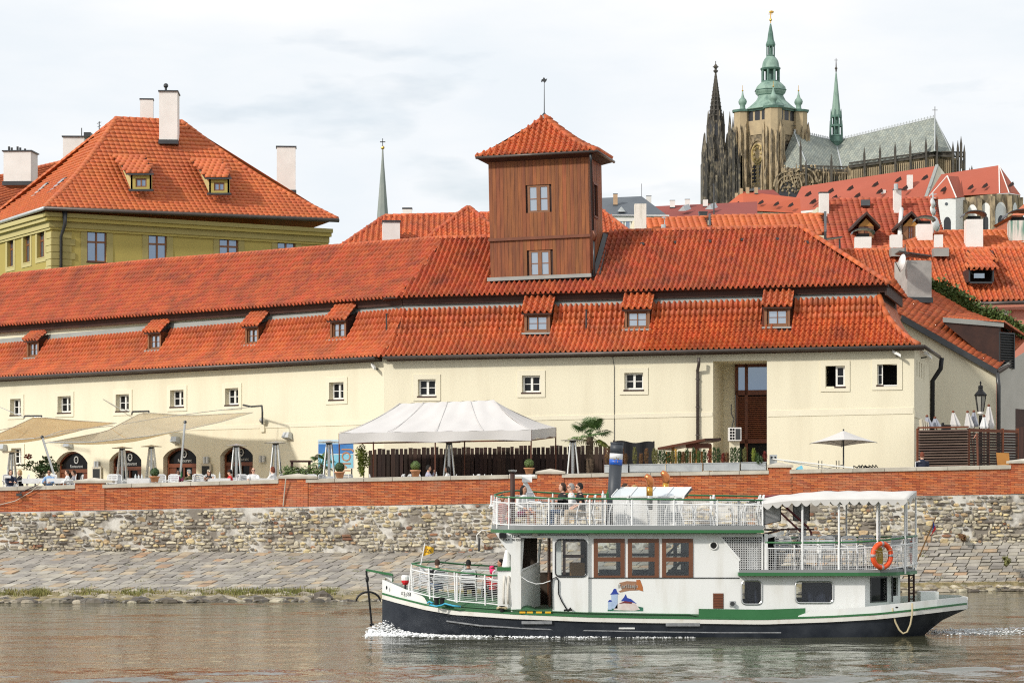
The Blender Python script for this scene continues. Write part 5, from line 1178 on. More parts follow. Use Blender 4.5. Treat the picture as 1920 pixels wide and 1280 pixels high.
# great south tower, set cornerwise
c0 = C(1450,400,0);ax = (1503-1397)/2*sc;hw2 = 60*sc*.5
rotm = Matrix.Rotation(rad(45),3,'Z');side = 53*sc/math.sqrt(2)*1.0
ctr = c0+Vector((0,53*sc,0))
def TC(x,y,z): return ctr+rotm @ Vector((x*1.0,y*1.0,0))+Vector((0,0,z))
zc = (400-197)*sc
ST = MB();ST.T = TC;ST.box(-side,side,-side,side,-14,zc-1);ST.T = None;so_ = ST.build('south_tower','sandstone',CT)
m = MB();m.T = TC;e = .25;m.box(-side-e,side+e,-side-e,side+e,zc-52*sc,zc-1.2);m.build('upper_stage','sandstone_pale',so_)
m = MB();m.T = TC
for (sx,sy) in ((1,1),(1,-1),(-1,1),(-1,-1)): m.lathe([(3.1,-14),(3.1,zc-1.2)],(sx*side,sy*side,0),8,.39)
m.build('corner_turrets','sandstone_pale',so_,kind='stuff')
m = MB();m.T = TC
for (sx,sy) in ((1,1),(1,-1),(-1,1),(-1,-1)):
    for k in range(12):
        an = k*math.pi/6;x,y = sx*side+math.cos(an)*3.4,sy*side+math.sin(an)*3.4;top = zc-rr.uniform(42,60)*sc
        m.box(x-.45,x+.45,y-.45,y+.45,-14,top);m.lathe([(.6,top),(.08,top+rr.uniform(2,3.5))],(x,y,0),4,.78)
        t2 = top-rr.uniform(5,9);x,y = sx*side+math.cos(an)*4.1,sy*side+math.sin(an)*4.1;m.box(x-.4,x+.4,y-.4,y+.4,-14,t2-6);m.lathe([(.55,t2-6),(.06,t2-3)],(x,y,0),4,.78)
m.build('buttresses','sandstone',so_,kind='stuff')
def tface(a,n,z): return TC(a,-side-n,z)        # right-hand face (towards the viewer's right)
def lface(a,n,z): return TC(-side-n,-a,z)       # left-hand face
def parch(mb,fn,cx,hw,z0,z1,n,k=6):
    ps = [(cx-hw,z0)];zs = z1-hw*1.6
    arc = [(cx-hw*math.cos(i/k*math.pi/2),zs+(z1-zs)*math.sin(i/k*math.pi/2)) for i in range(k+1)]
    ps += arc;ps += [(2*cx-x,z) for x,z in reversed(arc[:-1])];ps.append((cx+hw,z0));mb.add([fn(x,n,z) for x,z in ps],[tuple(range(len(ps)))]);return ps
for fn,nm in ((tface,'belfry_opening'),(lface,'belfry_opening')):
    m = MB()
    for k in (-1,0,1):
        x = k*3.05;z = zc-25*sc;m.add([fn(x-1.1,.27,z),fn(x+1.1,.27,z),fn(x+1.1,.27,z+2.9),fn(x+.6,.27,z+3.7),fn(x-.6,.27,z+3.7),fn(x-1.1,.27,z+2.9)],[(0,1,2,3,4,5)])
    m.build(nm+'s','cathedral_glass',so_,kind='stuff')
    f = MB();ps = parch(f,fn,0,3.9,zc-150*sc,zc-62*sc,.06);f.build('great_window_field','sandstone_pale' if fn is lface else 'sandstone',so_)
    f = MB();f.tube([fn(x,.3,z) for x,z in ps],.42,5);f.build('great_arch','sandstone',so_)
    f = MB()
    for dx in (-1.5,1.5): parch(f,fn,dx,.85,zc-142*sc,zc-108*sc,.12)
    f.build('lancet_windows','cathedral_glass',so_,kind='stuff')
    f = MB();zr = zc-88*sc
    f.tube([fn(math.cos(t*math.pi/8)*2.4,.3,zr+math.sin(t*math.pi/8)*3.2) for t in range(16)],.34,4,closed=True)
    for t in range(8): f.ball(fn(math.cos(t*math.pi/4)*1.6,.3,zr+math.sin(t*math.pi/4)*2.2),.5,5,4)
    for dx in (-1.5,-.5,.5,1.5): 
        for q in range(6): f.ball(fn(dx*1.25,.25,zc-(144-q*7)*sc),.28,4,3)
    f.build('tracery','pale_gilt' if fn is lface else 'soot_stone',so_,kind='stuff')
    f = MB();z = zc-158*sc;f.hexa([fn(-5,.0,z),fn(5,.0,z),fn(5,1.6,z),fn(-5,1.6,z)],[fn(-5,.0,z+1.2),fn(5,.0,z+1.2),fn(5,.2,z+1.2),fn(-5,.2,z+1.2)]);f.build('ledge','zinc',so_)
    f = MB()
    for k in range(9): x = (k-4)*1.15;f.T = fn;f.box(x-.2,x+.2,.05,.7,zc-196*sc,zc-162*sc);f.T = None;f.ball(fn(x,.6,zc-163*sc),.5,5,4)
    f.build('blind_arcade','sandstone_pale',so_,kind='stuff')
m = MB();m.T = TC;m.box(-side-.9,side+.9,-side-.9,side+.9,zc-1.2,zc-.5);
for (sx,sy) in ((1,1),(1,-1),(-1,1),(-1,-1)): m.lathe([(3.6,zc-1.2),(3.8,zc-.45)],(sx*side,sy*side,0),8,.39)
m.build('cornice','verdigris_dark',so_)
pf = [(50,-1),(50,0),(44,4),(37,10),(30,17),(26,24),(24.5,28),(29.5,32),(30.5,37),(29,43),(24,48),(19.5,52),(17.5,53.5)]
m = MB();m.lathe([(r*sc*(1.0 if z > 12 else 1.02),z*sc) for r,z in pf],ctr+Vector((0,0,zc-.4)),8,.39);m.build('onion_roof','verdigris',so_,smooth=rad(25))
m = MB();m.lathe([(31*sc,36.5*sc),(31.8*sc,37.2*sc),(30.6*sc,38*sc)],ctr+Vector((0,0,zc-.4)),8,.39);m.lathe([(25*sc,27*sc),(26*sc,28.5*sc)],ctr+Vector((0,0,zc-.4)),8,.39);m.build('roof_ribs','verdigris_dark',so_)
def lantern(z0,z1,r,n=8):
    m = MB();q = ctr+Vector((0,0,zc-.4))
    m.lathe([(r*1.15*sc,z0*sc),(r*1.15*sc,(z0+2)*sc)],q,8,.39);m.lathe([(r*1.18*sc,(z1-3)*sc),(r*1.28*sc,z1*sc)],q,8,.39);m.lathe([(r*.35*sc,z0*sc),(r*.35*sc,z1*sc)],q,8)
    for k in range(n): an = k*2*math.pi/n+.39;m.tube([q+Vector((math.cos(an)*r*sc,math.sin(an)*r*sc,z*sc)) for z in (z0,z1)],.42*r/15,6)
    m.build('lantern','verdigris_dark',so_)
lantern(53,79,16)
m = MB();m.lathe([(r*sc,z*sc) for r,z in [(19,79),(17.5,81),(16.5,86),(15.5,91),(13,96),(9.5,100),(8,102)]],ctr+Vector((0,0,zc-.4)),8,.39);m.build('upper_onion','verdigris',so_,smooth=rad(25))
lantern(102,124,7.5)
m = MB();m.lathe([(r*sc,z*sc) for r,z in [(9.5,124),(8.5,128),(6.5,133),(5,145),(2.5,158),(1.2,164)]],ctr+Vector((0,0,zc-.4)),8,.39);m.build('needle','verdigris_dark',so_)
m = MB();q = ctr+Vector((0,0,zc));m.ball(q+Vector((0,0,169*sc)),2.8*sc,8,6);m.tube([q+Vector((0,0,163*sc)),q+Vector((0,0,186*sc))],.18,5);m.tube([q+Vector((-.7,0,180*sc)),q+Vector((.7,0,180*sc))],.15,4);m.ball(q+Vector((.3,0,184*sc)),(.9,.3,.5),6,4);m.build('finial','gilt',so_)
for (sx,sy) in ((1,1),(1,-1),(-1,1),(-1,-1)):
    q = TC(sx*side,sy*side,zc-.4);m = MB();m.lathe([(r*sc,z*sc) for r,z in [(7,0),(5.5,4),(5,9),(7.5,12),(8.5,16),(7,20),(4,23),(2,29),(1,36)]],q,8,.39);t = m.build('turret_dome','verdigris',so_,smooth=rad(25));m = MB();m.ball(q+Vector((0,0,37*sc)),.32,6,4);m.tube([q+Vector((0,0,35*sc)),q+Vector((0,0,47*sc))],.1,4);m.build('finial','gilt',t)
# roofs
tA,tR = C(1492,243,6),C(1585,247,24);tL,tF,tV = C(1458,318,-2),C(1510,320,-8),C(1585,318,6)
m = MB();m.poly([tA,tF,tV,tR]);m.poly([tA,tL,tF]);m.poly([tA,tR,tR+Vector((-6,14,-10)),tL+Vector((0,16,0)),tL]);m.build('transept_roof','patterned_slate',CT)
k0,k1,k2,k3,k4,k5 = C(1583,247,24),C(1753,221,0),C(1741,293,-13),C(1583,317,5),C(1792,294,0),C(1775,293,-9)
m = MB();m.poly([k0,k3,k2,k1]);m.poly([k1,k2,k5]);m.poly([k1,k5,k4]);m.poly([k1,k4,C(1770,293,14)]);m.poly([k1,C(1770,293,14),C(1583,300,44),k0]);m.build('choir_roof','patterned_slate',CT)
m = MB();m.tube([k1,k2],.22,4).tube([tA,tF],.22,4).tube([k1,k5],.2,4).tube([k0,k3],.3,4);m.build('hip_rolls','zinc',CT,kind='stuff')
m = MB()
for a,b,n in ((tA,tR,20),(k0,k1,34)):
    for i in range(n): p = lerp(a,b,(i+.5)/n);m.box(p.x-.16,p.x+.16,p.y-.1,p.y+.1,p.z-.1,p.z+1.0)
    m.tube([a+Vector((0,0,.15)),b+Vector((0,0,.15))],.16,4);m.tube([a+Vector((0,0,.6)),b+Vector((0,0,.6))],.08,4)
m.build('ridge_crest','zinc',CT,kind='stuff')
m = MB();m.tube([k1,k1+Vector((0,0,3.8))],.14,4);m.tube([k1+Vector((-.9,0,2.6)),k1+Vector((.9,0,2.6))],.12,4);m.tube([tA,tA+Vector((0,0,3.2))],.14,4);m.tube([tA+Vector((-.8,0,2.2)),tA+Vector((.8,0,2.2))],.12,4);m.build('roof_crosses','soot_stone',CT,kind='stuff')
# fleche
f0 = C(1582.5,265,22);m = MB();m.lathe([(1.5*sc,-6*sc),(13*sc,15*sc),(13*sc,25*sc),(14*sc,26*sc),(12*sc,28*sc)],f0,8,.39);fl = m.build('fleche_base','verdigris_dark',CT)
m = MB()
for z0,z1,r in ((28,48,11.5),(48,66,10)):
    for k in range(8): an = k*math.pi/4+.39;m.tube([f0+Vector((math.cos(an)*r*sc,math.sin(an)*r*sc,z*sc)) for z in (z0,z1)],.32,4)
    m.lathe([((r+1)*sc,(z1-4)*sc),((r+1)*sc,z1*sc)],f0,8,.39);m.lathe([(r*.3*sc,z0*sc),(r*.3*sc,z1*sc)],f0,6)
for k in range(8):
    an = k*math.pi/4+.39;q = f0+Vector((math.cos(an)*12.6*sc,math.sin(an)*12.6*sc,26*sc));m.tube([q,q+Vector((0,0,30*sc))],[.22,.05],4);q = f0+Vector((math.cos(an)*10.5*sc,math.sin(an)*10.5*sc,60*sc));m.tube([q,q+Vector((0,0,18*sc))],[.25,.05],4)
m.build('fleche_lantern','verdigris_dark',fl)
m = MB();m.lathe([(10*sc,66*sc),(7.8*sc,82*sc),(5*sc,110*sc),(2.4*sc,138*sc),(.6*sc,152*sc)],f0,8,.39);m.build('fleche_cone','verdigris',fl)
m = MB();m.tube([f0+Vector((0,0,150*sc)),f0+Vector((0,0,176*sc))],[.3,.08],5);m.ball(f0+Vector((0,0,156*sc)),.5,6,4);m.tube([f0+Vector((-.6,0,172*sc)),f0+Vector((.6,0,172*sc))],.1,4);m.build('finial','soot_stone',fl)
# walls, balustrades, pinnacles, gables
m = MB()
for (u0,u1,v0a,v0b,vb,dy,dd) in ((1462,1588,319,322,400,-6,30),(1583,1742,318,296,400,-11,40),(1741,1776,296,297,400,-9,20),(1774,1797,296,298,400,-2,20)):
    a,b = C(u0,v0a,dy),C(u1,v0b,dy);m.hexa([(a.x,a.y,58),(b.x,b.y,58),(b.x,b.y+dd,58),(a.x,a.y+dd,58)],[a,b,b+Vector((0,dd,0)),a+Vector((0,dd,0))])
m.build('walls','sandstone',CT)
m = MB()
for (u0,u1,v0a,v0b,dy,n) in ((1500,1586,318,320,-8.6,34),(1584,1742,315,293,-11.6,70),(1742,1798,293,295,-11,26)):
    for i in range(n):
        u = lerp(u0,u1,i/n);v = lerp(v0a,v0b,i/n);pier(m,u,v-1,v+7,.55,dy,.5)
    a,b = C(u0,v0a-1,dy-.1),C(u1,v0b-1,dy-.1);m.tube([a,b],.3,4);m.tube([a-Vector((0,0,1.5)),b-Vector((0,0,1.5))],.35,4)
m.build('balustrade','soot_stone',CT,kind='stuff')
m = MB()
for (u0,u1,v0a,v0b,dy,n,h) in ((1505,1586,328,331,-7.2,20,16),(1588,1742,327,306,-11.4,44,20),(1744,1797,306,308,-10,14,22)):
    for i in range(n): u = lerp(u0,u1,(i+.5)/n);v = lerp(v0a,v0b,i/n);pier(m,u,v,v+h+30,.8,dy-.3,.8)
m.build('wall_shafts','sandstone_pale',CT,kind='stuff')
m = MB()
for (u0,u1,v0a,v0b,dy,n,h) in ((1507,1586,333,336,-7.0,20,10),(1590,1742,332,311,-11.1,44,14)):
    for i in range(n): u = lerp(u0,u1,(i)/n);v = lerp(v0a,v0b,i/n);pier(m,u,v,v+h,.7,dy-.05,.3)
m.build('clerestory_openings','cathedral_glass',CT,kind='stuff')
m = MB()
for (u,v) in ((1612,284),(1641,279),(1669,275),(1697,270),(1726,266),(1746,262),(1785,272),(1791,264),(1797,280),(1776,274),(1551,297),(1504,306),(1494,270),(1783,295)):
    pier(m,u,v+14,v+60,1.7,-12.5,1.5);spire(m,u,v,v+14,2.1,-11.7)
for (u,v) in ((1806,297),(1828,308),(1842,296),(1856,304),(1838,300)): pier(m,u,v+8,v+30,1.6,20,1.5);spire(m,u,v,v+8,1.9,20.7)
m.build('pinnacles','soot_stone',CT,kind='stuff')
m = MB() # transept front with its tracery gable
for i in range(26):
    u = 1462+i*5.0;top = 322+rr.uniform(-6,12)+(abs(u-1492)*.25 if u < 1520 else 6);pier(m,u,top,400,.9,-10.5-rr.random(),.9);spire(m,u,top-rr.uniform(3,8),top,1.2,-10.3)
for r_,cu,cv in ((26,1470,358),(20,1470,360),(14,1470,362),(24,1500,350),(17,1500,352)):
    m.tube([C(cu+math.cos(math.pi*k/12)*r_,cv-math.sin(math.pi*k/12)*r_*1.1,-12) for k in range(13)],.35,4)
for k in range(120): m.ball(C(rr.uniform(1455,1530),rr.uniform(318,370),-11.6),rr.uniform(.25,.6),4,3)
m.build('transept_tracery','sandstone',CT,kind='stuff')
m = MB();parch(m,lambda x,n,z: C(1472,395,-11.3)+Vector((x,0,z)),0,3.6,0,8.5,0);m.build('portal_window','cathedral_glass',CT)
m = MB()
for i in range(16): u = rr.uniform(1378,1392);v = rr.uniform(290,330);pier(m,u,v,400,1.4,-3,2);spire(m,u,v-rr.uniform(6,12),v,1.6,-2)
m.build('north_west_pinnacles','sandstone',CT,kind='stuff')
# ---- long palace roof under the cathedral
Y = 620;s6 = Y/F
PR = thing('palace_wing','long palace wing with smooth red roof right below the cathedral','palace',(PX(1630,380,Y).x,Y,44))
a,b,c,d = PX(1478,398,Y),PX(1736,372,Y-14),PX(1757,311,Y-2),PX(1503,350,Y+12)
m = MB();m.poly([a,b,c,d]);m.poly([d,c,c+Vector((2,14,-9)),d+Vector((2,14,-9))]);m.build('roof','plain_tile',PR)
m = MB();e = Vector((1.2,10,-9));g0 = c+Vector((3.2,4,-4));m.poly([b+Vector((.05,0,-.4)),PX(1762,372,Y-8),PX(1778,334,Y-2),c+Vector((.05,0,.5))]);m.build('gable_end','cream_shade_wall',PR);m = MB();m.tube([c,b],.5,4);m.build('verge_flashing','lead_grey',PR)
m = MB();m.box(a.x+1,b.x,Y+.5,Y+12,40,a.z-.3);m.poly([(a.x,a.y+.5,40),(b.x,b.y+.5,40),b+Vector((0,.5,-.2)),a+Vector((0,.5,-.2))]);m.build('wall','cream',PR);m = MB();m.hexa([a+Vector((0,-.6,-.6)),b+Vector((0,-.6,-.6)),b+Vector((0,.3,-.6)),a+Vector((0,.3,-.6))],[a+Vector((0,-.6,-.1)),b+Vector((0,-.6,-.1)),b+Vector((0,.3,-.1)),a+Vector((0,.3,-.1))]);m.build('cornice','white_plaster',PR)
def dormlet(parent,u,v,Y_,k=1.0,mname='soot_stone'):
    q = PX(u,v,Y_);w = .42*k;m = MB();m.prism([q+Vector((-w,-.2,-.35*k)),q+Vector((w,-.2,-.35*k)),q+Vector((w*.3,-.2,.40*k))],(1.1*k,1.3,.75*k));return m.build('roof_dormer','dark_timber',parent)
for u,v in ((1511,366),(1520,380),(1590,355),(1637,348),(1603,369),(1645,361),(1680,339),(1692,355),(1730,335),(1553,360),(1560,373)): dormlet(PR,u,v,Y-1-(u-1500)*.05)
chimney(1701,1712,328,360,Y-8,'tall white chimney with openings on the palace roof','white_plaster',parent=PR,cap=None);chimney(1653,1661,356,370,Y-6,'short white chimney on the palace roof','white_plaster',parent=PR,cap=None)
# ---- church with buttressed apse
AC = thing('apse_church','red roofed church with grey stone apse and white pointed window bays','church',(PX(1830,400,580).x,584,44))
Y = 580;a,b,c,d = PX(1738,370,Y),PX(1874,363,Y-4),PX(1873,310,Y+8),PX(1765,327,Y+10)
m = MB();m.poly([a,b,c,d]);m.poly([c,b,PX(1892,362,Y-3)]);m.poly([c,PX(1892,362,Y-3),PX(1914,366,Y+4)]);m.poly([c,PX(1914,366,Y+4),PX(1890,360,Y+26),d+Vector((0,18,-5))]);
t0 = PX(1776,330,Y-2);m.poly([PX(1736,376,Y-5),PX(1793,371,Y-8),t0]);m.poly([PX(1793,371,Y-8),PX(1809,369,Y-2),PX(1797,331,Y+4),t0]);m.build('roof','plain_tile',AC)
m = MB();m.tube([t0,PX(1793,371,Y-8)],.16,4).tube([t0,PX(1736,376,Y-5)],.14,4).tube([c,b],.16,4).tube([c,PX(1892,362,Y-3)],.14,4);m.build('hip_mortar','white_plaster',AC,kind='stuff')
for u,v,yy in ((1765,357,Y-6),(1816,353,Y-2),(1843,350,Y-2),(1892,348,Y-1)): dormlet(AC,u,v,yy,.9)
cor = [PX(1759,374,Y-7),PX(1792,372,Y-7.5),PX(1809,370,Y-2)]
m = MB()
for p,q in zip(cor,cor[1:]): m.quad((p.x,p.y,40),(q.x,q.y,40),q,p)
m.build('chapel_wall','white_paint',AC)
aps = [PX(1809,371,Y-2),PX(1836,367,Y-4),PX(1860,364,Y-5),PX(1892,363,Y-3),PX(1913,366,Y+3)]
m = MB()
for p,q in zip(aps,aps[1:]): m.quad((p.x,p.y,40),(q.x,q.y,40),q,p)
m.build('apse_wall','sandstone',AC)
m = MB()
for p in aps: m.box(p.x-.45,p.x+.45,p.y-1.1,p.y+.3,40,p.z-.6)
m.build('buttresses','sandstone',AC,kind='stuff')
for i,(p,q) in enumerate(list(zip(aps,aps[1:]))):
    fr = Fr((p.x,p.y),(q.x,q.y));L = fr.L;zt_ = min(p.z,q.z)-1.6
    for k in ((.27,.75) if L > 3.9 and i < 0 else (.52,)):
        m = MB();parch(m,lambda x,n,z: fr(x,n,z),L*k,min(1.5,L*.36),42,zt_,.05);w = m.build('window_bay','white_paint',AC);m = MB();parch(m,lambda x,n,z: fr(x,n,z),L*k,min(.85,L*.2),42,zt_-2.9,.08);m.build('arched_window','cathedral_glass',w)
fr = Fr((cor[0].x,cor[0].y),(cor[1].x,cor[1].y));m = MB();parch(m,lambda x,n,z: fr(x,n,z),fr.L*.52,.75,42,cor[0].z-3.8,.05);m.build('arched_window','cathedral_glass',AC);m = MB();m.lathe([(.35,0),(.35,.05)],(0,0,0),10);M = Matrix.Translation(fr(fr.L*.47,.03,cor[0].z-1.0)) @ Matrix.Rotation(rad(90),4,'X');mm = MB();mm.add([M @ Vector(p) for p in m.v],m.f);mm.build('round_window','slate',AC)
# ---- small hipped orange house below the south tower, scrap of roof at the right edge
Y = 500;KH = thing('small_orange_roofed_house','house with bright orange hipped roof at the foot of the cathedral towers','house',(PX(1430,400,Y).x,Y,38))
a,b,c,d = PX(1343,399,Y),PX(1502,400,Y),PX(1500,371,Y+6),PX(1393,359,Y+7)
m = MB();m.poly([a,PX(1394,394,Y-3),d]);m.poly([PX(1394,394,Y-3),b,c,d]);m.poly([d,c,c+Vector((0,7,-5)),d+Vector((-4,9,-4)),a]);m.build('roof','plain_tile_orange',KH)
m = MB();m.box(a.x+1,b.x,Y+.8,Y+12,36,PX(1400,401,Y).z);m.poly([(a.x+.8,a.y,36),(PX(1394,394,Y-2).x,Y-2,36),PX(1394,396,Y-2),a+Vector((.8,0,-.1))]);m.poly([(PX(1394,394,Y-2).x,Y-2,36),(b.x,Y,36),b+Vector((0,0,-.1)),PX(1394,396,Y-2)]);m.build('wall','cream',KH)
q = PX(1440,364,Y+9);m = MB();m.poly([PX(1405,366,Y+8),PX(1470,372,Y+8),PX(1450,356,Y+11),PX(1418,356,Y+11)]);m.build('upper_roof','dark_red_tile',KH)
for u,v,h in ((1381,362,14),(1390,353,14),(1402,351,12),(1418,351,10)): chimney(u-3,u+3,v,v+h,Y+6,'pale yellow chimney','sandstone_pale',parent=KH,cap=None)
for u,v in ((1378,384),(1423,381),(1452,384),(1479,386)): dormlet(KH,u,v,Y-.5,.7)
Y = 160;m = MB();a,b,c = PX(1896,404,Y),PX(1960,404,Y),PX(1960,374,Y+4);d = PX(1925,378,Y+4);m.poly([a,b,c,d]);m.box(a.x+.2,b.x,Y+.4,Y+8,ZT,a.z-.1);m.poly([a,d,d+Vector((0,4,-2)),a+Vector((0,6,0))]);o = m.build('edge_house','orange_tile',label='scrap of an orange roofed house at the far right edge',cat='house',at=(a.x+1,Y,ZT))
# ------------------------------------------------------------------ people
SK = {}
for nm,c in (('skin_light',(.62,.36,.25)),('skin_tan',(.45,.23,.14)),('skin_dark',(.22,.11,.07))): mat(nm,c,.55)
for nm,c in (('hair_brown',(.05,.025,.015)),('hair_dark',(.012,.010,.009)),('hair_grey',(.33,.31,.29)),('hair_blond',(.45,.30,.13)),('hair_red',(.16,.04,.018)),
              ('cloth_black',(.012,.012,.014)),('cloth_navy',(.018,.024,.05)),('cloth_white',(.76,.76,.75)),('cloth_blue',(.22,.36,.58)),('cloth_olive',(.10,.085,.035)),('cloth_red',(.55,.015,.02)),
              ('cloth_pink',(.75,.04,.16)),('cloth_grey',(.36,.37,.42)),('cloth_lilac',(.42,.42,.52)),('cloth_jeans',(.09,.14,.24)),('cloth_beige',(.42,.34,.25)),('cloth_maroon',(.16,.02,.06)),('cloth_rust',(.42,.09,.06))): mat(nm,c,.85,tuple(x*.7 for x in c),9,.5)
mat('eye_dark',(.02,.015,.012),.3);mat('lip',(.35,.10,.08),.5)
def ell(mb,rings,n=12):
    vs = []
    for (cx,cy,cz,rx,ry) in rings:
        for j in range(n): a = 2*math.pi*j/n;vs.append((cx+math.cos(a)*rx,cy+math.sin(a)*ry,cz))
    k = len(rings);mb.add(vs,[(i*n+j,i*n+(j+1) % n,(i+1)*n+(j+1) % n,(i+1)*n+j) for i in range(k-1) for j in range(n)]+[tuple(range(n))[::-1],tuple(range((k-1)*n,k*n))])
def person(label,loc,rz,skin,hair,top,bottom,group,sc=1.0,arms='table',style='short',extra=None,glasses=False,sleeve='long',lean=.06,turn=0.0,stand=False,hat=None):
    P = thing('person',label,'person',loc,group,rz);P.scale = (sc,)*3
    hz = .50 if not stand else .92;sh = hz+.50;lf = lean
    cy = lambda z: lf*(z-hz)/.5
    def rem(o,v=.016):
        m = o.modifiers.new('remesh','REMESH');m.mode = 'VOXEL';m.voxel_size = v;m.use_smooth_shade = True;return o
    S = [(-.185,cy(sh)-.0,sh-.03),(.185,cy(sh),sh-.03)]
    if arms == 'table': E = [(-.25,.16+lf,sh-.26),(.25,.16+lf,sh-.26)];Wr = [(-.13,.38+lf,sh-.27),(.14,.36+lf,sh-.25)]
    elif arms == 'lap': E = [(-.25,.02+lf,sh-.28),(.25,.02+lf,sh-.28)];Wr = [(-.13,.24,sh-.38),(.13,.25,sh-.37)]
    elif arms == 'phone': E = [(-.24,.10+lf,sh-.26),(.24,.10+lf,sh-.26)];Wr = [(-.06,.30+lf,sh-.10),(.06,.30+lf,sh-.10)]
    elif arms == 'drink': E = [(-.27,.20+lf,sh-.16),(.25,.16+lf,sh-.26)];Wr = [(-.05,.26+lf,sh+.06),(.14,.36+lf,sh-.25)]
    else: E = [(-.26,-.03,sh-.28),(.26,-.03,sh-.28)];Wr = [(-.27,.06,sh-.52),(.27,.06,sh-.52)]
    if stand: K = [(-.09,.04,.48),(.09,.04,.48)];A = [(-.10,0,.08),(.10,0,.08)]
    else: K = [(-.13,.44,.50),(.13,.44,.50)];A = [(-.13,.46,.09),(.13,.46,.09)]
    b = MB();h = (0,cy(sh)+.02,sh+.20)
    ell(b,[(0,0,hz-.08,.14,.10),(0,cy(hz+.15),hz+.15,.135,.09),(0,cy(hz+.36),hz+.36,.165,.10),(0,cy(sh),sh-.01,.165,.08),(0,cy(sh),sh+.03,.07,.06),(0,cy(sh)+.01,sh+.10,.052,.055)])
    hc = Vector((h[0],h[1],h[2]));ct,st_ = math.cos(turn),math.sin(turn)
    def HD(x,y,z): return (hc.x+x*ct-y*st_,hc.y+x*st_+y*ct,hc.z+z)
    b.T = HD;ell(b,[(0,.035,-.125,.025,.03),(0,.025,-.105,.050,.062),(0,.012,-.06,.066,.085),(0,.005,0,.074,.096),(0,0,.05,.073,.095),(0,-.004,.09,.055,.073),(0,-.004,.115,.02,.03)],14)
    b.add([(-.014,.088,-.035),(.014,.088,-.035),(0,.122,-.032),(0,.094,.02)],[(0,1,2),(1,3,2),(3,0,2),(0,3,1)])
    for s in (-1,1): b.ball((s*.077,-.005,-.012),(.012,.022,.032),6,5)
    b.T = None
    for i in (0,1):
        b.tube([S[i],E[i],Wr[i]],[.052,.042,.030],8);s = -1 if i == 0 else 1
        b.tube([(s*.085,.0,hz-.03),K[i],A[i]],[.082,.056,.040],8);b.tube([(A[i][0],A[i][1]-.05,.045),(A[i][0],A[i][1]+.08,.04),(A[i][0],A[i][1]+.17,.03)],[.038,.042,.028],8)
        w = Vector(Wr[i]);d = (w-Vector(E[i])).normalized();x = d.cross(Vector((0,0,1))).normalized() if abs(d.z) < .95 else Vector((1,0,0));dn = d.cross(x).normalized()
        pm = w+d*.085;b.tube([w-d*.01,w+d*.03,pm],[.028,.036,.034],8)
        for k,(off,ln) in enumerate(((-.027,.062),(-.009,.074),(.010,.070),(.028,.054))):
            r0 = pm+x*off-d*.01;b.tube([r0,r0+d*ln*.55,r0+d*ln+dn*.02*(1 if dn.z < 0 else -1)],[.0095,.009,.007],5)
        t0 = w+d*.03-x*s*.03;b.tube([t0,t0-x*s*.022+d*.03,t0-x*s*.026+d*.058],[.012,.011,.009],5)
    rem(b.build('body',skin,P,local=True),.013)
    f = MB();f.T = HD
    if glasses:
        for s in (-1,1): f.box(s*.036-.026,s*.036+.026,.088,.101,-.018,.022);f.box(s*.070-.003,s*.070+.003,-.0,.09,.004,.014)
        f.box(-.012,.012,.092,.100,.004,.014)
    else:
        for s in (-1,1): f.ball((s*.030,.086,.006),(.011,.008,.007),6,4);f.box(s*.031-.017,s*.031+.017,.084,.096,.022,.028)
    f.build('sunglasses' if glasses else 'eyes','eye_dark',P,local=True)
    f = MB();f.T = HD;f.box(-.022,.022,.080,.097,-.072,-.063);f.build('mouth','lip',P,local=True)
    if style != 'bald':
        f = MB();f.T = HD;n = 14;rings = []
        for k in range(6):
            ph = math.pi/2*k/5;r = math.cos(ph);rings.append((0,-.016-.0*k,.01+.125*math.sin(ph),.083*r+.004,.102*r+.004))
        vs = []
        for (cx,cyy,cz,rx,ry) in rings:
            for j in range(n):
                a = 2*math.pi*j/n;x,y = math.cos(a)*rx,math.sin(a)*ry+cyy;z = cz+(.055 if (math.sin(a) > .35 and cz < .03) else 0)+( -.065 if (math.sin(a) < .1 and cz < .03) else 0)
                if math.sin(a) > .35 and cz < .03: y -= .012
                vs.append((x,y,z))
        f.add(vs,[(i*n+j,i*n+(j+1) % n,(i+1)*n+(j+1) % n,(i+1)*n+j) for i in range(5) for j in range(n)]+[tuple(range(5*n,6*n))])
        if style in ('long','bob'):
            ln = .26 if style == 'long' else .13
            ell(f,[(0,-.055,.07,.076,.05),(0,-.06,.0,.094,.062),(0,-.065,-.07,.098,.062),(0,-.07,-ln*.75,.088,.05),(0,-.075,-ln,.05,.025)],12)
            for s in (-1,1): f.tube([(s*.074,.01,.05),(s*.088,.005,-.04),(s*.083,.0,-ln*.7)],[.022,.026,.014],6)
        if style == 'bun': f.ball((0,-.11,.03),.045,8,6)
        f.build('hair',hair,P,smooth=True,local=True)
    if hat:
        f = MB();f.T = HD;kind,hm = hat
        f.lathe([(.088,.035),(.086,.09),(.07,.125),(.03,.14)],(0,0,0),14,0,1.15)
        if kind == 'brim': f.lathe([(.16,.040),(.165,.046),(.08,.055)],(0,0,0),16)
        elif kind == 'cap': f.hexa([(-.06,.08,.04),(.06,.08,.04),(.045,.17,.03),(-.045,.17,.03)],[(-.06,.08,.055),(.06,.08,.055),(.045,.17,.04),(-.045,.17,.04)])
        elif kind == 'hood': f.lathe([(.075,-.13),(.10,-.06),(.098,.04)],(0,-.03,0),14,0,1.05)
        f.build('hat' if kind != 'hood' else 'hood',hm,P,smooth=rad(50),local=True)
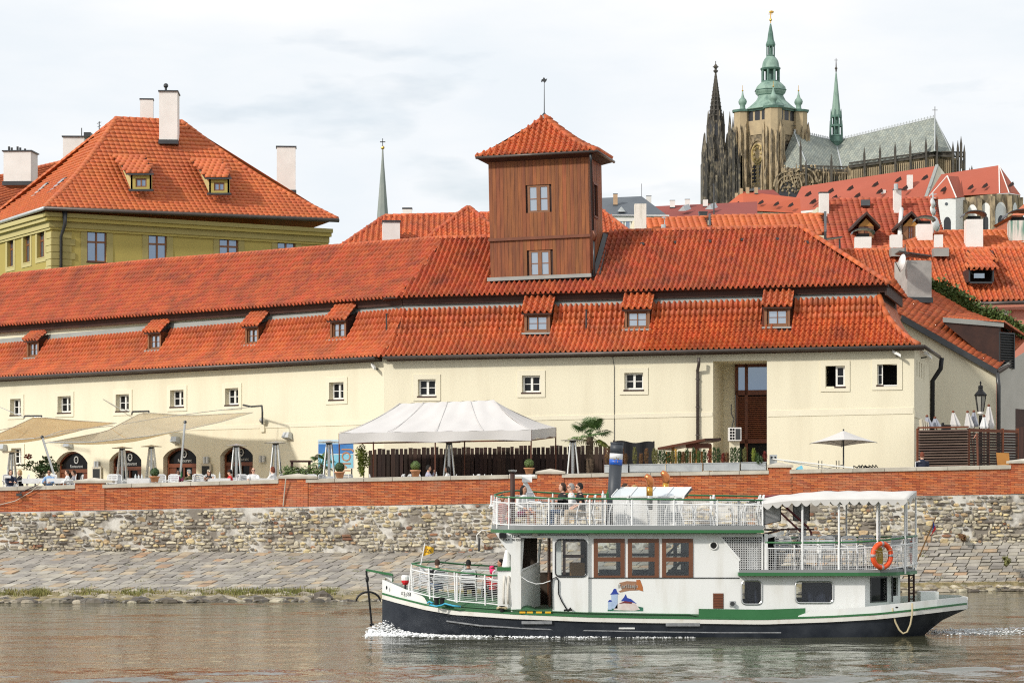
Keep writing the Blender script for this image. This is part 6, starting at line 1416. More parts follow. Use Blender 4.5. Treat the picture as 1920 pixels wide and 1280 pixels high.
    c = MB();ell(c,[(0,0,hz-.10,.165,.125),(0,cy(hz+.1),hz+.1,.16,.115),(0,cy(hz+.33),hz+.33,.185,.122),(0,cy(sh),sh-.02,.18,.10),(0,cy(sh),sh+.025,.085,.075),(0,cy(sh)+.0,sh+.05,.066,.066)])
    for i in (0,1):
        if sleeve == 'long': c.tube([S[i],E[i],lerp(Vector(E[i]),Vector(Wr[i]),.9)],[.072,.058,.043],8)
        elif sleeve == 'short': c.tube([S[i],lerp(Vector(S[i]),Vector(E[i]),.7)],[.074,.066],8)
    rem(c.build('top',top,P,local=True),.018)
    c = MB();ell(c,[(0,-.01,hz-.14,.15,.11),(0,0,hz-.06,.178,.135),(0,0,hz+.03,.168,.125)])
    for i in (0,1):
        s = -1 if i == 0 else 1;e = lerp(Vector(K[i]),Vector(A[i]),.92 if extra != 'shorts' else .02);c.tube([(s*.085,0,hz-.03),K[i],e] if extra != 'shorts' else [(s*.085,0,hz-.03),lerp(Vector((s*.085,0,hz)),Vector(K[i]),.8)],[.098,.072,.055] if extra != 'shorts' else [.098,.085],8)
    rem(c.build('trousers' if extra != 'shorts' else 'shorts',bottom,P,local=True),.018)
    f = MB()
    for i in (0,1): f.tube([(A[i][0],A[i][1]-.06,.05),(A[i][0],A[i][1]+.08,.045),(A[i][0],A[i][1]+.185,.032)],[.045,.048,.032],8)
    f.build('shoes','cloth_black',P,local=True)
    return P
# ------------------------------------------------------------------ furniture prototypes
mat('chair_white',(.74,.74,.73),.45);mat('chair_seat',(.66,.67,.68),.6,(.5,.51,.52),12,.5)
def chair_proto(label,group,loc):
    t = thing('white_chair',label,'chair',loc,group)
    for s in (-1,1):
        MB().tube([(s*.25,.24,0),(s*.23,.22,.43),(s*.25,.16,.64),(s*.25,-.16,.66),(s*.22,-.23,.62)],.017,6).build('arm_frame','chair_white',t,local=True)
        MB().tube([(s*.24,-.30,0),(s*.21,-.20,.43),(s*.20,-.27,.84)],.017,6).build('leg','chair_white',t,local=True)
    MB().tube([(-.20,-.27,.84),(-.14,-.285,.88),(.14,-.285,.88),(.20,-.27,.84)],.017,6).build('top_rail','chair_white',t,local=True)
    for k in range(5): z = .52+k*.075;y = -.215-.055*k/5-.01;MB().box(-.20,.20,y-.012,y,z,z+.052).build('back_slat','chair_seat',t,local=True)
    for k in range(7): y = -.19+k*.06;MB().box(-.21,.21,y,y+.05,.435,.452).build('seat_slat','chair_seat',t,local=True)
    return reg(t)
def table_proto(label,group,loc,r=.36,cloth=False):
    t = thing('table',label,'table',loc,group)
    if cloth: MB().box(-.4,.4,-.4,.4,.70,.735).build('tabletop','chair_white',t,local=True);MB().box(-.42,.42,-.42,.42,.55,.742).build('tablecloth','cloth_white',t,local=True)
    else: MB().lathe([(r,.70),(r,.725)],(0,0,0),20).build('tabletop','steel',t,local=True)
    MB().tube([(0,0,.02),(0,0,.70)],.03,8).build('column','steel',t,local=True);MB().lathe([(.26,0),(.24,.03),(.04,.06)],(0,0,0),14).build('foot','dark_metal',t,local=True)
    return reg(t)
G_TP = 'diners and guests on the terrace';G_TC = 'white chairs on the terrace';G_TT = 'cloth covered tables on the terrace'
def at(u,v,Y): return PX(u,v,Y)
tch = None
def tchair(u,Y,rz,label):
    global tch
    loc = (at(u,900,Y).x,Y,ZT+.01)
    if tch is None: tch = chair_proto(label,G_TC,loc);tch.rotation_euler.z = rz;LOC[tch] = Vector(loc);return tch
    return recopy(tch,loc,rz,label)
ttb = None
def ttable(u,Y,label):
    global ttb
    loc = (at(u,900,Y).x,Y,ZT+.01)
    if ttb is None: ttb = table_proto(label,G_TT,loc,cloth=True);return ttb
    return recopy(ttb,loc,0,label)
def diner(u,v,Y,rz,*a,k=None,**kw):
    zt = at(u,v,Y).z;sc_ = min(1.14,max(.8,(zt-ZT-.01)/1.335));P = person(a[0],(at(u,v,Y).x,Y,ZT+.01),rz,*a[1:],G_TP,sc=sc_,**kw)
    tchair(u,Y,rz,'white chair occupied by the '+a[0].replace('seated ',''));return P
PI = math.pi
diner(19,889,98.6,PI*1.15,'seated person with brown hair behind the menu at the far left','skin_light','hair_brown','cloth_navy','cloth_jeans',style='bob')
diner(40,889,98.8,PI*.6,'seated person with blond hair and black top at the far left','skin_light','hair_blond','cloth_black','cloth_jeans',style='bob',sleeve='short')
diner(93,885,98.6,PI*.97,'seated man with sunglasses and pale blue shirt','skin_tan','hair_dark','cloth_blue','cloth_jeans',glasses=True)
diner(129,885,98.6,PI*.55,'seated man with short hair and white shirt by the left pier','skin_light','hair_brown','cloth_white','cloth_navy')
diner(141,888,100.0,PI*.6,'seated brown haired person behind the white shirted man','skin_light','hair_brown','cloth_grey','cloth_navy')
diner(333,882,99.5,PI*1.1,'seated person with dark hair beside the leaning sail pole','skin_dark','hair_dark','cloth_maroon','cloth_jeans',style='bob')
diner(359,880,98.3,PI*.35,'seated man with grey cap and olive jacket turned away','skin_light','hair_grey','cloth_olive','cloth_navy',hat=('flat','hair_grey'),lean=.12)
diner(392,881,98.5,PI*1.0,'seated woman with pale cap looking down at her phone','skin_light','hair_brown','cloth_black','cloth_jeans',hat=('cap','cloth_beige'),arms='phone',sleeve='none',style='long')
diner(434,880,98.5,PI*.60,'seated person with black brimmed hat and red top','skin_light','hair_dark','cloth_red','cloth_navy',hat=('brim','cloth_black'),sleeve='short')
diner(475,876,98.7,PI*1.05,'seated bald man with glasses and white shirt','skin_light','hair_grey','cloth_white','cloth_beige',style='bald',glasses=True,sleeve='short')
diner(514,874,98.4,PI*.42,'seated woman with red hair and white top','skin_light','hair_red','cloth_white','cloth_jeans',style='bob',sleeve='short')
diner(800,871,98.7,PI*1.55,'seated man with dark hair and grey shirt drinking under the tent','skin_light','hair_dark','cloth_lilac','cloth_black',arms='drink')
diner(842,873,98.9,PI*.5,'seated woman with long dark hair and pale top under the tent','skin_tan','hair_dark','cloth_white','cloth_black',style='long',sleeve='short')
zq = PX(1729,845,98.4).z-1.36;PQ = person('seated person with auburn hair and dark jacket facing the slatted fence',(PX(1729,845,98.4).x,98.4,zq),PI*.05,'skin_light','hair_red','cloth_navy','cloth_black',G_TP,arms='lap',lean=0)
t = thing('bar_stool','white framed stool under the person in the dark jacket','stool',(PX(1729,845,98.4).x,98.4,ZT));MB().lathe([(.2,zq+.40),(.2,zq+.43)],(PX(1729,0,98.4).x,98.4,0),12).build('seat','chair_white',t);q = PX(1729,0,98.4)
for sx in (-.16,.16):
    for sy in (-.16,.16): MB().tube([(q.x+sx,98.4+sy,ZT),(q.x+sx,98.4+sy,zq+.40)],.018,5).build('leg','chair_white',t)
MB().tube([(q.x-.27,98.3,zq+.4),(q.x-.27,98.25,zq+.95),(q.x-.1,98.22,zq+.97)],.018,5).build('back_frame','chair_white',t)
for u,Y,l in ((66,98.9,'cloth covered table between the blond person and the man in blue'),(112,98.8,'cloth covered table in front of the man in pale blue shirt'),(262,98.6,'cloth covered table with glasses left of the topiary ball by the arches'),(372,99.4,'cloth covered table behind the man in olive jacket'),(413,98.6,'cloth covered table between the capped woman and the red top'),(495,98.6,'cloth covered table between the bald man and the red haired woman'),(822,98.8,'cloth covered table between the couple under the tent'),(905,99.2,'cloth covered table in front of the row of white chairs under the tent')): ttable(u,Y,l)
for u,Y,rz,l in ((205,98.3,PI*.9,'white chair right of the left pier'),(225,98.7,PI*1.2,'white chair in front of the second arch'),(303,98.3,PI*1.1,'white chair right of the topiary by the arches'),(320,98.3,PI*.9,'white chair left of the leaning sail pole'),(373,98.4,0,'white chair beside the olive jacket'),(456,98.4,PI*1.1,'white chair between the red top and the bald man'),(583,98.6,PI,'white chair right of the second pier'),(614,98.4,PI*1.3,'white chair at the foot of the heater by the billboard'),(657,98.4,PI*1.2,'white chair right of the pot by the billboard'),(670,98.3,PI*1.4,'white chair near the yellow green bush'),(707,98.3,PI*1.5,'first white chair along the dark board fence from the left'),(743,98.4,PI*.6,'second white chair along the dark board fence'),(755,98.4,PI*.6,'third white chair along the dark board fence'),(771,98.3,PI*1.5,'white chair left of the topiary under the tent'),(884,98.3,PI*.6,'white chair right of the tent middle post'),(902,98.4,PI*1.5,'white chair at the left end of the row of four'),(912,98.4,PI*1.5,'second white chair in the row of four'),(923,98.4,PI*1.5,'third white chair in the row of four'),(936,98.4,PI*1.5,'white chair at the right end of the row of four'),(970,98.4,PI*1.5,'white chair left of the topiary by the middle pier'),(980,98.4,PI*.6,'white chair touching the topiary by the middle pier')): tchair(u,Y,rz,l)
# ------------------------------------------------------------------ patio heaters
G_H = 'pyramid patio heaters on the terrace'
def heater_proto(label,loc):
    t = thing('patio_heater',label,'patio heater',loc,G_H)
    for sx in (-1,1):
        for sy in (-1,1): MB().tube([(sx*.26,sy*.26,.02),(sx*.085,sy*.085,1.92)],.030,5).build('leg','steel',t,local=True)
    m = MB();m.add([(-.25,-.25,.1),(.25,-.25,.1),(.25,.25,.1),(-.25,.25,.1),(-.19,-.19,.78),(.19,-.19,.78),(.19,.19,.78),(-.19,.19,.78)],[(0,1,5,4),(1,2,6,5),(2,3,7,6),(3,0,4,7),(4,5,6,7)]);m.build('base_panel','zinc',t,local=True)
    MB().lathe([(.055,.78),(.055,1.9)],(0,0,0),10).build('flame_tube','steel',t,local=True);m = MB()
    MB().lathe([(.10,1.90),(.12,1.96)],(0,0,0),10).build('burner_head','dark_metal',t,local=True)
    MB().lathe([(.40,1.97),(.42,1.985),(.10,2.03),(.02,2.05)],(0,0,0),18).build('hood','steel',t,local=True)
    return reg(t)
hp = None
for u,v,Y,l in ((22,845,103,'patio heater in front of the lowest left window'),(229,837,102.5,'patio heater in front of the second arched door'),(284,834,103.5,'patio heater between the second and third arched doors'),(443,832,100.5,'patio heater in front of the fourth arched door'),(517,827,103,'patio heater by the second pier'),(617,826,99.5,'patio heater in front of the blue billboard'),(842,826,100.6,'patio heater standing under the white tent'),(1074,822,98.6,'patio heater left of the tall palm')):
    loc = (at(u,900,Y).x,Y,ZT+.01);k = (at(u,v,Y).z-ZT)/2.05
    if hp is None: hp = heater_proto(l,loc);hp.scale = (k,k,k)
    else: recopy(hp,loc,0,l,sc=k)
# ------------------------------------------------------------------ shade sails
sm = mat('sail_cloth',(.72,.53,.27),.8,(.64,.44,.22),2.0,.6)
sm2 = mat('sail_cloth_pale',(.80,.73,.56),.8,(.73,.64,.45),2.0,.6)
for m_ in (sm,sm2):
    t = m_.node_tree;b = t.nodes['Principled BSDF'];tr = t.nodes.new('ShaderNodeBsdfTranslucent');tr.inputs[0].default_value = (.80,.64,.38,1);mxx = t.nodes.new('ShaderNodeMixShader');mxx.inputs[0].default_value = .5;o = t.nodes['Material Output']
    tp_ = t.nodes.new('ShaderNodeBsdfTransparent');mx3 = t.nodes.new('ShaderNodeMixShader');mx3.inputs[0].default_value = .30;t.links.new(b.outputs[0],mxx.inputs[1]);t.links.new(tr.outputs[0],mxx.inputs[2]);t.links.new(mxx.outputs[0],mx3.inputs[1]);t.links.new(tp_.outputs[0],mx3.inputs[2]);t.links.new(mx3.outputs[0],o.inputs[0])
def sail(label,low,up,mname,cables,brackets,loc):
    T = thing('shade_sail',label,'shade sail',loc,'shade sails over the terrace')
    def curve(pts):
        P = [PX(*p) for p in pts]
        ls = [0]
        for a,b in zip(P,P[1:]): ls.append(ls[-1]+(b-a).length)
        def f(t):
            d = t*ls[-1]
            for i in range(len(P)-1):
                if d <= ls[i+1]+1e-9: return lerp(P[i],P[i+1],(d-ls[i])/(ls[i+1]-ls[i]))
            return P[-1]
        return f
    L,U = curve(low),curve(up)
    m = MB();m.grid(lambda a,b: lerp(L(a),U(a),b)+Vector((0,0,-.35*math.sin(math.pi*b)*math.sin(math.pi*a))),28,8);o = m.build('cloth',mname,T,smooth=True)
    md = o.modifiers.new('thick','SOLIDIFY');md.thickness = .012
    MB().tube([L(i/20) for i in range(21)],.018,5).build('edge_rope','steel',T);MB().tube([U(i/20) for i in range(21)],.014,5).build('edge_rope','steel',T)
    m = MB();m.tube([lerp(L(.42),U(.42),i/10)+Vector((0,-.01,-.35*math.sin(math.pi*i/10)*.95)) for i in range(11)],.012,4);m.build('seam','sail_cloth',T)
    for pts in cables: MB().tube([PX(*p) for p in pts],.016,5).build('cable','steel',T)
    for pts in brackets: MB().tube([PX(*p) for p in pts],.04,6).build('bracket','dark_metal',T)
    return T
sail('ochre shade sail at the far left, lower and more orange than the other',[(-60,838,101),(0,826,100),(79,820,99.2),(140,808,103),(218,793,112)],[(-60,838,101),(0,812,107),(66,781,116.5),(140,788,114.5),(218,793,112)],'sail_cloth',[[(79,820,99.2),(114,808,101),(212,798,108)],[(0,763,119),(45,782,118)],[(0,806,104),(40,798,110)]],[[(45,783,118.6),(47,779.5,118),(78,779.5,117),(78,783,117)]],(-18,105,4.8))
sail('pale beige shade sail stretched to the bracket on the cream wall',[(91,829,99.2),(172,829,100),(280,817,102.5),(349,805,104.5),(417,790,107),(474,773,109.3)],[(91,829,99.2),(150,818,104),(200,808,108),(266,773,114.6),(360,779,112),(474,773,109.3)],'sail_cloth_pale',[[(193,748,118),(222,764,116.5),(250,773,115)],[(230,795,104),(300,783,107),(400,770,109),(470,763,110)],[(91,829,99.2),(84,830.5,99.1)]],[[(247,776,115.4),(249,771.5,115),(279,770.5,114.2),(279,773,114.2)],[(456,759,111),(470,762,110.6),(491,760.5,109.6),(492,772,109.5),(492,795,109.6)]],(-12,105,4.8))
def pole(u0,v0,u1,v1,Y,r,label):
    a,b = PX(u0,v0,Y),PX(u1,v1,Y);d = (a-b)/(a.z-b.z);a = a-d*(a.z-ZT)
    t = thing('sail_pole',label,'pole',(a.x,a.y,ZT));MB().tube([a,b],r,8).build('tube','steel',t);MB().lathe([(.14,0),(.14,.02)],a,12).build('foot_plate','steel',t);MB().ball(b,r*1.5,8,6).build('end_cap','dark_metal',t)
pole(105,901,79,819,99.2,.045,'leaning steel sail pole beside the first arched door');pole(337,901,347,791,100,.045,'steel sail pole in front of the third arched door')
for a,b,c in ((489,786,1),): 
    q = WF.uv(497,788);m = MB();m.T = WF;m.ball((q[0]+.05,.2,q[1]),(.13,.16,.13),10,7);o = m.build('cctv_dome','steel',LB);q = WF.uv(494,803);m = MB();m.T = WF;m.box(q[0]-.12,q[0]+.12,.0,.08,q[1]-.15,q[1]+.2);m.build('junction_box','cream_trim',LB)
for u,v in ((6,838),(129,833),(330,824),(540,816)):
    a,z = WF.uv(u,v,.1);m = MB();m.T = WF;m.hexa([(a-.2,.03,z-.18),(a+.2,.03,z-.18),(a+.2,.30,z-.08),(a-.2,.30,z-.08)],[(a-.16,.03,z+.12),(a+.16,.03,z+.12),(a+.16,.22,z+.14),(a-.16,.22,z+.14)]);m.build('floodlight','zinc',LB)
for u,v in ((181,870),(283,868),(386,862),(491,860)):
    a,z = WF.uv(u,v,.1)
    m = MB();m.T = WF
    for s in (-.09,.09): m.lathe([(.07,-.14),(.07,.14)],(a+s,.1,z),8)
    m.build('wall_lamps','steel',LB,kind='stuff')
mat('chalkboard',(.02,.022,.022),.8);mat('board_frame',(.55,.50,.40),.8)
for u,v,l in ((181,889,'framed chalk menu board left of the second arched door'),(386,884,'framed chalk menu board left of the fourth arched door')):
    a,z = WF.uv(u,v,.12);t = thing('menu_board',l,'menu board',tuple(WF(a,.12,ZT)))
    m = MB();m.T = WF;m.box(a-.30,a+.30,.08,.13,z-.45,z+.36);m.build('frame','board_frame',t);m = MB();m.T = WF;m.box(a-.23,a+.23,.131,.14,z-.40,z+.25);m.build('slate','chalkboard',t);m = MB();m.T = WF;m.box(a-.28,a-.22,.08,.13,ZT,z-.451);m.box(a+.22,a+.28,.08,.13,ZT,z-.451);m.build('legs','board_frame',t,kind='stuff')
# ------------------------------------------------------------------ white pavilion tent
TT_ = thing('party_tent','big white pop-up party tent with a long ridge on the terrace','tent',(PX(820,900,100).x,100,ZT))
Yf,Yb = 98.5,103.2
a,b = PX(636,832,Yf),PX(996,826,Yf);a2,b2 = PX(700,826,Yb),PX(1042,820,Yb);r0,r1 = PX(750,756.5,101),PX(925,750,101)
def edge(p,q,t,sag=.16): v = lerp(p,q,t);v.z += sag*(1-abs(2*t-1))*.0;return v
hv = .50
up = lambda p: p+Vector((0,0,hv*.8))
def face(p,q,r,s,n1=16,n2=10):
    m = MB();m.grid(lambda x,y: (lambda lo,hi: lerp(lo,hi,y)-Vector((0,0,.42*math.sin(math.pi*y)**.8*(hi.z-lo.z)*.28)))(lerp(up(p),up(q),x),lerp(s,r,x))+Vector((0,0,.018*math.sin(x*23+y*4)*math.sin(y*3.1)+.012*math.sin(x*47-y*7))),n1*3,n2*2);return m
def seam(p,q,r,s,x):
    lo,hi = lerp(up(p),up(q),x),lerp(s,r,x);return MB().tube([lerp(lo,hi,y/10)+Vector((0,-.02,.025-.42*math.sin(math.pi*y/10)**.8*(hi.z-lo.z)*.28)) for y in range(11)],.012,4).build('seam','canvas_white',TT_)
for x in (.0,.25,.5,.75,1.0): seam(a,b,r1,r0,x)
face(a,b,r1,r0).build('canopy','canvas_white',TT_,smooth=True);face(b,b2,r1,r1,8).build('canopy','canvas_white',TT_,smooth=True);face(a2,a,r0,r0,8).build('canopy','canvas_white',TT_,smooth=True);face(b2,a2,r0,r1).build('canopy','canvas_white',TT_,smooth=True)
for p,q in ((a,b),(b,b2),(b2,a2),(a2,a)):
    m = MB();m.grid(lambda x,y,p=p,q=q: lerp(p,q,x)+Vector((0,-.02+.05*math.sin(x*19)*(1-y),hv*.8*y+.10*(1-y)*(1-abs(2*((x*2) % 1)-1))*.8)),32,3);m.build('valance','canvas_white',TT_,smooth=True)
for p in (a,b,a2,b2,lerp(a,b,.5),lerp(a2,b2,.5)): MB().tube([(p.x,p.y+.05,ZT),(p.x,p.y+.05,p.z+.4)],.03,6).build('post','copper_brown',TT_)
for p,q in ((a,b),(b,b2),(a2,b2),(a,a2)): MB().tube([p+Vector((0,.06,.02)),q+Vector((0,.06,.02))],.03,5).build('rail','copper_brown',TT_)
# ------------------------------------------------------------------ dark board fence behind the tent
BF = thing('board_fence','tall dark brown fence of upright boards behind the tent','fence',(PX(900,900,104).x,104,ZT))
n = 58
for i in range(n):
    u0 = 691+i*8.3;Y = 104.4-.6*i/n;p = PX(u0+.3,842-i*.14+R.uniform(-2.5,2.5),Y);w = (8.3-(.5 if R.random() < .6 else 2.0))*Y/F
    MB().box(p.x,p.x+w,Y,Y+R.uniform(.02,.05),ZT,p.z).build('board','fence_wood',BF)
m = MB();m.box(PX(691,0,104.6).x,PX(1172,0,104.6).x,104.6,104.64,ZT,PX(900,851,104.6).z);m.build('gap_dark_sheet','fence_wood',BF)  # dark sheet added to keep the gaps between the boards dark
m = MB()
for z in (ZT+.4,ZT+1.5): m.box(PX(691,0,104.5).x,PX(1172,0,104.5).x,104.5,104.56,z,z+.08)
m.build('rails','fence_wood',BF,kind='stuff')
t = thing('black_screen','black tarpaulin screen standing behind the funnel','screen',(PX(1188,880,103).x,103,ZT));p,q = PX(1151,827,103),PX(1226,829,103)
m = MB();m.grid(lambda x,y: Vector((lerp(p.x,q.x,x),103+.05*math.sin(x*17),lerp(ZT,lerp(p.z,q.z,x)+.04*math.sin(x*9),y))),20,2);m.build('tarpaulin','cloth_black',t);m = MB();m.box(p.x-.03,p.x+.03,103.03,103.1,ZT,p.z+.05);m.box(q.x-.03,q.x+.03,103.03,103.1,ZT,q.z+.05);m.build('frame','fence_wood',t,kind='stuff')
# ------------------------------------------------------------------ billboard, bar hut, plants
mat('sea_blue',(.03,.16,.48),.5,(.10,.30,.62),1.5,.8);mat('sea_cyan',(.10,.50,.70),.5,(.45,.75,.85),1.8,.7);mat('sky_pale',(.55,.72,.82),.5)
BB = thing('billboard','blue and turquoise seaside billboard with upright lettering','billboard',(PX(629,890,104).x,104,ZT));Yp = 104
p,q = PX(596,878,Yp),PX(664,823.5,Yp);m = MB();m.box(p.x,q.x,Yp,Yp+.08,p.z,q.z);m.build('panel','white_frame',BB)
def pr(u0,u1,v0,v1,mn,nm): a_,b_ = PX(u0,v1,Yp),PX(u1,v0,Yp);m = MB();m.box(a_.x,b_.x,Yp-.008,Yp-.002,a_.z,b_.z);return m.build(nm,mn,BB)
pr(597,662,824.5,832,'sky_pale','printed_sky');pr(597,662,832,850,'sea_blue','printed_sea');pr(597,662,851.5,876.5,'sea_cyan','printed_shallows')
text_obj('MOJ',.52,PX(650,862,Yp)-Vector((0,.02,0)),Vector((0,0,1)),'terracotta',BB,tilt_up=Vector((-1,0,0)))
for x in (p.x+.1,q.x-.1): MB().tube([(x,Yp+.1,ZT),(x,Yp+.1,p.z+.3)],.03,6).build('post','dark_metal',BB)
BH = thing('bar_hut','small dark timber service hut behind the hedge','hut',(PX(564,880,103).x,103,ZT))
p = PX(564,864,103);m = MB();m.box(p.x-.42,p.x+.42,102.8,103.6,p.z-.04,p.z+.03);m.build('roof','dark_timber',BH)
for s in (-.34,.34): m = MB();m.box(p.x+s-.05,p.x+s+.05,102.9,103,ZT,p.z-.04);m.build('post','dark_timber',BH)
m = MB();m.box(p.x-.34,p.x+.34,103.2,103.3,ZT,p.z-.3);m.build('back_panel','white_plaster',BH)
def leafmass(mb,c,r,n,sz,rr,flat=1.0,squash=1.0):
    for i in range(n):
        d = Vector((rr.gauss(0,1),rr.gauss(0,1),rr.gauss(0,1))).normalized();k = rr.random()**.4
        p = c+Vector((d.x*r[0]*k,d.y*r[1]*k,d.z*r[2]*k));x = Vector((rr.gauss(0,1),rr.gauss(0,1),rr.gauss(0,1))).normalized();y = x.cross(d)
        if y.length < .1: continue
        y.normalize();s = sz*rr.uniform(.6,1.3);mb.quad(p-x*s,p-y*s*.6,p+x*s,p+y*s*.6)
rr = random.Random(31)
H1 = thing('hedge','low clipped green hedge behind the second pier','hedge',(PX(570,890,100).x,100,ZT));m = MB()
for i in range(14): q = PX(534+i*5.2,884+rr.uniform(-3,2),100);leafmass(m,q+Vector((0,0,-.12)),(.22,.3,.32),120,.05,rr)
m.build('foliage','leaf_mid',H1,kind='stuff');m = MB();m.box(PX(528,0,100).x,PX(604,0,100).x,99.8,100.3,ZT,ZT+.4);m.build('planter_box','dark_timber',H1)
def bush(label,u,v0,v1,hw,Y,mname,n=900,sz=.05,name='bush',cat='bush',stems=True):
    a_,b_ = PX(u,v1,Y),PX(u,v0,Y);t = thing(name,label,cat,(a_.x,Y,ZT));m = MB();h = b_.z-a_.z
    for k in range(7): leafmass(m,a_+Vector((rr.uniform(-1,1)*hw*Y/F*.6,rr.uniform(-.2,.2),h*rr.uniform(.15,.85))),(hw*Y/F*.55,.25,h*.28),n//7,sz,rr)
    m.build('foliage',mname,t,kind='stuff')
    MB().tube([(a_.x,Y,min(ZT,a_.z-.05)),(a_.x+.03,Y,a_.z+h*.4)],[.03,.02],5).build('stem','bark',t);return t
bush('bright yellow green bush at the left end of the board fence',681,836,893,13,100.5,'leaf_yellow',900)
# small tree left
a_ = PX(84,905,101);t = thing('small_tree','small dark leaved maple between the heater and the first arched door','tree',(a_.x,101,ZT));m = MB()
for k in range(46):
    an = rr.uniform(0,6.28);rr_ = rr.uniform(.1,1);q = PX(88+rr.gauss(0,18),877+rr.gauss(0,8),101+rr.uniform(-.5,.5));leafmass(m,q,(.24,.2,.07),34,.05,rr)
m.build('crown','leaf_dark',t,kind='stuff');m = MB();leafmass(m,PX(53,856,101),(.15,.12,.12),60,.05,rr);m.build('red_leaves','leaf_red',t,kind='stuff')
m = MB();tp = Vector((a_.x,101,ZT+.5));m.tube([(a_.x,101,ZT),tp,PX(80,884,101)],[.05,.045,.03],6)
for u,v in ((60,880),(66,870),(84,868),(100,872),(112,882),(72,892)): m.tube([tp,lerp(tp,PX(u,v,101),.5)+Vector((0,0,.08)),PX(u,v,101)],[.03,.02,.008],5)
m.build('trunk','bark',t)
G_TO = 'topiary balls in terracotta pots along the parapet'
def topiary(u,vt,vb,Y,label,z=None):
    c = PX(u,vb,Y);s = Y/F;t = thing('topiary_pot',label,'topiary',(c.x,Y,c.z),G_TO);h = (vb-vt)*s;rb = h*.30
    MB().lathe([(.12,0),(.17,h*.34),(.20,h*.34),(.20,h*.42),(.16,h*.42)],c,16).build('pot','terracotta',t,smooth=rad(40))
    m = MB();cc = c+Vector((0,0,h-rb*1.0));m.ball(cc,rb*.9,10,8)
    for i in range(850):
        d = Vector((rr.gauss(0,1),rr.gauss(0,1),rr.gauss(0,1))).normalized();p = cc+d*rb*rr.uniform(.9,1.05);x = d.cross(Vector((rr.gauss(0,1),rr.gauss(0,1),rr.gauss(0,1)))).normalized();y = d.cross(x)+d*.4;s_ = .026;m.quad(p-x*s_,p-y*s_,p+x*s_,p+y*s_)
    m.build('clipped_ball','leaf_dark' if u < 700 else 'leaf_mid',t,kind='stuff')
topiary(290,877,903.5,97.12,'topiary ball in terracotta pot in front of the arched doors');topiary(637,867,896,97.12,'topiary ball in terracotta pot in front of the billboard');topiary(779,864,893,97.12,'topiary ball in terracotta pot beside the drinking man');topiary(992,860,888.5,97.12,'lighter topiary ball in terracotta pot beside the middle pier')
def fanpalm(label,u,vcrown,Y,rad_,trunk_r,nl,group=None):
    b_ = Vector((PX(u,0,Y).x,Y,ZT));c = PX(u,vcrown,Y);t = thing('fan_palm',label,'palm',tuple(b_),group)
    m = MB();k = 14
    for i in range(k):
        z0,z1 = lerp(b_.z,c.z,i/k),lerp(b_.z,c.z,(i+1)/k);m.lathe([(trunk_r*(.9+.2*rr.random()),z0),(trunk_r*1.15,z1-.01)],(b_.x,b_.y,0),9,rr.random())
    for i in range(160): an = rr.uniform(0,6.28);z = rr.uniform(b_.z+.2,c.z);p = Vector((b_.x+math.cos(an)*trunk_r,b_.y+math.sin(an)*trunk_r,z));d = Vector((math.cos(an),math.sin(an),-.8));x = Vector((-math.sin(an),math.cos(an),0))*.012;m.add([p-x,p+x,p+d*.09],[(0,1,2)])
    m.build('trunk','palm_trunk',t)
    for i in range(nl):
        an = 2*math.pi*i/nl*2.4+rr.uniform(-.3,.3);el = lerp(-.55,1.25,(i+.5)/nl);d = Vector((math.cos(an)*math.cos(el),math.sin(an)*math.cos(el),math.sin(el)));L_ = rad_*rr.uniform(.5,.62);hub = c+d*L_;side_ = d.cross(Vector((0,0,1)));side_ = side_.normalized() if side_.length > .1 else Vector((1,0,0));upv = side_.cross(d)
        m = MB();m.tube([c,hub],[.014,.008],4)
        for q in range(19):
            th = lerp(-2.0,2.0,q/18);dd = (d*math.cos(th)+side_*math.sin(th));ln = rad_*.52*(1-.18*abs(th)/2);w_ = d.cross(dd);ww = (side_*math.cos(th)-d*math.sin(th))*.022;mid = hub+dd*ln*.6;tip = hub+dd*ln+Vector((0,0,-.16*ln-.05));m.add([hub,mid-ww,tip,mid+ww+upv*.012],[(0,1,2,3)])
        m.build('frond','leaf_yellow' if i < nl*.22 and nl > 10 else 'palm_leaf',t)
    return t
mat('palm_leaf',(.045,.10,.022),.5,(.10,.17,.04),3,.7)
fanpalm('tall fan palm with shaggy trunk in front of the board fence',1106,817,99,.92,.13,24)
fanpalm('small fan palm beside the blue billboard',603,870,101.5,.6,.06,10)
# ------------------------------------------------------------------ zinc planters with small conifers
G_Z = 'zinc planters on the parapet'
pls = [(1133,1178,'half hidden behind the funnel'),(1180,1247.5,'first right of the funnel'),(1249,1317,'below the lean-to roof'),(1319,1387,'below the air conditioner'),(1389,1437,'next to the fourth pier')]
for u0,u1,l in pls:
    zt_ = lambda u: zY(interp(cop_v,u)-15.5,97.1);a_,b_ = PX(u0,0,97.0),PX(u1,0,97.0);t = thing('planter','zinc planter box '+l,'planter',((a_.x+b_.x)/2,97.1,ztop(u0)),G_Z)
    z0 = ztop((u0+u1)/2)+.012;z1,z2 = zt_(u0),zt_(u1);m = MB();m.hexa([(a_.x+.01,97.0,z0),(b_.x-.01,97.0,z0),(b_.x-.01,97.36,z0),(a_.x+.01,97.36,z0)],[(a_.x+.01,97.0,z1),(b_.x-.01,97.0,z2),(b_.x-.01,97.36,z2),(a_.x+.01,97.36,z1)]);m.build('box','zinc',t)
    m = MB();m.hexa([(a_.x,96.985,z1-.03),(b_.x,96.985,z2-.03),(b_.x,97.375,z2-.03),(a_.x,97.375,z1-.03)],[(a_.x,96.985,z1+.004),(b_.x,96.985,z2+.004),(b_.x,97.375,z2+.004),(a_.x,97.375,z1+.004)]);m.build('rim','steel',t)
G_C = 'small conifers in the zinc planters'
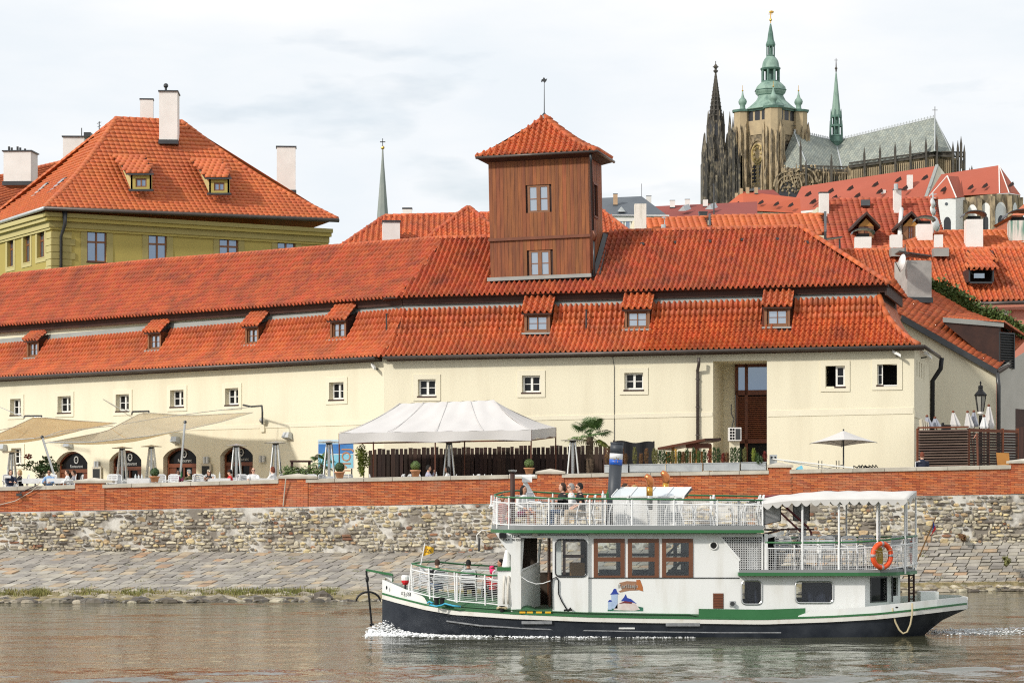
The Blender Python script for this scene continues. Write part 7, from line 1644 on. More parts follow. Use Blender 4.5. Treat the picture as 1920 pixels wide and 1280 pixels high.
cons = [(1138,842,'leaf_russet'),(1167,842,'leaf_russet'),(1173,852,'leaf_russet'),(1190,840,'leaf_olive'),(1202,852,'leaf_russet'),(1212,842,'leaf_russet'),(1226,842,'leaf_olive'),(1231,845,'leaf_olive'),(1238,845,'leaf_dark'),(1245,846,'leaf_dark'),(1253,848,'leaf_dark'),(1261,846,'leaf_olive'),(1274,847,'leaf_dark'),(1281,850,'leaf_russet'),(1288,842,'leaf_dark'),(1301,841,'leaf_dark'),(1310,846,'leaf_mid'),(1321,843,'leaf_dark'),(1330,845,'leaf_red'),(1339,840,'leaf_dark'),(1347,840,'leaf_dark'),(1356,851,'leaf_red'),(1363,850,'leaf_russet'),(1372,840,'leaf_dark'),(1379,839,'leaf_dark'),(1386,841,'leaf_dark'),(1396,840,'leaf_olive'),(1413,842,'leaf_yellow'),(1419,850,'leaf_dark'),(1434,848,'leaf_red')]
names = {'leaf_russet':'russet','leaf_olive':'olive','leaf_dark':'dark green','leaf_mid':'fresh green','leaf_red':'red','leaf_yellow':'yellowish'}
seen = {}
for u,v,mn in cons:
    Y = 97.18;zb_ = zY(interp(cop_v,u)-15,Y);top = PX(u,v,Y);h = top.z-zb_;seen[mn] = seen.get(mn,0)+1
    k = seen[mn];tot = sum(1 for c in cons if c[2] == mn)
    ordw = ['first','second','third','fourth','fifth','sixth','seventh','eighth','ninth','tenth','eleventh','twelfth','thirteenth']
    lab = '%s %s little conifer from the left in the zinc planters' % (ordw[k-1],names[mn]) if tot > 1 else 'the only %s little conifer in the zinc planters' % names[mn]
    t = thing('conifer',lab,'conifer',(top.x,Y,zb_),G_C);m = MB()
    for i in range(190):
        q = rr.random();r_ = .085*math.sin(math.pi*(.12+.80*q))**.7;an = rr.uniform(0,6.28);p = Vector((top.x+math.cos(an)*r_*rr.uniform(.5,1.1),Y+math.sin(an)*r_*rr.uniform(.5,1.1),zb_+h*q));d = Vector((math.cos(an)*.5,math.sin(an)*.5,1)).normalized();x = Vector((-math.sin(an),math.cos(an),0))*.016;m.add([p-x,p+x,p+d*rr.uniform(.06,.10)],[(0,1,2)])
    m.build('foliage',mn,t,kind='stuff');MB().tube([(top.x,Y,zb_-.05),(top.x,Y,zb_+h*.6)],[.012,.006],4).build('stem','bark',t)
bush('round dark shrub in the last planter',1423,853,869,7,97.2,'leaf_dark',500,.035,'shrub','shrub')
# ------------------------------------------------------------------ lean-to, air conditioner, umbrella, lamp
LT = thing('lean_to_shelter','little timber lean-to shelter with red roof beside the alcove','shelter',(PX(1290,880,101).x,101,ZT))
a_,b_ = PX(1233,843,100.4),PX(1322,826,100.4);m = MB();m.hexa([a_,b_,b_+Vector((.6,1.4,.0)),a_+Vector((.6,1.4,0))],[v+Vector((0,0,.09)) for v in (a_,b_,b_+Vector((.6,1.4,.0)),a_+Vector((.6,1.4,0)))]);m.build('roof','copper_brown',LT)
m = MB();m.hexa([b_,PX(1352,825,100.8),PX(1352,825,101.8),b_+Vector((.6,1.4,0))],[v+Vector((0,0,.09)) for v in (b_,PX(1352,825,100.8),PX(1352,825,101.8),b_+Vector((.6,1.4,0)))]);m.build('roof','dark_timber',LT)
for u in (1262,1305,1332): q = PX(u,838,101);MB().box(q.x-.05,q.x+.05,100.95,101.05,ZT,q.z+.1).build('post','ochre_wood',LT)
for i in range(16): q = PX(1250+i*4.4,846,101.2);MB().box(q.x-.035,q.x+.035,101.18,101.21,ZT,q.z).build('picket','ochre_wood',LT)
q = PX(1316,836,100.9);m = MB();m.box(q.x-.6,q.x+.35,100.85,101,q.z-.08,q.z+.1);m.build('beam','door_wood',LT)
q = PX(1267,857,97.5);MB().tube([(q.x,97.5,ztop(1267)),(q.x,97.5,q.z+.28)],.035,8).lathe([(.05,0),(.05,.05)],(q.x,97.5,q.z+.25),8).build('yellow_standpipe','gilt',label='yellow standpipe standing among the little conifers',cat='standpipe',at=(q.x,97.5,ztop(1267)))
AC_ = thing('air_conditioner','white air conditioner unit on the alcove wall','air conditioner',tuple(PX(1378,814,103.5)));p = PX(1367,826,103.3);q = PX(1390,801,103.3)
m = MB();m.box(p.x,q.x,103.3,103.9,p.z,q.z);m.build('casing','white_plaster',AC_)
for i in range(4):
    for j in range(2): x = p.x+.035+j*.1;z = p.z+.05+i*.115;m = MB();m.box(x,x+.075,103.29,103.299,z,z+.085);m.build('grille_opening','black_hole',AC_)
m = MB();m.box(p.x+.25,q.x-.04,103.285,103.299,p.z+.05,q.z-.05);m.build('fan_panel','dark_metal',AC_);MB().tube([PX(1372,801,103.5),PX(1376,785,103.6),PX(1371,775,103.7),PX(1371,758,103.8)],.022,5).tube([PX(1379,801,103.5),PX(1380,780,103.6),PX(1379,740,103.8)],.02,5).build('cables','black_paint',AC_)
m = MB();m.box(p.x+.05,q.x-.05,103.5,103.9,ZT,p.z-.01);m.build('support','cream',AC_)
t = thing('electric_box','grey electrical box on the wall above the fourth pier','box',tuple(PX(1450,864,97.2)));p,q = PX(1443.5,872,97.4),PX(1457,852,97.4);m = MB();m.box(p.x,q.x,97.4,97.55,p.z,q.z);m.build('cabinet','zinc',t)
for i in (0,1): c = PX(1447+i*6.5,857,97.4);m = MB();m.box(c.x-.03,c.x+.03,97.385,97.399,c.z-.03,c.z+.03);m.build('socket','black_hole',t)
t = thing('folded_awning_pole','long white folded pole lying over the parapet under the umbrella','pole',tuple(PX(1520,870,97.3)));MB().tube([PX(1448,860,97.38),PX(1500,866,97.3),PX(1600,877,97.3)],.028,6).build('pole','white_frame',t);MB().tube([PX(1470,864,97.35),PX(1552,878,97.25),PX(1582,871,98.0)],.018,5).build('strut','steel',t)
t = thing('blue_tool','small blue tool lying by the fourth pier','tool',tuple(PX(1500,877,97.2)));m = MB();c = PX(1500,877,97.15);m.hexa([c+Vector((-.16,-.05,-.06)),c+Vector((.12,-.05,-.04)),c+Vector((.12,.1,-.04)),c+Vector((-.16,.1,-.06))],[c+Vector((-.10,-.05,.02)),c+Vector((.06,-.05,.10)),c+Vector((.06,.1,.10)),c+Vector((-.10,.1,.02))]);m.build('body_shell','sea_cyan',t)
UM = thing('parasol','white square parasol open in front of the cream wall','parasol',(PX(1581,880,99).x,99,ZT));c = PX(1581.5,807,99)
cn_ = [PX(1518,831,99.2),PX(1583,824,97.4),PX(1645,829,98.9),PX(1578,837,100.6)]
for i in range(4):
    p,q = cn_[i],cn_[(i+1) % 4];m = MB();m.grid(lambda x,y: lerp(lerp(p,q,x)+Vector((0,0,.03*math.sin(math.pi*x))),c,y)-Vector((0,0,.02*math.sin(math.pi*y))),8,6);m.build('panel','canvas_white',UM,smooth=True)
MB().tube([(c.x,99,ZT),(c.x,99,c.z+.06)],.03,8).build('pole','dark_metal',UM)
for p in cn_: MB().tube([c+Vector((0,0,-.08)),p+Vector((0,0,-.02))],.012,4).build('rib','dark_metal',UM);MB().tube([(c.x,99,c.z-.55),lerp(c,p,.5)-Vector((0,0,.1))],.012,4).build('strut','dark_metal',UM)
MB().lathe([(.3,0),(.3,.06),(.05,.1)],(c.x,99,ZT),12).build('base','dark_metal',UM)
t = thing('stacked_black_chairs','black stacked metal chairs showing above the coping under the parasol','stacked chairs',(PX(1620,880,98).x,98,ZT));m = MB()
for i in range(10): u = 1601+i*4.2;m.tube([PX(u,879,98),PX(u+rr.uniform(-2,6),873+rr.uniform(-2,2),98),PX(u+7,877,98.1)],.022,5)
m.box(PX(1601,0,98).x,PX(1642,0,98).x,97.9,98.4,ZT,PX(1600,878,98).z);m.build('frames','black_paint',t)
for u in (1535,1541,1568,1573): q = PX(u,863,98.2);MB().tube([(q.x,98.2,ZT),(q.x,98.2,q.z)],.016,5).build('bare_pole','dark_metal',label='thin bare pole under the parasol, %s' % {1535:'outermost left',1541:'second from the left',1568:'left of the inner pair',1573:'nearest the parasol pole'}[u],cat='pole',group='bare poles under the parasol',at=(q.x,98.2,ZT))
SF_ = thing('slatted_fence','brown fence of horizontal slats right of the cream building','fence',(PX(1770,880,100).x,100,ZT));
for k in range(14):
    v = 806+k*5.0;p,q = PX(1722,v,100),PX(1815,v-1.4,100);m = MB();m.hexa([(p.x,99.93,p.z-.062),(q.x,99.93,q.z-.062),(q.x,99.96,q.z-.062),(p.x,99.96,p.z-.062)],[(p.x,100.0,p.z),(q.x,100.0,q.z),(q.x,100.03,q.z),(p.x,100.03,p.z)]);m.build('slat','slat_wood',SF_)
    p,q = PX(1817,v+1,100.1),PX(1908,v+3,102);
    if k > 0: m = MB();m.hexa([(p.x,100.1,p.z-.06),(q.x,102,q.z-.06),(q.x,102.04,q.z-.05),(p.x,100.14,p.z-.05)],[(p.x,100.1,p.z+.02),(q.x,102,q.z+.02),(q.x,102.04,q.z+.02),(p.x,100.14,p.z+.02)]);m.build('slat','fence_wood',SF_)
for u,Y in ((1721,100.1),(1816,100.05),(1853,100.9),(1880,101.4),(1908,102.02)): q = PX(u,803,Y);MB().box(q.x-.05,q.x+.05,Y-.02,Y+.10,ZT,q.z).build('post','wood_trim',SF_)
m = MB();m.box(PX(1722,0,100.1).x,PX(1815,0,100.1).x,100.07,100.09,ZT,PX(1760,806,100).z);m.build('gap_shade_sheet','black_hole',SF_);m = MB();p,q = PX(1721,802,100),PX(1816,800.5,100);m.hexa([(p.x,99.95,p.z-.02),(q.x,99.95,q.z-.02),(q.x,100.12,q.z-.02),(p.x,100.12,p.z-.02)],[(p.x,99.95,p.z+.04),(q.x,99.95,q.z+.04),(q.x,100.12,q.z+.04),(p.x,100.12,p.z+.04)]);m.build('top_rail','wood_trim',SF_);m = MB();p,q = PX(1816,803,100.05),PX(1910,806,102);m.hexa([(p.x,p.y,p.z-.12),(q.x,q.y,q.z-.12),(q.x,q.y+.08,q.z-.12),(p.x,p.y+.08,p.z-.12)],[p,q,q+Vector((0,.08,0)),p+Vector((0,.08,0))]);m.build('top_rail','wood_trim',SF_)  # black sheet added behind the slats to make the gaps look shaded
t = thing('dark_wooden_wall','dark timber wall at the right edge behind the parapet','wall',(PX(1930,870,103).x,103,ZT));p = PX(1906,800,103)
for i in range(6): m = MB();x = p.x+i*.3;m.box(x,x+.28,103,103.08,ZT,p.z+R.uniform(-.03,.03));m.build('board','fence_wood',t)
t = thing('leaning_board','pale brown plywood board leaning inside the fence at the right','board',tuple(PX(1884,872,98.6)));p = PX(1884,872,98.6);m = MB();m.hexa([(p.x-.16,98.5,ZT),(p.x+.22,98.5,ZT),(p.x+.22,98.54,ZT),(p.x-.16,98.54,ZT)],[(p.x-.30,98.7,PX(0,848,98.6).z),(p.x+.18,98.7,PX(0,849,98.6).z),(p.x+.18,98.74,PX(0,849,98.6).z),(p.x-.30,98.74,PX(0,848,98.6).z)]);m.build('sheet','ochre_wood',t)
p,q = PX(1832,812,99.2),PX(1836,872,99.2);MB().tube([p,(q.x,q.y,ZT)],.05,6).tube([p,PX(1826,822,99.2)],.03,5).build('rusty_post','copper_brown',label='rusty red post leaning inside the slatted enclosure',cat='post',at=(q.x,99.2,ZT))
LP = thing('street_lamp','black ornate street lamp with glass lantern behind the slatted fence','street lamp',(PX(1838.5,800,103).x,103,ZT));c = PX(1838.5,772,103);s = 103/F
MB().tube([(c.x,103,ZT),(c.x,103,c.z-4*s)],[.09,.06],10).lathe([(.16,ZT),(.16,ZT+.4),(.10,ZT+.55)],(c.x,103,0),10).build('column','black_paint',LP)
m = MB();m.lathe([(r*s,z*s) for r,z in [(3,-6),(6,-3),(5,0),(6,1)]],c,8);m.build('collar','white_plaster',LP)
m = MB();m.lathe([(5.6*s,1*s),(10.2*s,30*s)],c,6,.52);gm = mat('lamp_glass',(.30,.29,.25),.2);m.build('lantern_glass','lamp_glass',LP)
m = MB()
for k in range(6): an = k*math.pi/3+.52;m.tube([c+Vector((math.cos(an)*6*s,math.sin(an)*6*s,s)),c+Vector((math.cos(an)*10.6*s,math.sin(an)*10.6*s,31*s))],.018,5)
m.build('lantern_frame','black_paint',LP);m = MB();m.lathe([(r*s,z*s) for r,z in [(11.5,30),(12.2,32),(9,36),(5,40),(4,44),(4.8,45),(4.2,49),(1.5,50),(1.2,53),(2.2,54),(.5,58)]],c,8,.39);m.build('lantern_cap','black_paint',LP)
G_F = 'folded parasols stored behind the slatted fence'
def folded(u,vt,vb,w,Y,mn,label,lx=0):
    a_,b_ = PX(u+lx,vb,Y),PX(u,vt,Y);h = b_.z-a_.z;t = thing('folded_parasol',label,'parasol',(a_.x,Y,ZT),G_F);d = (a_-b_)/h
    m = MB();n_ = 12;vs = [];
    for k,(q,r_) in enumerate(((0,.02),(.08,.06),(.45,.13),(.85,.20),(1,.17))):
        for j in range(n_): an = 2*math.pi*j/n_;rj = r_*w/12*(1 if j % 2 else .6);vs.append(b_+d*h*q+Vector((math.cos(an)*rj,math.sin(an)*rj,0)))
    m.add(vs,[(i*n_+j,i*n_+(j+1) % n_,(i+1)*n_+(j+1) % n_,(i+1)*n_+j) for i in range(4) for j in range(n_)]+[tuple(range(n_))[::-1],tuple(range(4*n_,5*n_))]);m.build('cloth',mn,t)
    MB().ball(b_,.06,7,5).build('finial','wood_trim',t);MB().tube([b_,(a_.x+d.x*(a_.z-ZT),Y,ZT)],.025,6).build('pole','wood_trim',t)
folded(1787,772,800,13,102.5,'canvas_white','white folded parasol left of the lamp, standing alone',5);folded(1814,772,802,12,102.5,'canvas_white','white folded parasol next to a grey one left of the lamp',4);folded(1826,771,800,12,102.8,'cloth_grey','grey folded parasol just left of the lamp');folded(1854,760,803,14,102.8,'canvas_white','tallest white folded parasol right of the lamp');folded(1845,780,803,11,102.4,'cloth_white','short white folded parasol partly behind the lamp post');folded(1753,783,802,13,102,'cloth_grey','grey folded parasol slumped over the left end of the slatted fence',3);folded(1738,780,802,12,101.6,'cloth_grey','blue grey folded parasol beside the building corner',4)
t = thing('black_crate','black crate on top of the slatted fence','crate',tuple(PX(1776,799,101)));p = PX(1776,799,101);m = MB();m.box(p.x-.18,p.x+.14,101,101.3,p.z-.12,p.z+.06);m.box(p.x-.18,p.x-.12,101,101.3,p.z+.06,p.z+.14);m.build('crate_body','black_paint',t)
for i in range(4): u = 1727+i*4;a_,b_ = PX(u+5,801,100.8),PX(u,785+i*2,100.8);MB().hexa([a_+Vector((-.05,0,-.4)),a_+Vector((.0,0,-.4)),a_+Vector((0,.5,-.4)),a_+Vector((-.05,.5,-.4))],[b_,b_+Vector((.05,0,0)),b_+Vector((.05,.5,0)),b_+Vector((0,.5,0))]).build('garden_screen','board_frame',label='pale panel leaning in a stack against the building corner, %s' % ['leftmost','second','third','rightmost'][i],cat='screen',group='panels leaning behind the slatted fence',at=(a_.x,100.8,ZT))
# table things on the parapet side
mat('bottle_green',(.02,.12,.03),.15);mat('clear_glass',(.55,.58,.58),.1)
G_G = 'glasses and bottles on the terrace tables'
for u,v,h,mn,l in ((254,897,.16,'clear_glass','clear glass at the left of the table by the arches'),(260,897,.14,'clear_glass','middle clear glass on the table by the arches'),(266,898,.16,'clear_glass','clear glass at the right of the table by the arches'),(340,892,.26,'bottle_green','green bottle beside the leaning pole'),(412,892,.24,'clear_glass','clear carafe between the capped woman and the red top'),(818,882,.24,'clear_glass','clear bottle on the table under the tent')):
    Y = 98.55;q = PX(u,v,Y);z = ZT+.01+.745;m = MB();m.lathe([(.035,0),(.035,h*.6),(.014,h*.75),(.014,h)],(q.x,Y,z),8);m.build('bottle' if h > .2 else 'glass',mn,label=l,cat='bottle' if h > .2 else 'glass',group=G_G,at=(q.x,Y,z))
q = PX(14,900,98.3);m = MB();m.box(q.x-.12,q.x+.12,98.3,98.32,ZT+.76,PX(14,894,98.3).z+.06);m.build('menu_card','cloth_white',label='white menu card standing on the table at the far left',cat='menu',at=(q.x,98.3,ZT+.76))
MB().tube([PX(-8,948,96.95),PX(30,938,96.9),PX(60,920,96.9),PX(72,908,96.85),PX(75,902,96.9)],.014,5).build('cable','coping',pw);m = MB();q = PX(36,927,96.85);m.box(q.x-.10,q.x+.10,96.80,96.95,q.z-.05,q.z+.05);m.build('small_floodlight','dark_metal',pw);MB().tube([PX(37,923,96.9),PX(52,917,96.9),PX(72,908,96.88)],.02,5).build('lamp_arm','dark_metal',pw)
MB().tube([PX(536,897,96.82),PX(533,925,96.9),PX(531,948,96.93)],.022,5).build('white_pipe','coping',pw)
MB().tube([PX(899,1009,96.7),PX(898,1032,96.3)],.045,6).build('drain_pipe','dark_metal',rw);MB().tube([PX(895,1020,96.7),PX(894,1003,96.8),PX(903,994,96.8),PX(925,992,96.85)],.018,5).build('drain_bracket','white_frame',rw)
bush('little rust brown weed growing out of the rubble wall right of the boat',1806,1000,1014,8,96.6,'leaf_russet',260,.05,'weed','weed');bush('green weed growing from the stone bank at the far right',1886,1040,1060,7,95.6,'leaf_olive',220,.05,'weed','weed')

# ------------------------------------------------------------------ the river boat
mat('boat_white',(.82,.82,.80),.38,(.60,.56,.48),1.7,.6,stretch=(1.6,1.6,.3),mixpos=(.5,.8))
mat('boat_green',(.028,.14,.045),.4,(.04,.17,.06),2,.6);mat('deck_green',(.045,.155,.065),.55,(.07,.13,.07),2.5,.6)
mat('hull_black',(.013,.017,.026),.42,(.055,.062,.075),1.7,.7,.08,6,mixpos=(.42,.75))
mat('hull_rub',(.30,.31,.32),.5,(.08,.08,.09),5,.6);mat('strake_white',(.74,.72,.66),.5,(.45,.38,.28),3.0,.7,mixpos=(.55,.8))
mat('brown_frame',(.17,.065,.03),.4,(.12,.045,.022),4,.5);mat('deck_grey',(.24,.25,.25),.6);mat('rail_white',(.84,.84,.83),.4)
mat('brass',(.62,.33,.06),.25,metal=.85);mat('copper',(.62,.22,.08),.3,metal=.8);mat('funnel_grey',(.045,.052,.062),.5,(.03,.036,.045),2,.6);mat('band_blue',(.02,.11,.50),.4)
mat('rust_red',(.16,.02,.025),.5);mat('buoy_orange',(.85,.10,.02),.5,(.75,.08,.02),4,.5);mat('rope_tan',(.50,.42,.26),.9);mat('rope_gold',(.40,.29,.03),.8);mat('panel_grey',(.36,.36,.36),.6)
mat('flag_yellow',(.80,.45,.02),.7);mat('flag_red',(.70,.02,.03),.7);mat('flag_blue',(.02,.05,.30),.7);mat('foam_white',(.85,.86,.86),.7);mat('cyan_plastic',(.05,.40,.60),.4);mat('wood_box',(.42,.22,.08),.6);mat('letter_black',(.03,.03,.03),.6)
mat('cabin_shade_brown',(.07,.05,.035),.7,(.04,.03,.022),3,.6);mat('canvas_boat',(.66,.64,.61),.8,(.52,.50,.47),1.6,.6)  # first colour is darkened to stand for the shade inside the cabin
mat('roof_glass',(.62,.66,.68),.18)
gm = bpy.data.materials.new('cabin_glass');gm.use_nodes = True;t = gm.node_tree;t.nodes.clear();o = t.nodes.new('ShaderNodeOutputMaterial');mxx = t.nodes.new('ShaderNodeMixShader');tr = t.nodes.new('ShaderNodeBsdfTransparent');gl_ = t.nodes.new('ShaderNodeBsdfGlossy');gl_.inputs['Roughness'].default_value = .03;tr.inputs[0].default_value = (.80,.84,.84,1);mxx.inputs[0].default_value = .06
t.links.new(tr.outputs[0],mxx.inputs[1]);t.links.new(gl_.outputs[0],mxx.inputs[2]);t.links.new(mxx.outputs[0],o.inputs[0]);MATS['cabin_glass'] = gm
YB,CB = 63.0,2.1
def B(u,v,y=0.0): return PX(u,v,YB+y)
def mir(p): return Vector((p.x,2*(YB+CB)-p.y,p.z))
BT = thing('river_boat','white two-decked excursion boat with dark hull, green trim and a blue banded funnel','boat',(B(1200,0).x,YB+CB,0))
hbt = [(-3.20,.03),(-2.95,.40),(-2.4,.88),(-1.7,1.32),(-.9,1.66),(.2,1.95),(1.5,2.1),(8.0,2.1),(8.8,2.02),(9.6,1.80),(10.3,1.42),(10.8,1.0),(11.10,.62)]
stv = [(700,1110),(718,1114),(746,1122),(797,1134.5),(849,1143.5),(960,1151),(1100,1156.5),(1200,1158.5),(1430,1161.5),(1560,1157),(1646,1152),(1697,1146.5),(1800,1134),(1830,1131)]
hb = lambda X: interp(hbt,X)
def zat(X,tab,inset=0.0):
    Y = YB+CB-hb(X)+inset;u = 960+X*F/Y;return H+(HV-interp(tab,u))/F*Y
zs = lambda X: zat(X,stv)
XS = [lerp(-3.20,11.10,i/46) for i in range(47)]
botz = lambda X: interp([(-3.2,-.5),(9.55,-.5),(10.0,.0),(10.5,.38),(11.10,.62)],X)
def hullpt(X,k,sg):
    t = zs(X)-.09;bz = min(botz(X),t-.03);fl = interp([(-3.2,.25),(-1.5,.62),(1,.90),(8.5,.92),(10,.55),(11.1,.9)],X)
    z = lerp(t,bz,k);w = hb(X)*lerp(1,fl,k**1.4)
    return Vector((X,YB+CB-sg*w,z))
m = MB()
for sg in (1,-1): m.grid(lambda a,b: hullpt(lerp(-3.20,11.10,a),b,sg),46,6)
X = 11.10;m.poly([hullpt(X,0,1),hullpt(X,1,1),hullpt(X,1,-1),hullpt(X,0,-1)]);X = -3.2;m.poly([hullpt(X,0,1),hullpt(X,1,1),hullpt(X,1,-1),hullpt(X,0,-1)])
m.build('hull','hull_black',BT,smooth=rad(40))
def band_hull(top,bot,x0,x1,mname,name,e=.03,n=40,sides=(1,-1),cap=True):
    for sg in sides:
        m = MB()
        def P(a,b,ee): 
            X = lerp(x0,x1,a);z = lerp(bot(X),top(X),b);return Vector((X,YB+CB-sg*(hb(X)+ee),z))
        m.grid(lambda a,b: P(a,b,e),n,1);m.grid(lambda a,b: P(a,1,lerp(e,-.06,b)),n,1);m.grid(lambda a,b: P(a,0,lerp(e,-.02,b)),n,1);m.grid(lambda a,b: P(a,b,-.06),n,1)
        m.build(name,mname,BT)
band_hull(lambda X: zs(X),lambda X: zs(X)-.105,-3.20,11.10,'strake_white','rubbing_strake',.05)
band_hull(lambda X: zs(X)+.045,lambda X: zs(X)+.002,-3.20,11.10,'boat_green','strake_capping',.06)
uX = lambda u,y=.05: (u-960)/F*(YB+y)
bowtop = [(700,1078),(718,1086),(735,1093),(760,1104),(785,1112),(796,1120),(802,1131)]
band_hull(lambda X: max(zat(X,bowtop),zs(X)+.05),lambda X: zs(X)+.046,-3.20,uX(803,.7),'boat_white','bow_bulwark',.0,24)
sterntop = [(1496,1154),(1506,1150),(1522,1146),(1562,1141.5),(1622,1137),(1700,1129),(1790,1120),(1830,1117)]
band_hull(lambda X: max(zat(X,sterntop),zs(X)+.05),lambda X: zs(X)+.046,uX(1496),11.10,'boat_white','stern_bulwark',.0,30)
X = 11.1;m = MB();m.hexa([Vector((X,YB+CB-.62,zs(X)-.1)),Vector((X+.03,YB+CB-.62,zs(X)-.1)),Vector((X+.03,YB+CB+.62,zs(X)-.1)),Vector((X,YB+CB+.62,zs(X)-.1))],[Vector((X,YB+CB-.62,zat(X,sterntop))),Vector((X+.03,YB+CB-.62,zat(X,sterntop))),Vector((X+.03,YB+CB+.62,zat(X,sterntop))),Vector((X,YB+CB+.62,zat(X,sterntop)))]);m.build('transom','boat_white',BT)
band_hull(lambda X: zs(X)+.115,lambda X: zs(X)+.046,uX(803,.7),uX(1310),'deck_green','deck_edge',-.10,30)
band_hull(lambda X: zs(X)+.245,lambda X: zs(X)+.046,uX(1310),uX(1510),'boat_green','deck_coaming',-.02,12)
# rub rail, plate seams and marks on the hull
for pts in (((836,1163.5),(900,1172),(1000,1178),(1100,1181),(1200,1183),(1350,1185),(1464,1185)),):
    m = MB();m.tube([(lambda X,Y: Vector((X,Y-.03,H+(HV-v)/F*Y)))((u-960)/F*(YB+.1),YB+CB-hb((u-960)/F*(YB+.1))*.965) for u,v in pts],.022,5);m.build('rub_rail','hull_rub',BT)
def onhull(u0,u1,v0,v1,mn,nm,e=.02):
    m = MB();ps = []
    for u,v in ((u0,v1),(u1,v1),(u1,v0),(u0,v0)):
        X = uX(u);k = (v-(960 if 0 else interp(stv,u)))/60;Y = YB+CB-hb(X)*(1-.03*max(0,k));ps.append(Vector((X,Y-e,H+(HV-v)/F*Y)))
    m.prism(ps,(0,.03,0));return m.build(nm,mn,BT)
onhull(1160,1190,1175.5,1178.5,'boat_white','draught_mark');onhull(978,1035,1163.5,1169,'hull_rub','hull_pad',.06);onhull(1248,1312,1167,1173,'hull_rub','hull_pad',.06)
# deck
def deckpt(a,b):
    X = lerp(-3.15,11.05,a);h = hb(X);s_ = 2*b-1;z0 = zs(X)+(.10 if X < uX(1310) else .03);cam_ = (.26*(1-abs(s_)**3) if X < .3 else .06*(1-s_*s_)) if X > -2.4 else .05
    return Vector((X,YB+CB-h*.99*s_,z0+cam_))
m = MB();m.grid(deckpt,46,12);m.build('main_deck','deck_green',BT,smooth=True)
# upper works: near wall frame with the same pixel measures
YN = .28;WB = Fr((0,YB+YN),(1,YB+YN))
def wpx(u,v): return WB.uv(u,v)
def xw(u): return WB.uv(u,1000)[0]
def zw(v): return WB.uv(1200,v)[1]
FarW = Fr((0,YB+2*CB-YN),(1,YB+2*CB-YN))
wins = [(1114,1170.5,1010,1081),(1178,1234.5,1010,1081),(1242,1298.5,1010,1081)]
aft = [(1390.5,1428,1088.5,1132),(1491.5,1561.5,1089.5,1129.5)]
zb_ = lambda s: zw(1152);
holes = [(*WB.rect(*r),.06) for r in wins]
zt0 = zw(1000)
w2 = wall_holes(WB,xw(1103),xw(1346),zb_,lambda s: zt0,holes,BT,'boat_white','cabin_side')
m = MB();P = lambda u,v,n=0: WB(xw(u),n,zw(v))
m.poly([P(1346,1152),P(1386,1152),P(1386,1050),P(1346,1003)]);m.build('cabin_side','boat_white',BT)
holes = [(*WB.rect(*r),.06) for r in aft]
wall_holes(WB,xw(1386),xw(1622),lambda s: zw(1150),lambda s: zw(1077),holes,BT,'boat_white','aft_cabin_side')
fh = [(*WB.rect(*r),.06) for r in wins]+[(xw(1010),xw(1096),zw(1080),zw(1012),.06)]
wall_holes(FarW,xw(960),xw(1386),lambda s: zw(1150),lambda s: zt0,fh,BT,'boat_white','far_cabin_side');wall_holes(FarW,xw(1386),xw(1622),lambda s: zw(1150),lambda s: zw(1077),holes,BT,'boat_white','far_cabin_side')
def brown_window(r,fr):
    a0,a1,z0,z1 = WB.rect(*r);m = MB();m.T = fr;f = .09;e0,e1 = -.05,.025
    zm0,zm1 = zw(r[2]+42),zw(r[2]+34)
    m.box(a0-.01,a0+f,e0,e1,z0-.01,z1+.01);m.box(a1-f,a1+.01,e0,e1,z0-.01,z1+.01);m.box(a0+f,a1-f,e0,e1,z1-f,z1+.01);m.box(a0+f,a1-f,e0,e1,z0-.01,z0+.035);m.box(a0+f,a1-f,e0,e1,zm0,zm1)
    w = m.build('window','brown_frame',BT)
    for p,q in ((z0+.035,zm0),(zm1,z1-f)): m = MB();m.T = fr;m.box(a0+f,a1-f,-.02,-.012,p,q);m.build('pane','cabin_glass',w)
for r in wins: brown_window(r,WB)
for r in wins: 
    a0,a1,z0,z1 = WB.rect(*r);m = MB();m.T = FarW
    m.box(a0,a0+.05,-.03,.01,z0,z1);m.box(a1-.05,a1,-.03,.01,z0,z1);m.box(a0+.05,a1-.05,-.03,.01,(z0+z1)/2-.04,(z0+z1)/2+.04);m.build('far_window','brown_frame',BT)
def rrect(a0,a1,z0,z1,r,k=4):
    ps = []
    for cx_,cz_,a in ((a1-r,z1-r,0),(a0+r,z1-r,90),(a0+r,z0+r,180),(a1-r,z0+r,270)):
        for i in range(k+1): t_ = rad(a+90*i/k);ps.append((cx_+r*math.cos(t_),cz_+r*math.sin(t_)))
    return ps
def rounded_window(fr,a0,a1,z0,z1,mname='steel',r=.10,see=True):
    ps = rrect(a0,a1,z0,z1,r);m = MB();m.tube([fr(x,.012,z) for x,z in ps],.020,6,closed=True);w = m.build('window',mname,BT)
    m = MB();m.T = fr;n = len(ps)
    for (cx_,cz_),seg in (((a1,z1),ps[0:5]),((a0,z1),ps[5:10]),((a0,z0),ps[10:15]),((a1,z0),ps[15:20])): m.add([(cx_,.001,cz_)]+[(x,.001,z) for x,z in seg],[tuple(range(6))])
    m.build('corner_plates','boat_white',w,kind='stuff')
    m = MB();m.poly([fr(x,-.01,z) for x,z in ps]);m.build('pane','cabin_glass' if see else 'glass_dark',w);return w
for r in aft: rounded_window(WB,*WB.rect(*r))
for r in aft:
    a0,a1,z0,z1 = WB.rect(*r);m = MB();m.T = WB;m.grid(lambda x,y: (lerp(a0+.2*(a1-a0),a1,x),-.25-.05*math.sin(x*14+y*3),lerp(z0,z1,y)+.0),14,4);m.build('dark_curtain','cloth_navy',BT)
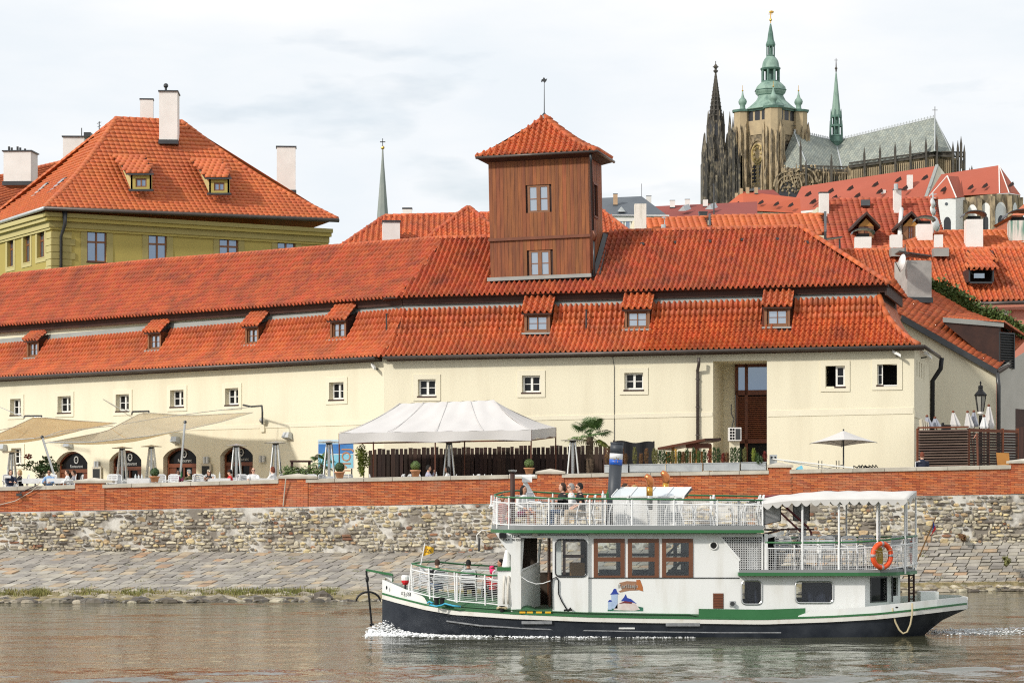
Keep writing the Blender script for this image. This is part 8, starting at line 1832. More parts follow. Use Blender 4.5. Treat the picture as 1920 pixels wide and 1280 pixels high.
# door panel, open doorway and front post
m = MB();m.T = WB;a0,a1 = xw(1036),xw(1103);wz0,wz1 = zw(1080),zw(1011);wa0,wa1 = xw(1041.5),xw(1099.5)
m.box(a0,a1,-.02,.07,zw(1147),wz0);m.box(a0,a1,-.02,.07,wz1,zw(1006));m.box(a0,wa0,-.02,.07,wz0,wz1);m.box(wa1,a1,-.02,.07,wz0,wz1);m.build('sliding_door','boat_white',BT)
WBp = Fr((0,YB+YN-.07),(1,YB+YN-.07));rounded_window(WBp,wa0,wa1,wz0,wz1,'dark_metal')
m = MB();m.T = WB;x0,x1 = xw(1056),xw(1096);m.box(x0,x0+.07,-.6,-.55,zw(1078),zw(1013));m.box(x0,x1,-.6,-.55,zw(1046),zw(1040));m.box(x0,x1,-.6,-.55,zw(1016),zw(1012));m.build('inner_frame','brown_frame',BT);m = MB();m.T = WB;m.box(xw(1070),xw(1098),-1.4,-.8,zw(1085),zw(1056));m.build('inner_counter','wood_box',BT);m = MB();m.T = WB;m.box(xw(1043),xw(1053),-.5,-.2,zw(1078),zw(1013));m.build('inner_post','boat_white',BT)
m = MB();m.T = WB;m.box(xw(958),xw(977),-.12,.02,zw(1146),zw(1004));m.build('front_post','boat_white',BT)
m = MB();m.T = WB;m.box(xw(976),xw(1103),-.06,.06,zw(1008),zw(1003));m.build('door_track','boat_white',BT)
m = MB();m.prism([P(929,999,.03),P(976,999,.03),P(976,1078,.03),P(958,1040,.03),P(941,1018,.03)],(0,.05,0));m.build('wing_bracket','boat_white',BT);m = MB();m.prism([P(929,999,-3.6),P(976,999,-3.6),P(976,1078,-3.6),P(958,1040,-3.6),P(941,1018,-3.6)],(0,.05,0));m.build('wing_bracket','boat_white',BT)
m = MB();m.T = WB;a = xw(976);m.hexa([(a,-.02,zw(1146)),(xw(1014),-1.1,zw(1138)),(xw(1014),-1.14,zw(1138)),(a,-.06,zw(1146))],[(a,-.02,zw(1072)),(xw(1014),-1.1,zw(1060)),(xw(1014),-1.14,zw(1060)),(a,-.06,zw(1072))]);
for (p,q) in (((976,1072),(980,1010)),((1010,1058),(1014,1012))): m.tube([(xw(p[0]),-.04-(.02 if p[0] < 1000 else 1.08),zw(p[1])),(xw(q[0]),-.04-(.02 if p[0] < 1000 else 1.08),zw(q[1]))],.035,5)
m.tube([(xw(978),-.06,zw(1069)),(xw(1012),-1.12,zw(1057))],.035,5);o = m.build('open_door','boat_white',BT)
# front wall, floor, roof lining and insides
XF = xw(968);zf = zw(1146);m = MB()
yy0,yy1 = YB+YN+.1,YB+2*CB-YN-.1
for (p,q,r,s) in ((yy0,yy1,zf-.3,zw(1075)),(yy0,yy1,zw(1012),zt0),(yy0,yy0+.2,zw(1075),zw(1012)),(yy1-.2,yy1,zw(1075),zw(1012)),(YB+1.5,YB+1.65,zw(1075),zw(1012)),(YB+2.6,YB+2.75,zw(1075),zw(1012))): m.box(XF,XF+.05,p,q,r,s)
m.build('front_wall','boat_white',BT)
m = MB();m.box(XF,xw(1622),yy0,yy1,zf-.35,zf-.3);m.build('cabin_floor','deck_grey',BT)
m = MB();m.box(xw(1338),xw(1343),yy0,yy1,zf-.3,zt0-.02);m.build('bulkhead','cabin_shade_brown',BT)
FarI = Fr((0,YB+2*CB-YN-.03),(1,YB+2*CB-YN-.03));wall_holes(FarI,xw(972),xw(1343),lambda s: zf-.3,lambda s: zt0-.03,fh,BT,'cabin_shade_brown','shade_lining');m = MB();m.box(xw(972),xw(1343),yy0+.1,yy1,zt0-.05,zt0-.03);m.build('inner_ceiling','cabin_shade_brown',BT);m = MB();m.box(xw(1030),xw(1034),YB+1.6,yy1,zf-.3,zt0-.02);m.build('bulkhead','brown_frame',BT)  # lining added over the white far wall, shade put into its colour
for u in (1130,1195,1265): m = MB();m.box(xw(u),xw(u+34),YB+1.9,YB+2.9,zf-.3,zw(1072));m.build('bench','cloth_navy',BT)
for u in (1180,1226,1272): m = MB();m.box(xw(u),xw(u)+.09,YB+2.2,YB+2.3,zf-.3,zt0);m.build('inner_post','brown_frame',BT)
m = MB();m.tube([Vector((xw(1300),YB+1.6,zw(1040))),Vector((xw(1250),YB+1.6,zw(1085)))],.04,5).tube([Vector((xw(1285),YB+1.2,zw(1012))),Vector((xw(1235),YB+1.2,zw(1060)))],.03,5);m.build('inner_rail','dark_metal',BT)
m = MB();m.T = WB;m.box(xw(1046),xw(1386),.001,.018,zw(1083.5),zw(1081.8));m.build('side_seam','dark_metal',BT)
m = MB();M = Matrix.Translation(WB(xw(1338),.012,zw(1022))) @ Matrix.Rotation(rad(90),4,'X');q = MB();q.lathe([(.085,0),(.085,.01)],(0,0,0),16);m.add([M @ Vector(p) for p in q.v],q.f);o = m.build('porthole','black_hole',BT);m = MB();m.tube([WB(xw(1338)+.09*math.cos(k*.3927),.02,zw(1022)+.09*math.sin(k*.3927)) for k in range(16)],.016,5,closed=True);m.build('rim','boat_white',o)
g = MB();g.T = WB;g.box(xw(1337),xw(1356.5),.0,.012,zw(1140),zw(1111.5));o = g.build('vent_grille','brown_frame',BT)
for i in range(9): g = MB();g.T = WB;z = zw(1138.5-i*3);g.box(xw(1338),xw(1355.5),.012,.022,z,z+.022);g.build('louvre','wood_trim',o)
m = MB();q = WB(xw(1373),0,zw(1131));m.tube([q,q+Vector((0,-.09,0))],.055,8);o = m.build('exhaust_pipe','dark_metal',BT);m = MB();m.T = WB;m.box(xw(1368),xw(1378.5),.001,.02,zw(1136.5),zw(1126));m.build('flange','steel',o)
# aft chamfer with dark window, rear wall
cA,cB = WB(xw(1622),0,0),Vector((uX(1688,1.35),YB+1.35,0));CH = Fr((cA.x,cA.y),(cB.x,cB.y));zt_ = zw(1077)
hw = CH.rect(1633,1661,1084,1125);hz_ = CH.rect(1671,1684,1082,1116)
wall_holes(CH,0,CH.L,lambda s: zw(1150),lambda s: zt_,[(*hw,.08),(*hz_,.06)],BT,'boat_white','aft_quarter_wall');m = MB();m.T = CH;m.box(hw[0],hw[1],-.09,-.07,hw[2],hw[3]);m.build('window','glass_dark',BT);m = MB();m.T = CH;e = .03;m.box(hw[0]-e,hw[0],-.08,.02,hw[2]-e,hw[3]+e);m.box(hw[1],hw[1]+e,-.08,.02,hw[2]-e,hw[3]+e);m.box(hw[0],hw[1],-.08,.02,hw[2]-e,hw[2]);m.box(hw[0],hw[1],-.08,.02,hw[3],hw[3]+e);m.build('window_frame','dark_metal',BT)
m = MB();p0 = CH(CH.L,0,0);m.quad((p0.x,p0.y,zw(1150)),(p0.x,2*(YB+CB)-p0.y,zw(1150)),(p0.x,2*(YB+CB)-p0.y,zt_),(p0.x,p0.y,zt_));q0 = mir(p0);c2 = mir(cA);m.quad((q0.x,q0.y,zw(1150)),(c2.x,c2.y,zw(1150)),(c2.x,c2.y,zt_),(q0.x,q0.y,zt_));m.build('rear_wall','boat_white',BT)
MB().tube([B(1673,1128,1.0),B(1673,1080,1.0)],.022,6).build('stern_post','dark_metal',BT)
# upper deck slab
def deck_outline(pts,y_far=None):
    near = [Vector((uX(u,y),YB+y,0)) for u,y in pts];far = [mir(p) for p in reversed(near)];return near+far
upo = deck_outline([(1430,.03),(1000,.03),(965,.12),(945,.4),(931,.95),(922,1.6)][::-1])
def slab(outline,z0,z1,mn,nm,e=0.0):
    m = MB();n = len(outline);c = sum(outline,Vector())/n;o = [p+(p-c).normalized()*e for p in outline]
    m.add([Vector((p.x,p.y,z0)) for p in o]+[Vector((p.x,p.y,z1)) for p in o],[tuple(range(n))[::-1],tuple(range(n,2*n))]+[(i,(i+1)%n,(i+1)%n+n,i+n) for i in range(n)]);return m.build(nm,mn,BT)
zg0,zg1,zk = zw(998.5),zw(993),zw(984.5);za1_ = zw(1072.5)
slab(upo,zg0,zg1,'boat_green','upper_deck_edge',.03);slab(upo,zg1+.002,zg1+.02,'deck_grey','upper_deck')
kick = [(p,q) for p,q in zip(upo,upo[1:])];m = MB()
for p,q in kick[:-1]: m.quad((p.x,p.y,zg1+.02),(q.x,q.y,zg1+.02),(q.x,q.y,zk),(p.x,p.y,zk))
m.build('kick_plate','deck_grey',BT);m = MB();m.box(xw(968),xw(1420),yy0-.05,yy1+.05,zg0-.05,zg0-.002);m.build('deck_lining','boat_white',BT);m = MB();m.box(xw(1343),xw(1430),YB+.9,yy1,za1_+.03,zg0-.06);m.build('recess_shade_box','black_hole',BT)  # black box added so the space behind the mesh looks unlit
m = MB();m.box(uX(936,.2),uX(949,.2),YB+.12,YB+.35,zw(1008),zg0-.002);m.build('junction_box','black_paint',BT);m = MB();m.box(uX(998,.2),uX(1008,.2),YB+.1,YB+.25,zw(1004),zg0-.002);m.build('deck_lamp','old_plaster',BT)
def line(pts): return [PX(u,v,YB+y) for u,v,y in pts]
def resample(pts,n):
    ls = [0]
    for a,b in zip(pts,pts[1:]): ls.append(ls[-1]+(b-a).length)
    out = []
    for i in range(n+1):
        d = ls[-1]*i/n
        for k in range(len(pts)-1):
            if d <= ls[k+1]+1e-9: out.append(lerp(pts[k],pts[k+1],(d-ls[k])/max(1e-9,(ls[k+1]-ls[k]))));break
    return out
def railing(topl,barl,botl,posts,nh,step,top_r=.022,mesh_gap=None,foot=None,name='railing',topmat='boat_green'):
    MB().tube(topl,top_r,6).build('hand_rail',topmat,BT,smooth=True);MB().tube(barl,.016,5).build('upper_bar','rail_white',BT);MB().tube(botl,.016,5).build('lower_bar','rail_white',BT)
    L = sum(((b-a).length for a,b in zip(barl,barl[1:])));n = max(8,int(L/.25));tb,bb = resample(barl,n),resample(botl,n);m = MB()
    for k in range(1,nh): m.tube([lerp(b,a,k/nh) for a,b in zip(tb,bb)],.0038,4,cap=False)
    if step:
        n2 = int(L/step);tb,bb = resample(barl,n2),resample(botl,n2)
        for a,b in zip(tb,bb): m.tube([a,b],.0038,4,cap=False)
    m.build('wire_mesh','rail_white',BT,kind='stuff')
    for a,b in posts: MB().tube([a,b],.021,6).build('rail_post','rail_white',BT)
# upper deck rails (near and far)
tu = line([(927,927,2.1),(929,929.5,1.4),(936,931,.75),(952,932,.30),(1002,933,.12),(1101,934.5,.10),(1260,936,.10),(1431,937.5,.10)])
bu = line([(924,939,2.1),(926,940,1.4),(934,941.5,.75),(951,942.5,.30),(1002,943,.12),(1101,944,.10),(1431,946.5,.10)])
lu = line([(924,979,2.1),(926,980.5,1.4),(934,982,.75),(951,983.2,.30),(1002,984,.12),(1101,984.7,.10),(1431,986.5,.10)])
posts = [(PX(u,v0,YB+y),PX(u,v1,YB+y)) for u,v0,v1,y in ((932,931,990,.85),(954,932,991.5,.28),(1029,933.5,992.5,.1),(1106,934.5,993.5,.1),(1185,935.3,994,.1),(1264,936,994.5,.1),(1345,936.8,995,.1),(1430,937.5,996,.1))]
railing(tu,bu,lu,posts,11,.047)
tf = line([(927,927,2.1),(944,922,2.9),(970,919,3.6),(1002,921.5,4.0),(1053,925,4.08),(1136,926.5,4.08),(1300,928,4.08),(1431,930,4.08)])
df = Vector((0,0,-.13));bf_ = [p+df for p in tf];lf_ = [p+Vector((0,0,-.64)) for p in tf]
railing(tf,bf_,lf_,[(p,p+Vector((0,0,-.78))) for p in resample(tf,6)],11,.047)
MB().tube(line([(922,928,2.0),(921,948,2.0),(917,952,2.0)]),.025,5).tube(line([(917,948,1.8),(924,948,1.8)]),.03,5).build('bow_fitting','rail_white',BT)
# foredeck rails
tn = line([(772,1056,1.35),(788,1060,1.0),(804,1064,.75),(854,1072,.5),(918,1078,.38),(959,1079,.36)]);bn = line([(772,1067,1.35),(804,1075,.75),(854,1080,.5),(918,1086,.38),(934,1088,.36)]);ln_ = line([(767,1107,1.35),(806,1117,.75),(854,1126,.5),(918,1131,.38),(934,1133,.36)])
railing(tn,bn,ln_,[(PX(u0,v0,YB+y),PX(u1,v1,YB+y)) for u0,v0,u1,v1,y in ((772,1057,766,1108,1.35),(804,1064,806,1122,.75),(852,1072,854,1128,.5),(857,1072,857,1129,.5),(909,1077,910,1134,.38))],13,0)
tf2 = line([(772,1056,1.35),(790,1053.6,2.3),(815,1052,2.9),(832,1054,3.2),(873,1058,3.6),(935,1061,3.75)]);railing(tf2,[p+Vector((0,0,-.12)) for p in tf2],[p+Vector((0,0,-.56)) for p in tf2],[(p,p+Vector((0,0,-.75))) for p in resample(tf2,4)],13,0)
MB().tube(line([(789,1058,1.9),(797,1018,1.9)]),.014,6).build('bow_flagstaff','rail_white',BT)
m = MB();m.grid(lambda a,b: lerp(lerp(B(796,1022,1.9),B(793,1042,1.9),b),lerp(B(813,1026,1.9),B(813,1036,1.9),b),a)+Vector((0,.03*math.sin(a*7),0)),8,3);o = m.build('pennant','flag_yellow',BT);text_obj('ZK',.13,B(803.5,1032,1.85),(1,0,0),'letter_black',o)
# bowsprit with bracket
m = MB();a_,b_ = B(686,1068,2.1),B(736,1077,2.1);m.hexa([a_+Vector((0,-.05,-.02)),b_+Vector((0,-.14,-.02)),b_+Vector((0,.14,-.02)),a_+Vector((0,.05,-.02))],[a_+Vector((0,-.05,.03)),b_+Vector((0,-.14,.03)),b_+Vector((0,.14,.03)),a_+Vector((0,.05,.03))]);m.build('bowsprit','boat_green',BT)
m = MB();m.prism([B(708,1073,2.07),B(736,1079,2.07),B(735,1090,2.07),B(727,1084,2.07)],(0,.06,0));m.build('bowsprit_bracket','boat_white',BT);MB().tube(line([(736,1076,2.1),(736,1090,2.1)]),.025,6).build('bow_post','boat_green',BT)
AN = thing('anchor','black anchor hanging from the green bowsprit','anchor',tuple(B(690,1120,2.1)))
MB().tube(line([(687,1070,2.1),(688,1084,2.1),(691,1110,2.1),(697,1171,2.1)]),.028,6).build('shank','black_paint',AN);m = MB();m.tube([B(690.5,1109,2.1)+Vector((math.cos(a)*.30,0,math.sin(a)*.24-.24)) for a in [PI*k/10 for k in range(11)]],[.012]+[.03]*9+[.012],6);m.build('arm','black_paint',AN);m = MB();m.ball(B(688.5,1085,2.1),(.045,.045,.09),8,6);m.build('shackle','black_paint',AN);MB().tube(line([(693,1171,2.1),(701,1170,2.1)]),.03,6).build('crown','black_paint',AN);MB().tube(line([(686,1069,2.1),(687.5,1078,2.1)]),.015,5).build('chain','dark_metal',AN)
t = thing('bow_lantern','white and red fender drum standing behind the bow','fender',tuple(B(760,1100,1.8)));c = B(760,1094,1.8);m = MB();m.lathe([(.05,-.02),(.09,.04),(.10,.09)],c,12);m.build('red_lower','flag_red',t);m = MB();m.lathe([(.10,.091),(.105,.17),(.08,.215)],c,12);m.build('white_upper','boat_white',t);MB().tube([c+Vector((0,0,-.02)),c+Vector((0,0,-.25))],.03,6).build('stem','dark_metal',t)
text_obj('02 03 B',.12,Vector((uX(764,1.05)-.0,YB+CB-hb(uX(764,1.0))-.045,H+(HV-1114)/F*(YB+.95))),(1,-.52,-.16),'letter_black',BT)
m = MB();c = B(725,1101,1.72);m.ball(c,(.02,.03,.05),6,5);m.build('hawse_hole','black_hole',BT)
# locker by the cabin, searchlight cone, fenders, bollard, hose
m = MB();m.box(uX(933,.4),uX(959,.4),YB+.34,YB+1.2,zw(1142),zw(1069));o = m.build('locker','boat_white',BT);m = MB();m.box(uX(932,.4),uX(960,.4),YB+.30,YB+1.24,zw(1069)+.002,zw(1063));m.build('locker_top','boat_green',o)
c = B(952,1064,.75);m = MB();m.lathe([(.145,0),(.14,.05),(.10,.25),(.065,.42),(.045,.44)],c,14);m.build('vent_cowl','boat_white',BT,smooth=rad(40));MB().ball(c+Vector((0,0,.47)),(.05,.05,.06),8,6).tube([c+Vector((.06,0,.44)),c+Vector((.10,0,.30)),c+Vector((.12,0,.05))],.01,4).build('cowl_lamp','dark_metal',BT)
for u in (946,954): MB().tube(line([(u,1079,.3),(u-1,1095,.24),(u-2,1118,.22),(u-1,1132,.22)]),.028,7).build('hanging_fender','old_plaster',BT,smooth=True)
MB().lathe([(.05,0),(.05,.10),(.07,.11),(.07,.14)],B(941,1146,.22),10).build('bollard','black_paint',BT);MB().tube([B(941,1139,.22)+Vector((math.cos(k*.7)*.12,math.sin(k*.7)*.05,.02*math.sin(k*1.3))) for k in range(18)],.022,5).build('mooring_rope','rope_tan',BT)
for u in (818.5,829): MB().lathe([(.055,0),(.055,.13),(.07,.14),(.07,.17)],B(u,1133,.55),10).build('bollard','black_paint',BT)
MB().tube(line([(801,1130,.55),(805,1127,.6),(812,1130,.5),(806,1133,.5),(818,1136,.45),(828,1134,.5),(834,1131,.5),(850,1135,.4),(864,1136.5,.4)]),.022,6).build('blue_hose','cyan_plastic',BT,smooth=True)
for u in (974,988,1005,1022): m = MB();p,q = uX(u,.05),uX(u+11,.05);m.box(p,q,YB+.06,YB+.10,zw(1147.5)-.01,zw(1145));m.build('yellow_step_mark','flag_yellow',BT)
MB().tube([WB(xw(u),.10,zw(v)) for u,v in ((1035,1140),(1034,1100),(1036,1084),(1043,1081),(1047,1088),(1047,1112),(1053,1126),(1064,1144))],.016,6).build('dark_rope','black_paint',BT,smooth=True);m = MB();m.tube([WB(xw(u),.14,zw(v)) for u,v in ((1057,1143),(1073,1142))],.025,5).tube([WB(xw(u),.14,zw(v)) for u,v in ((1064,1146),(1070,1138))],.02,5);m.build('cleat','black_paint',BT)
MB().tube([WB(xw(u),.02,zw(v)) for u,v in ((978,1081),(990,1089),(1005,1094),(1018,1093),(1032,1088))],.011,5).build('door_chain','rail_white',BT)
text_obj('S-112542',.10,WB(xw(963),.04,zw(1004.5)),(1,0,0),'letter_black',BT);text_obj('MAX. 90 OSOB',.075,WB(xw(963),.04,zw(1011.5)),(1,0,0),'letter_black',BT)
# painted emblem: scroll with the name over a small castle on a rock
mat('paint_sepia',(.36,.19,.11),.6,(.26,.13,.08),8,.5);mat('paint_blue',(.02,.05,.32),.6);mat('paint_pale_blue',(.45,.55,.72),.6,(.30,.40,.6),9,.6);mat('paint_pink',(.62,.50,.47),.6,(.75,.70,.66),8,.7);mat('paint_green',(.02,.12,.08),.7,(.05,.2,.12),12,.6)
e = .010
def flat(pts,mn,k,nm='painted_castle'):
    m = MB();m.prism([WB(xw(u),.004+k*.0015,zw(v)) for u,v in pts],(0,.003,0));return m.build(nm,mn,BT)
flat([(1161,1092),(1175,1088.5),(1196,1089.5),(1197,1106),(1180,1106.5),(1163,1110),(1160,1108),(1166,1105)],'paint_sepia',0,'name_scroll');flat([(1193,1086.5),(1200,1086),(1205,1099),(1206,1108),(1199,1106),(1194,1104)],'copper',1,'name_scroll')
text_obj('Karlštejn',.135,WB(xw(1177.5),.014,zw(1098.3)),(1,0,.03),'sign_white',BT)
flat([(1139,1145),(1206,1145),(1206,1138),(1196,1136),(1180,1138),(1160,1136),(1140,1139)],'paint_green',0);flat([(1146,1140),(1146,1113),(1158,1113),(1158,1140)],'paint_pale_blue',1);flat([(1144,1114),(1148,1109),(1151,1103),(1155,1103),(1157,1109),(1161,1113)],'paint_blue',2);flat([(1140,1142),(1140,1127),(1147,1126),(1147,1142)],'paint_pale_blue',2);flat([(1139.5,1128),(1142,1124),(1146,1124),(1147.5,1127)],'paint_blue',3)
flat([(1150,1143),(1157,1132),(1172,1124),(1188,1126),(1194,1134),(1200,1142),(1190,1144)],'paint_pink',1);flat([(1164,1126),(1170,1119),(1173,1113),(1176,1120),(1183,1122),(1194,1131),(1180,1127)],'paint_blue',2);flat([(1160,1131),(1172,1126),(1186,1128),(1184,1131),(1170,1130)],'rust_red',3)
# aft raised deck
ao = deck_outline([(1386,.06),(1610,.06),(1650,.16),(1680,.50),(1704,1.1),(1718,1.75)]);za1,za0 = zw(1072.5),zw(1078.5)
slab(ao,za0,za1,'boat_green','aft_deck_edge',.02);slab(ao,za1+.002,za1+.02,'deck_grey','aft_deck')
m = MB()
for p,q in list(zip(ao,ao[1:])): m.quad((p.x,p.y,za1+.02),(q.x,q.y,za1+.02),(q.x,q.y,za1+.07),(p.x,p.y,za1+.07))
m.build('kick_plate','deck_grey',BT)
ta = line([(1435,1016.5,.12),(1520,1017,.12),(1600,1016,.14),(1650,1013,.25),(1690,1008.5,.7),(1712,1005,1.3),(1719,1003.5,2.1)]);ba = line([(1437,1027.5,.12),(1520,1028,.12),(1600,1027.5,.14),(1650,1025,.25),(1690,1021,.7),(1712,1018,1.3),(1718,1016,2.1)]);la = line([(1437,1069.5,.12),(1520,1070,.12),(1600,1069.5,.14),(1650,1067,.25),(1690,1062.5,.7),(1711,1058,1.3),(1717,1055,2.1)])
railing(ta,ba,la,[(PX(u,v0,YB+y),PX(u,v1,YB+y)) for u,v0,v1,y in ((1437,1016,1074,.12),(1712,1005,1066,1.3))],10,.05)
tfa = [mir(p) for p in reversed(ta)];tfa = [PX(u,v,YB+y) for u,v,y in ((1719,1003.5,2.1),(1700,1005,3.3),(1650,1006,3.95),(1560,1007,4.05),(1435,1007.5,4.08))];railing(tfa,[p+Vector((0,0,-.13)) for p in tfa],[p+Vector((0,0,-.62)) for p in tfa],[(p,p+Vector((0,0,-.72))) for p in resample(tfa,4)],10,.05)
for u,y in ((1504.5,.12),(1573,.13),(1645,.24),(1697,.85)): MB().tube([PX(u,1075,YB+y),PX(u,936,YB+y)],.026,7).build('awning_pole','rail_white',BT)
for u,y in ((1510,4.08),(1587,4.06),(1649,3.9),(1700,3.3),(1717,2.1)): MB().tube([PX(u,1064,YB+y),PX(u,936,YB+y)],.024,7).build('awning_pole','rail_white',BT)
def aw_(a,b):
    u = lerp(1430,1700,a);xc = uX(u,.1);s_ = 2*b-1
    X = uX(lerp(1430,1700,a),.1)+(.48*(1-s_*s_)*max(0,(a-.8)/.2));z = H+(HV-interp([(1430,944),(1480,938.5),(1560,936),(1640,935.5),(1700,936)],u))/F*YB+.20*(1-s_**4)*min(1,.45+a*1.2)+.012*math.sin(a*40)*(1-abs(s_))
    return Vector((X,YB+.02+4.16*b,z))
m = MB();m.grid(aw_,36,16);o = m.build('awning','canvas_boat' if 'canvas_boat' in MATS else 'cloth_white',BT,smooth=True);md = o.modifiers.new('t','SOLIDIFY');md.thickness = .012
for b in (0,1):
    for k in range(15):
        a0,a1 = k/15,(k+1)/15;p,q = aw_(a0,b),aw_(a1,b);m = MB();n_ = 8;ps = [p,q]+[lerp(q,p,i/n_)+Vector((0,.0,-.05-.095*math.sin(math.pi*i/n_))) for i in range(n_+1)]
        m.prism(ps,(0,.012 if b else -.012,0));m.build('awning_scallop','canvas_boat',BT)
for k in range(9):
    b0,b1 = .02+k/9*.96,.02+(k+1)/9*.96;p,q = aw_(1,b0),aw_(1,b1);m = MB();n_ = 8;m.prism([p,q]+[lerp(q,p,i/n_)+Vector((0,0,-.09-.085*math.sin(math.pi*i/n_))) for i in range(n_+1)],(.012,0,0));m.build('awning_scallop','canvas_boat',BT)
for b in (.02,.5,.98): MB().tube([aw_(a/12,b)-Vector((0,0,.03)) for a in range(13)],.02,5).build('awning_frame','rail_white',BT)
# mesh screen, companionway, stairs and side panels
m = MB();c0,c1 = xw(1350),xw(1428);zt1,zb1 = zw(1005),zw(1072)
for i in range(24):
    x = lerp(xw(1352),c1,i/23);u = 960+x*F/(YB+YN);v0 = 1006;v1 = 1072 if u > 1386 else 1004+(u-1346)*1.17
    if v1 > v0+1: m.tube([WB(x,.0,zw(v0)),WB(x,.0,zw(v1))],.0075,4,cap=False)
for j in range(20):
    v = 1007+j*3.4;u0 = max(1350,1346+(v-1004)/1.17) if v < 1050 else 1386;m.tube([WB(xw(u0),.0,zw(v)),WB(c1,.0,zw(v))],.0075,4,cap=False)
m.build('mesh_screen','rail_white',BT,kind='stuff');m = MB();m.T = WB;m.box(xw(1346),xw(1430),-.03,.03,zw(1005.5),zw(1000.5));m.box(c1,xw(1431),-.03,.03,zw(1075),zw(1005.5));m.box(xw(1386),c1,-.03,.02,zw(1074.5),zw(1071.5));m.box(xw(1433),xw(1439.5),-.03,.03,zw(1077),zw(1000));m.build('screen_frame','boat_white',BT);m = MB();m.prism([WB(xw(1344),.02,zw(1002)),WB(xw(1349),.02,zw(1002)),WB(xw(1389),.02,zw(1049)),WB(xw(1386),.02,zw(1051))],(0,.05,0));m.build('screen_brace','boat_white',BT)
m = MB();m.T = WB;m.box(xw(1405),xw(1425),-.6,-.5,zw(1072),zw(1026));m.build('white_cabinet','boat_white',BT);m = MB();m.T = WB;m.box(xw(1386),xw(1470),-3.3,-1.2,za1+.03,zw(1003));m.build('companionway','black_paint',BT)
for (u0,u1,va0,va1,vb0,vb1,y) in ((1432.5,1464,950,983,946,976,.35),(1487,1518,944,975,944,976,3.6)):
    m = MB();m.prism([B(u0,va1,y),B(u1,vb1,y+.15),B(u1,vb0,y+.15),B(u0,va0,y)],(0,.03,0));o = m.build('side_panel','panel_grey',BT);m = MB();ps = [B(u0,va1,y-.01),B(u1,vb1,y+.14),B(u1,vb0,y+.14),B(u0,va0,y-.01)];m.tube(ps,.014,4,closed=True);m.build('panel_edge','black_paint',o)
MB().tube(line([(1463,941,1.2),(1512,985,1.2),(1521,997,1.2),(1521,1024,1.2)]),.026,6).build('stair_rail','rust_red',BT);MB().tube(line([(1463,960,1.2),(1501,996,1.2)]),.024,6).build('stair_rail','rust_red',BT);MB().tube(line([(1463,941,2.0),(1512,985,2.0),(1521,997,2.0),(1521,1024,2.0)]),.026,6).build('stair_rail','rust_red',BT)
for k in range(6): c = lerp(B(1448,993,1.2),B(1512,1060,1.2),k/5);m = MB();m.box(c.x-.12,c.x+.12,c.y-.0,c.y+.8,c.z-.02,c.z+.02);m.build('stair_tread','dark_metal',BT)
m = MB();m.prism([B(1434,999,.6),B(1466,990.5,.7),B(1526,990.5,.7),B(1526,993.5,.7),B(1466,993.5,.7),B(1434,1003,.6)],(0,.06,0));m.build('stair_coaming','dark_timber',BT);m = MB();m.prism([B(1434,1003,.6),B(1470,994,.7),B(1470,1001,.7),B(1434,1010,.6)],(0,.05,0));m.build('stair_side','boat_white',BT)
MB().tube(line([(1430,931,4.0),(1450,929,4.0),(1500,928.5,4.0)]),.03,5).build('awning_beam','rust_red',BT)
# stern: flagstaff, ladder, deck box, rope
MB().tube(line([(1716,1060,2.1),(1755,968,2.1)]),.018,6).build('stern_flagstaff','wood_box',BT)
p0,p1 = B(1751,978,2.1),B(1741,1002,2.1);qa,qb = B(1756,990,2.1),B(1742,1012,2.1)
m = MB();m.add([p0,p1,B(1741,1012,2.1)],[(0,1,2)]);m = MB();m.grid(lambda a,b: lerp(lerp(B(1750,976,2.1),B(1744,998,2.1),a),lerp(B(1753,984,2.1),B(1739,1010,2.1),a),b)+Vector((0,.03*math.sin(6*b),0)),4,4);o = m.build('ensign','cloth_white',BT);m = MB();m.grid(lambda a,b: lerp(lerp(B(1753,984,2.08),B(1747,1000,2.08),a),lerp(B(1755,992,2.08),B(1743,1007,2.08),a),b),3,2);m.build('red_stripe','flag_red',o);m = MB();m.add([B(1750,977,2.07),B(1752.5,986,2.07),B(1748,995,2.07)],[(0,1,2)]);m.build('blue_wedge','flag_blue',o)
m = MB();
for u in (1704.5,1713.5): m.tube(line([(u,1066,1.9),(u,1131,1.9)]),.028,5)
for v in (1078,1088,1100,1112,1122): m.tube(line([(1704.5,v,1.9),(1713.5,v,1.9)]),.018,5)
m.build('stern_ladder','dark_timber',BT)
m = MB();m.box(uX(1725,1.6),uX(1759,1.6),YB+1.5,YB+2.1,B(0,1129,1.6).z,B(0,1108.5,1.6).z);m.build('deck_box','boat_white',BT)
Xr = uX(1690,.3);ry = YB+CB-hb(uX(1690,.4))-.06
MB().tube([Vector(((u-960)/F*ry,ry,H+(HV-v)/F*ry)) for u,v in ((1673,1139),(1674,1148),(1679,1166),(1686,1180),(1693,1187),(1701,1184),(1707,1170),(1710.5,1150),(1710.5,1130))],.024,6).build('stern_rope','rope_tan',BT,smooth=True);m = MB();m.ball(Vector(((1677-960)/F*ry,ry+.03,H+(HV-1138)/F*ry)),(.10,.02,.035),10,6);m.build('fairlead','black_hole',BT)
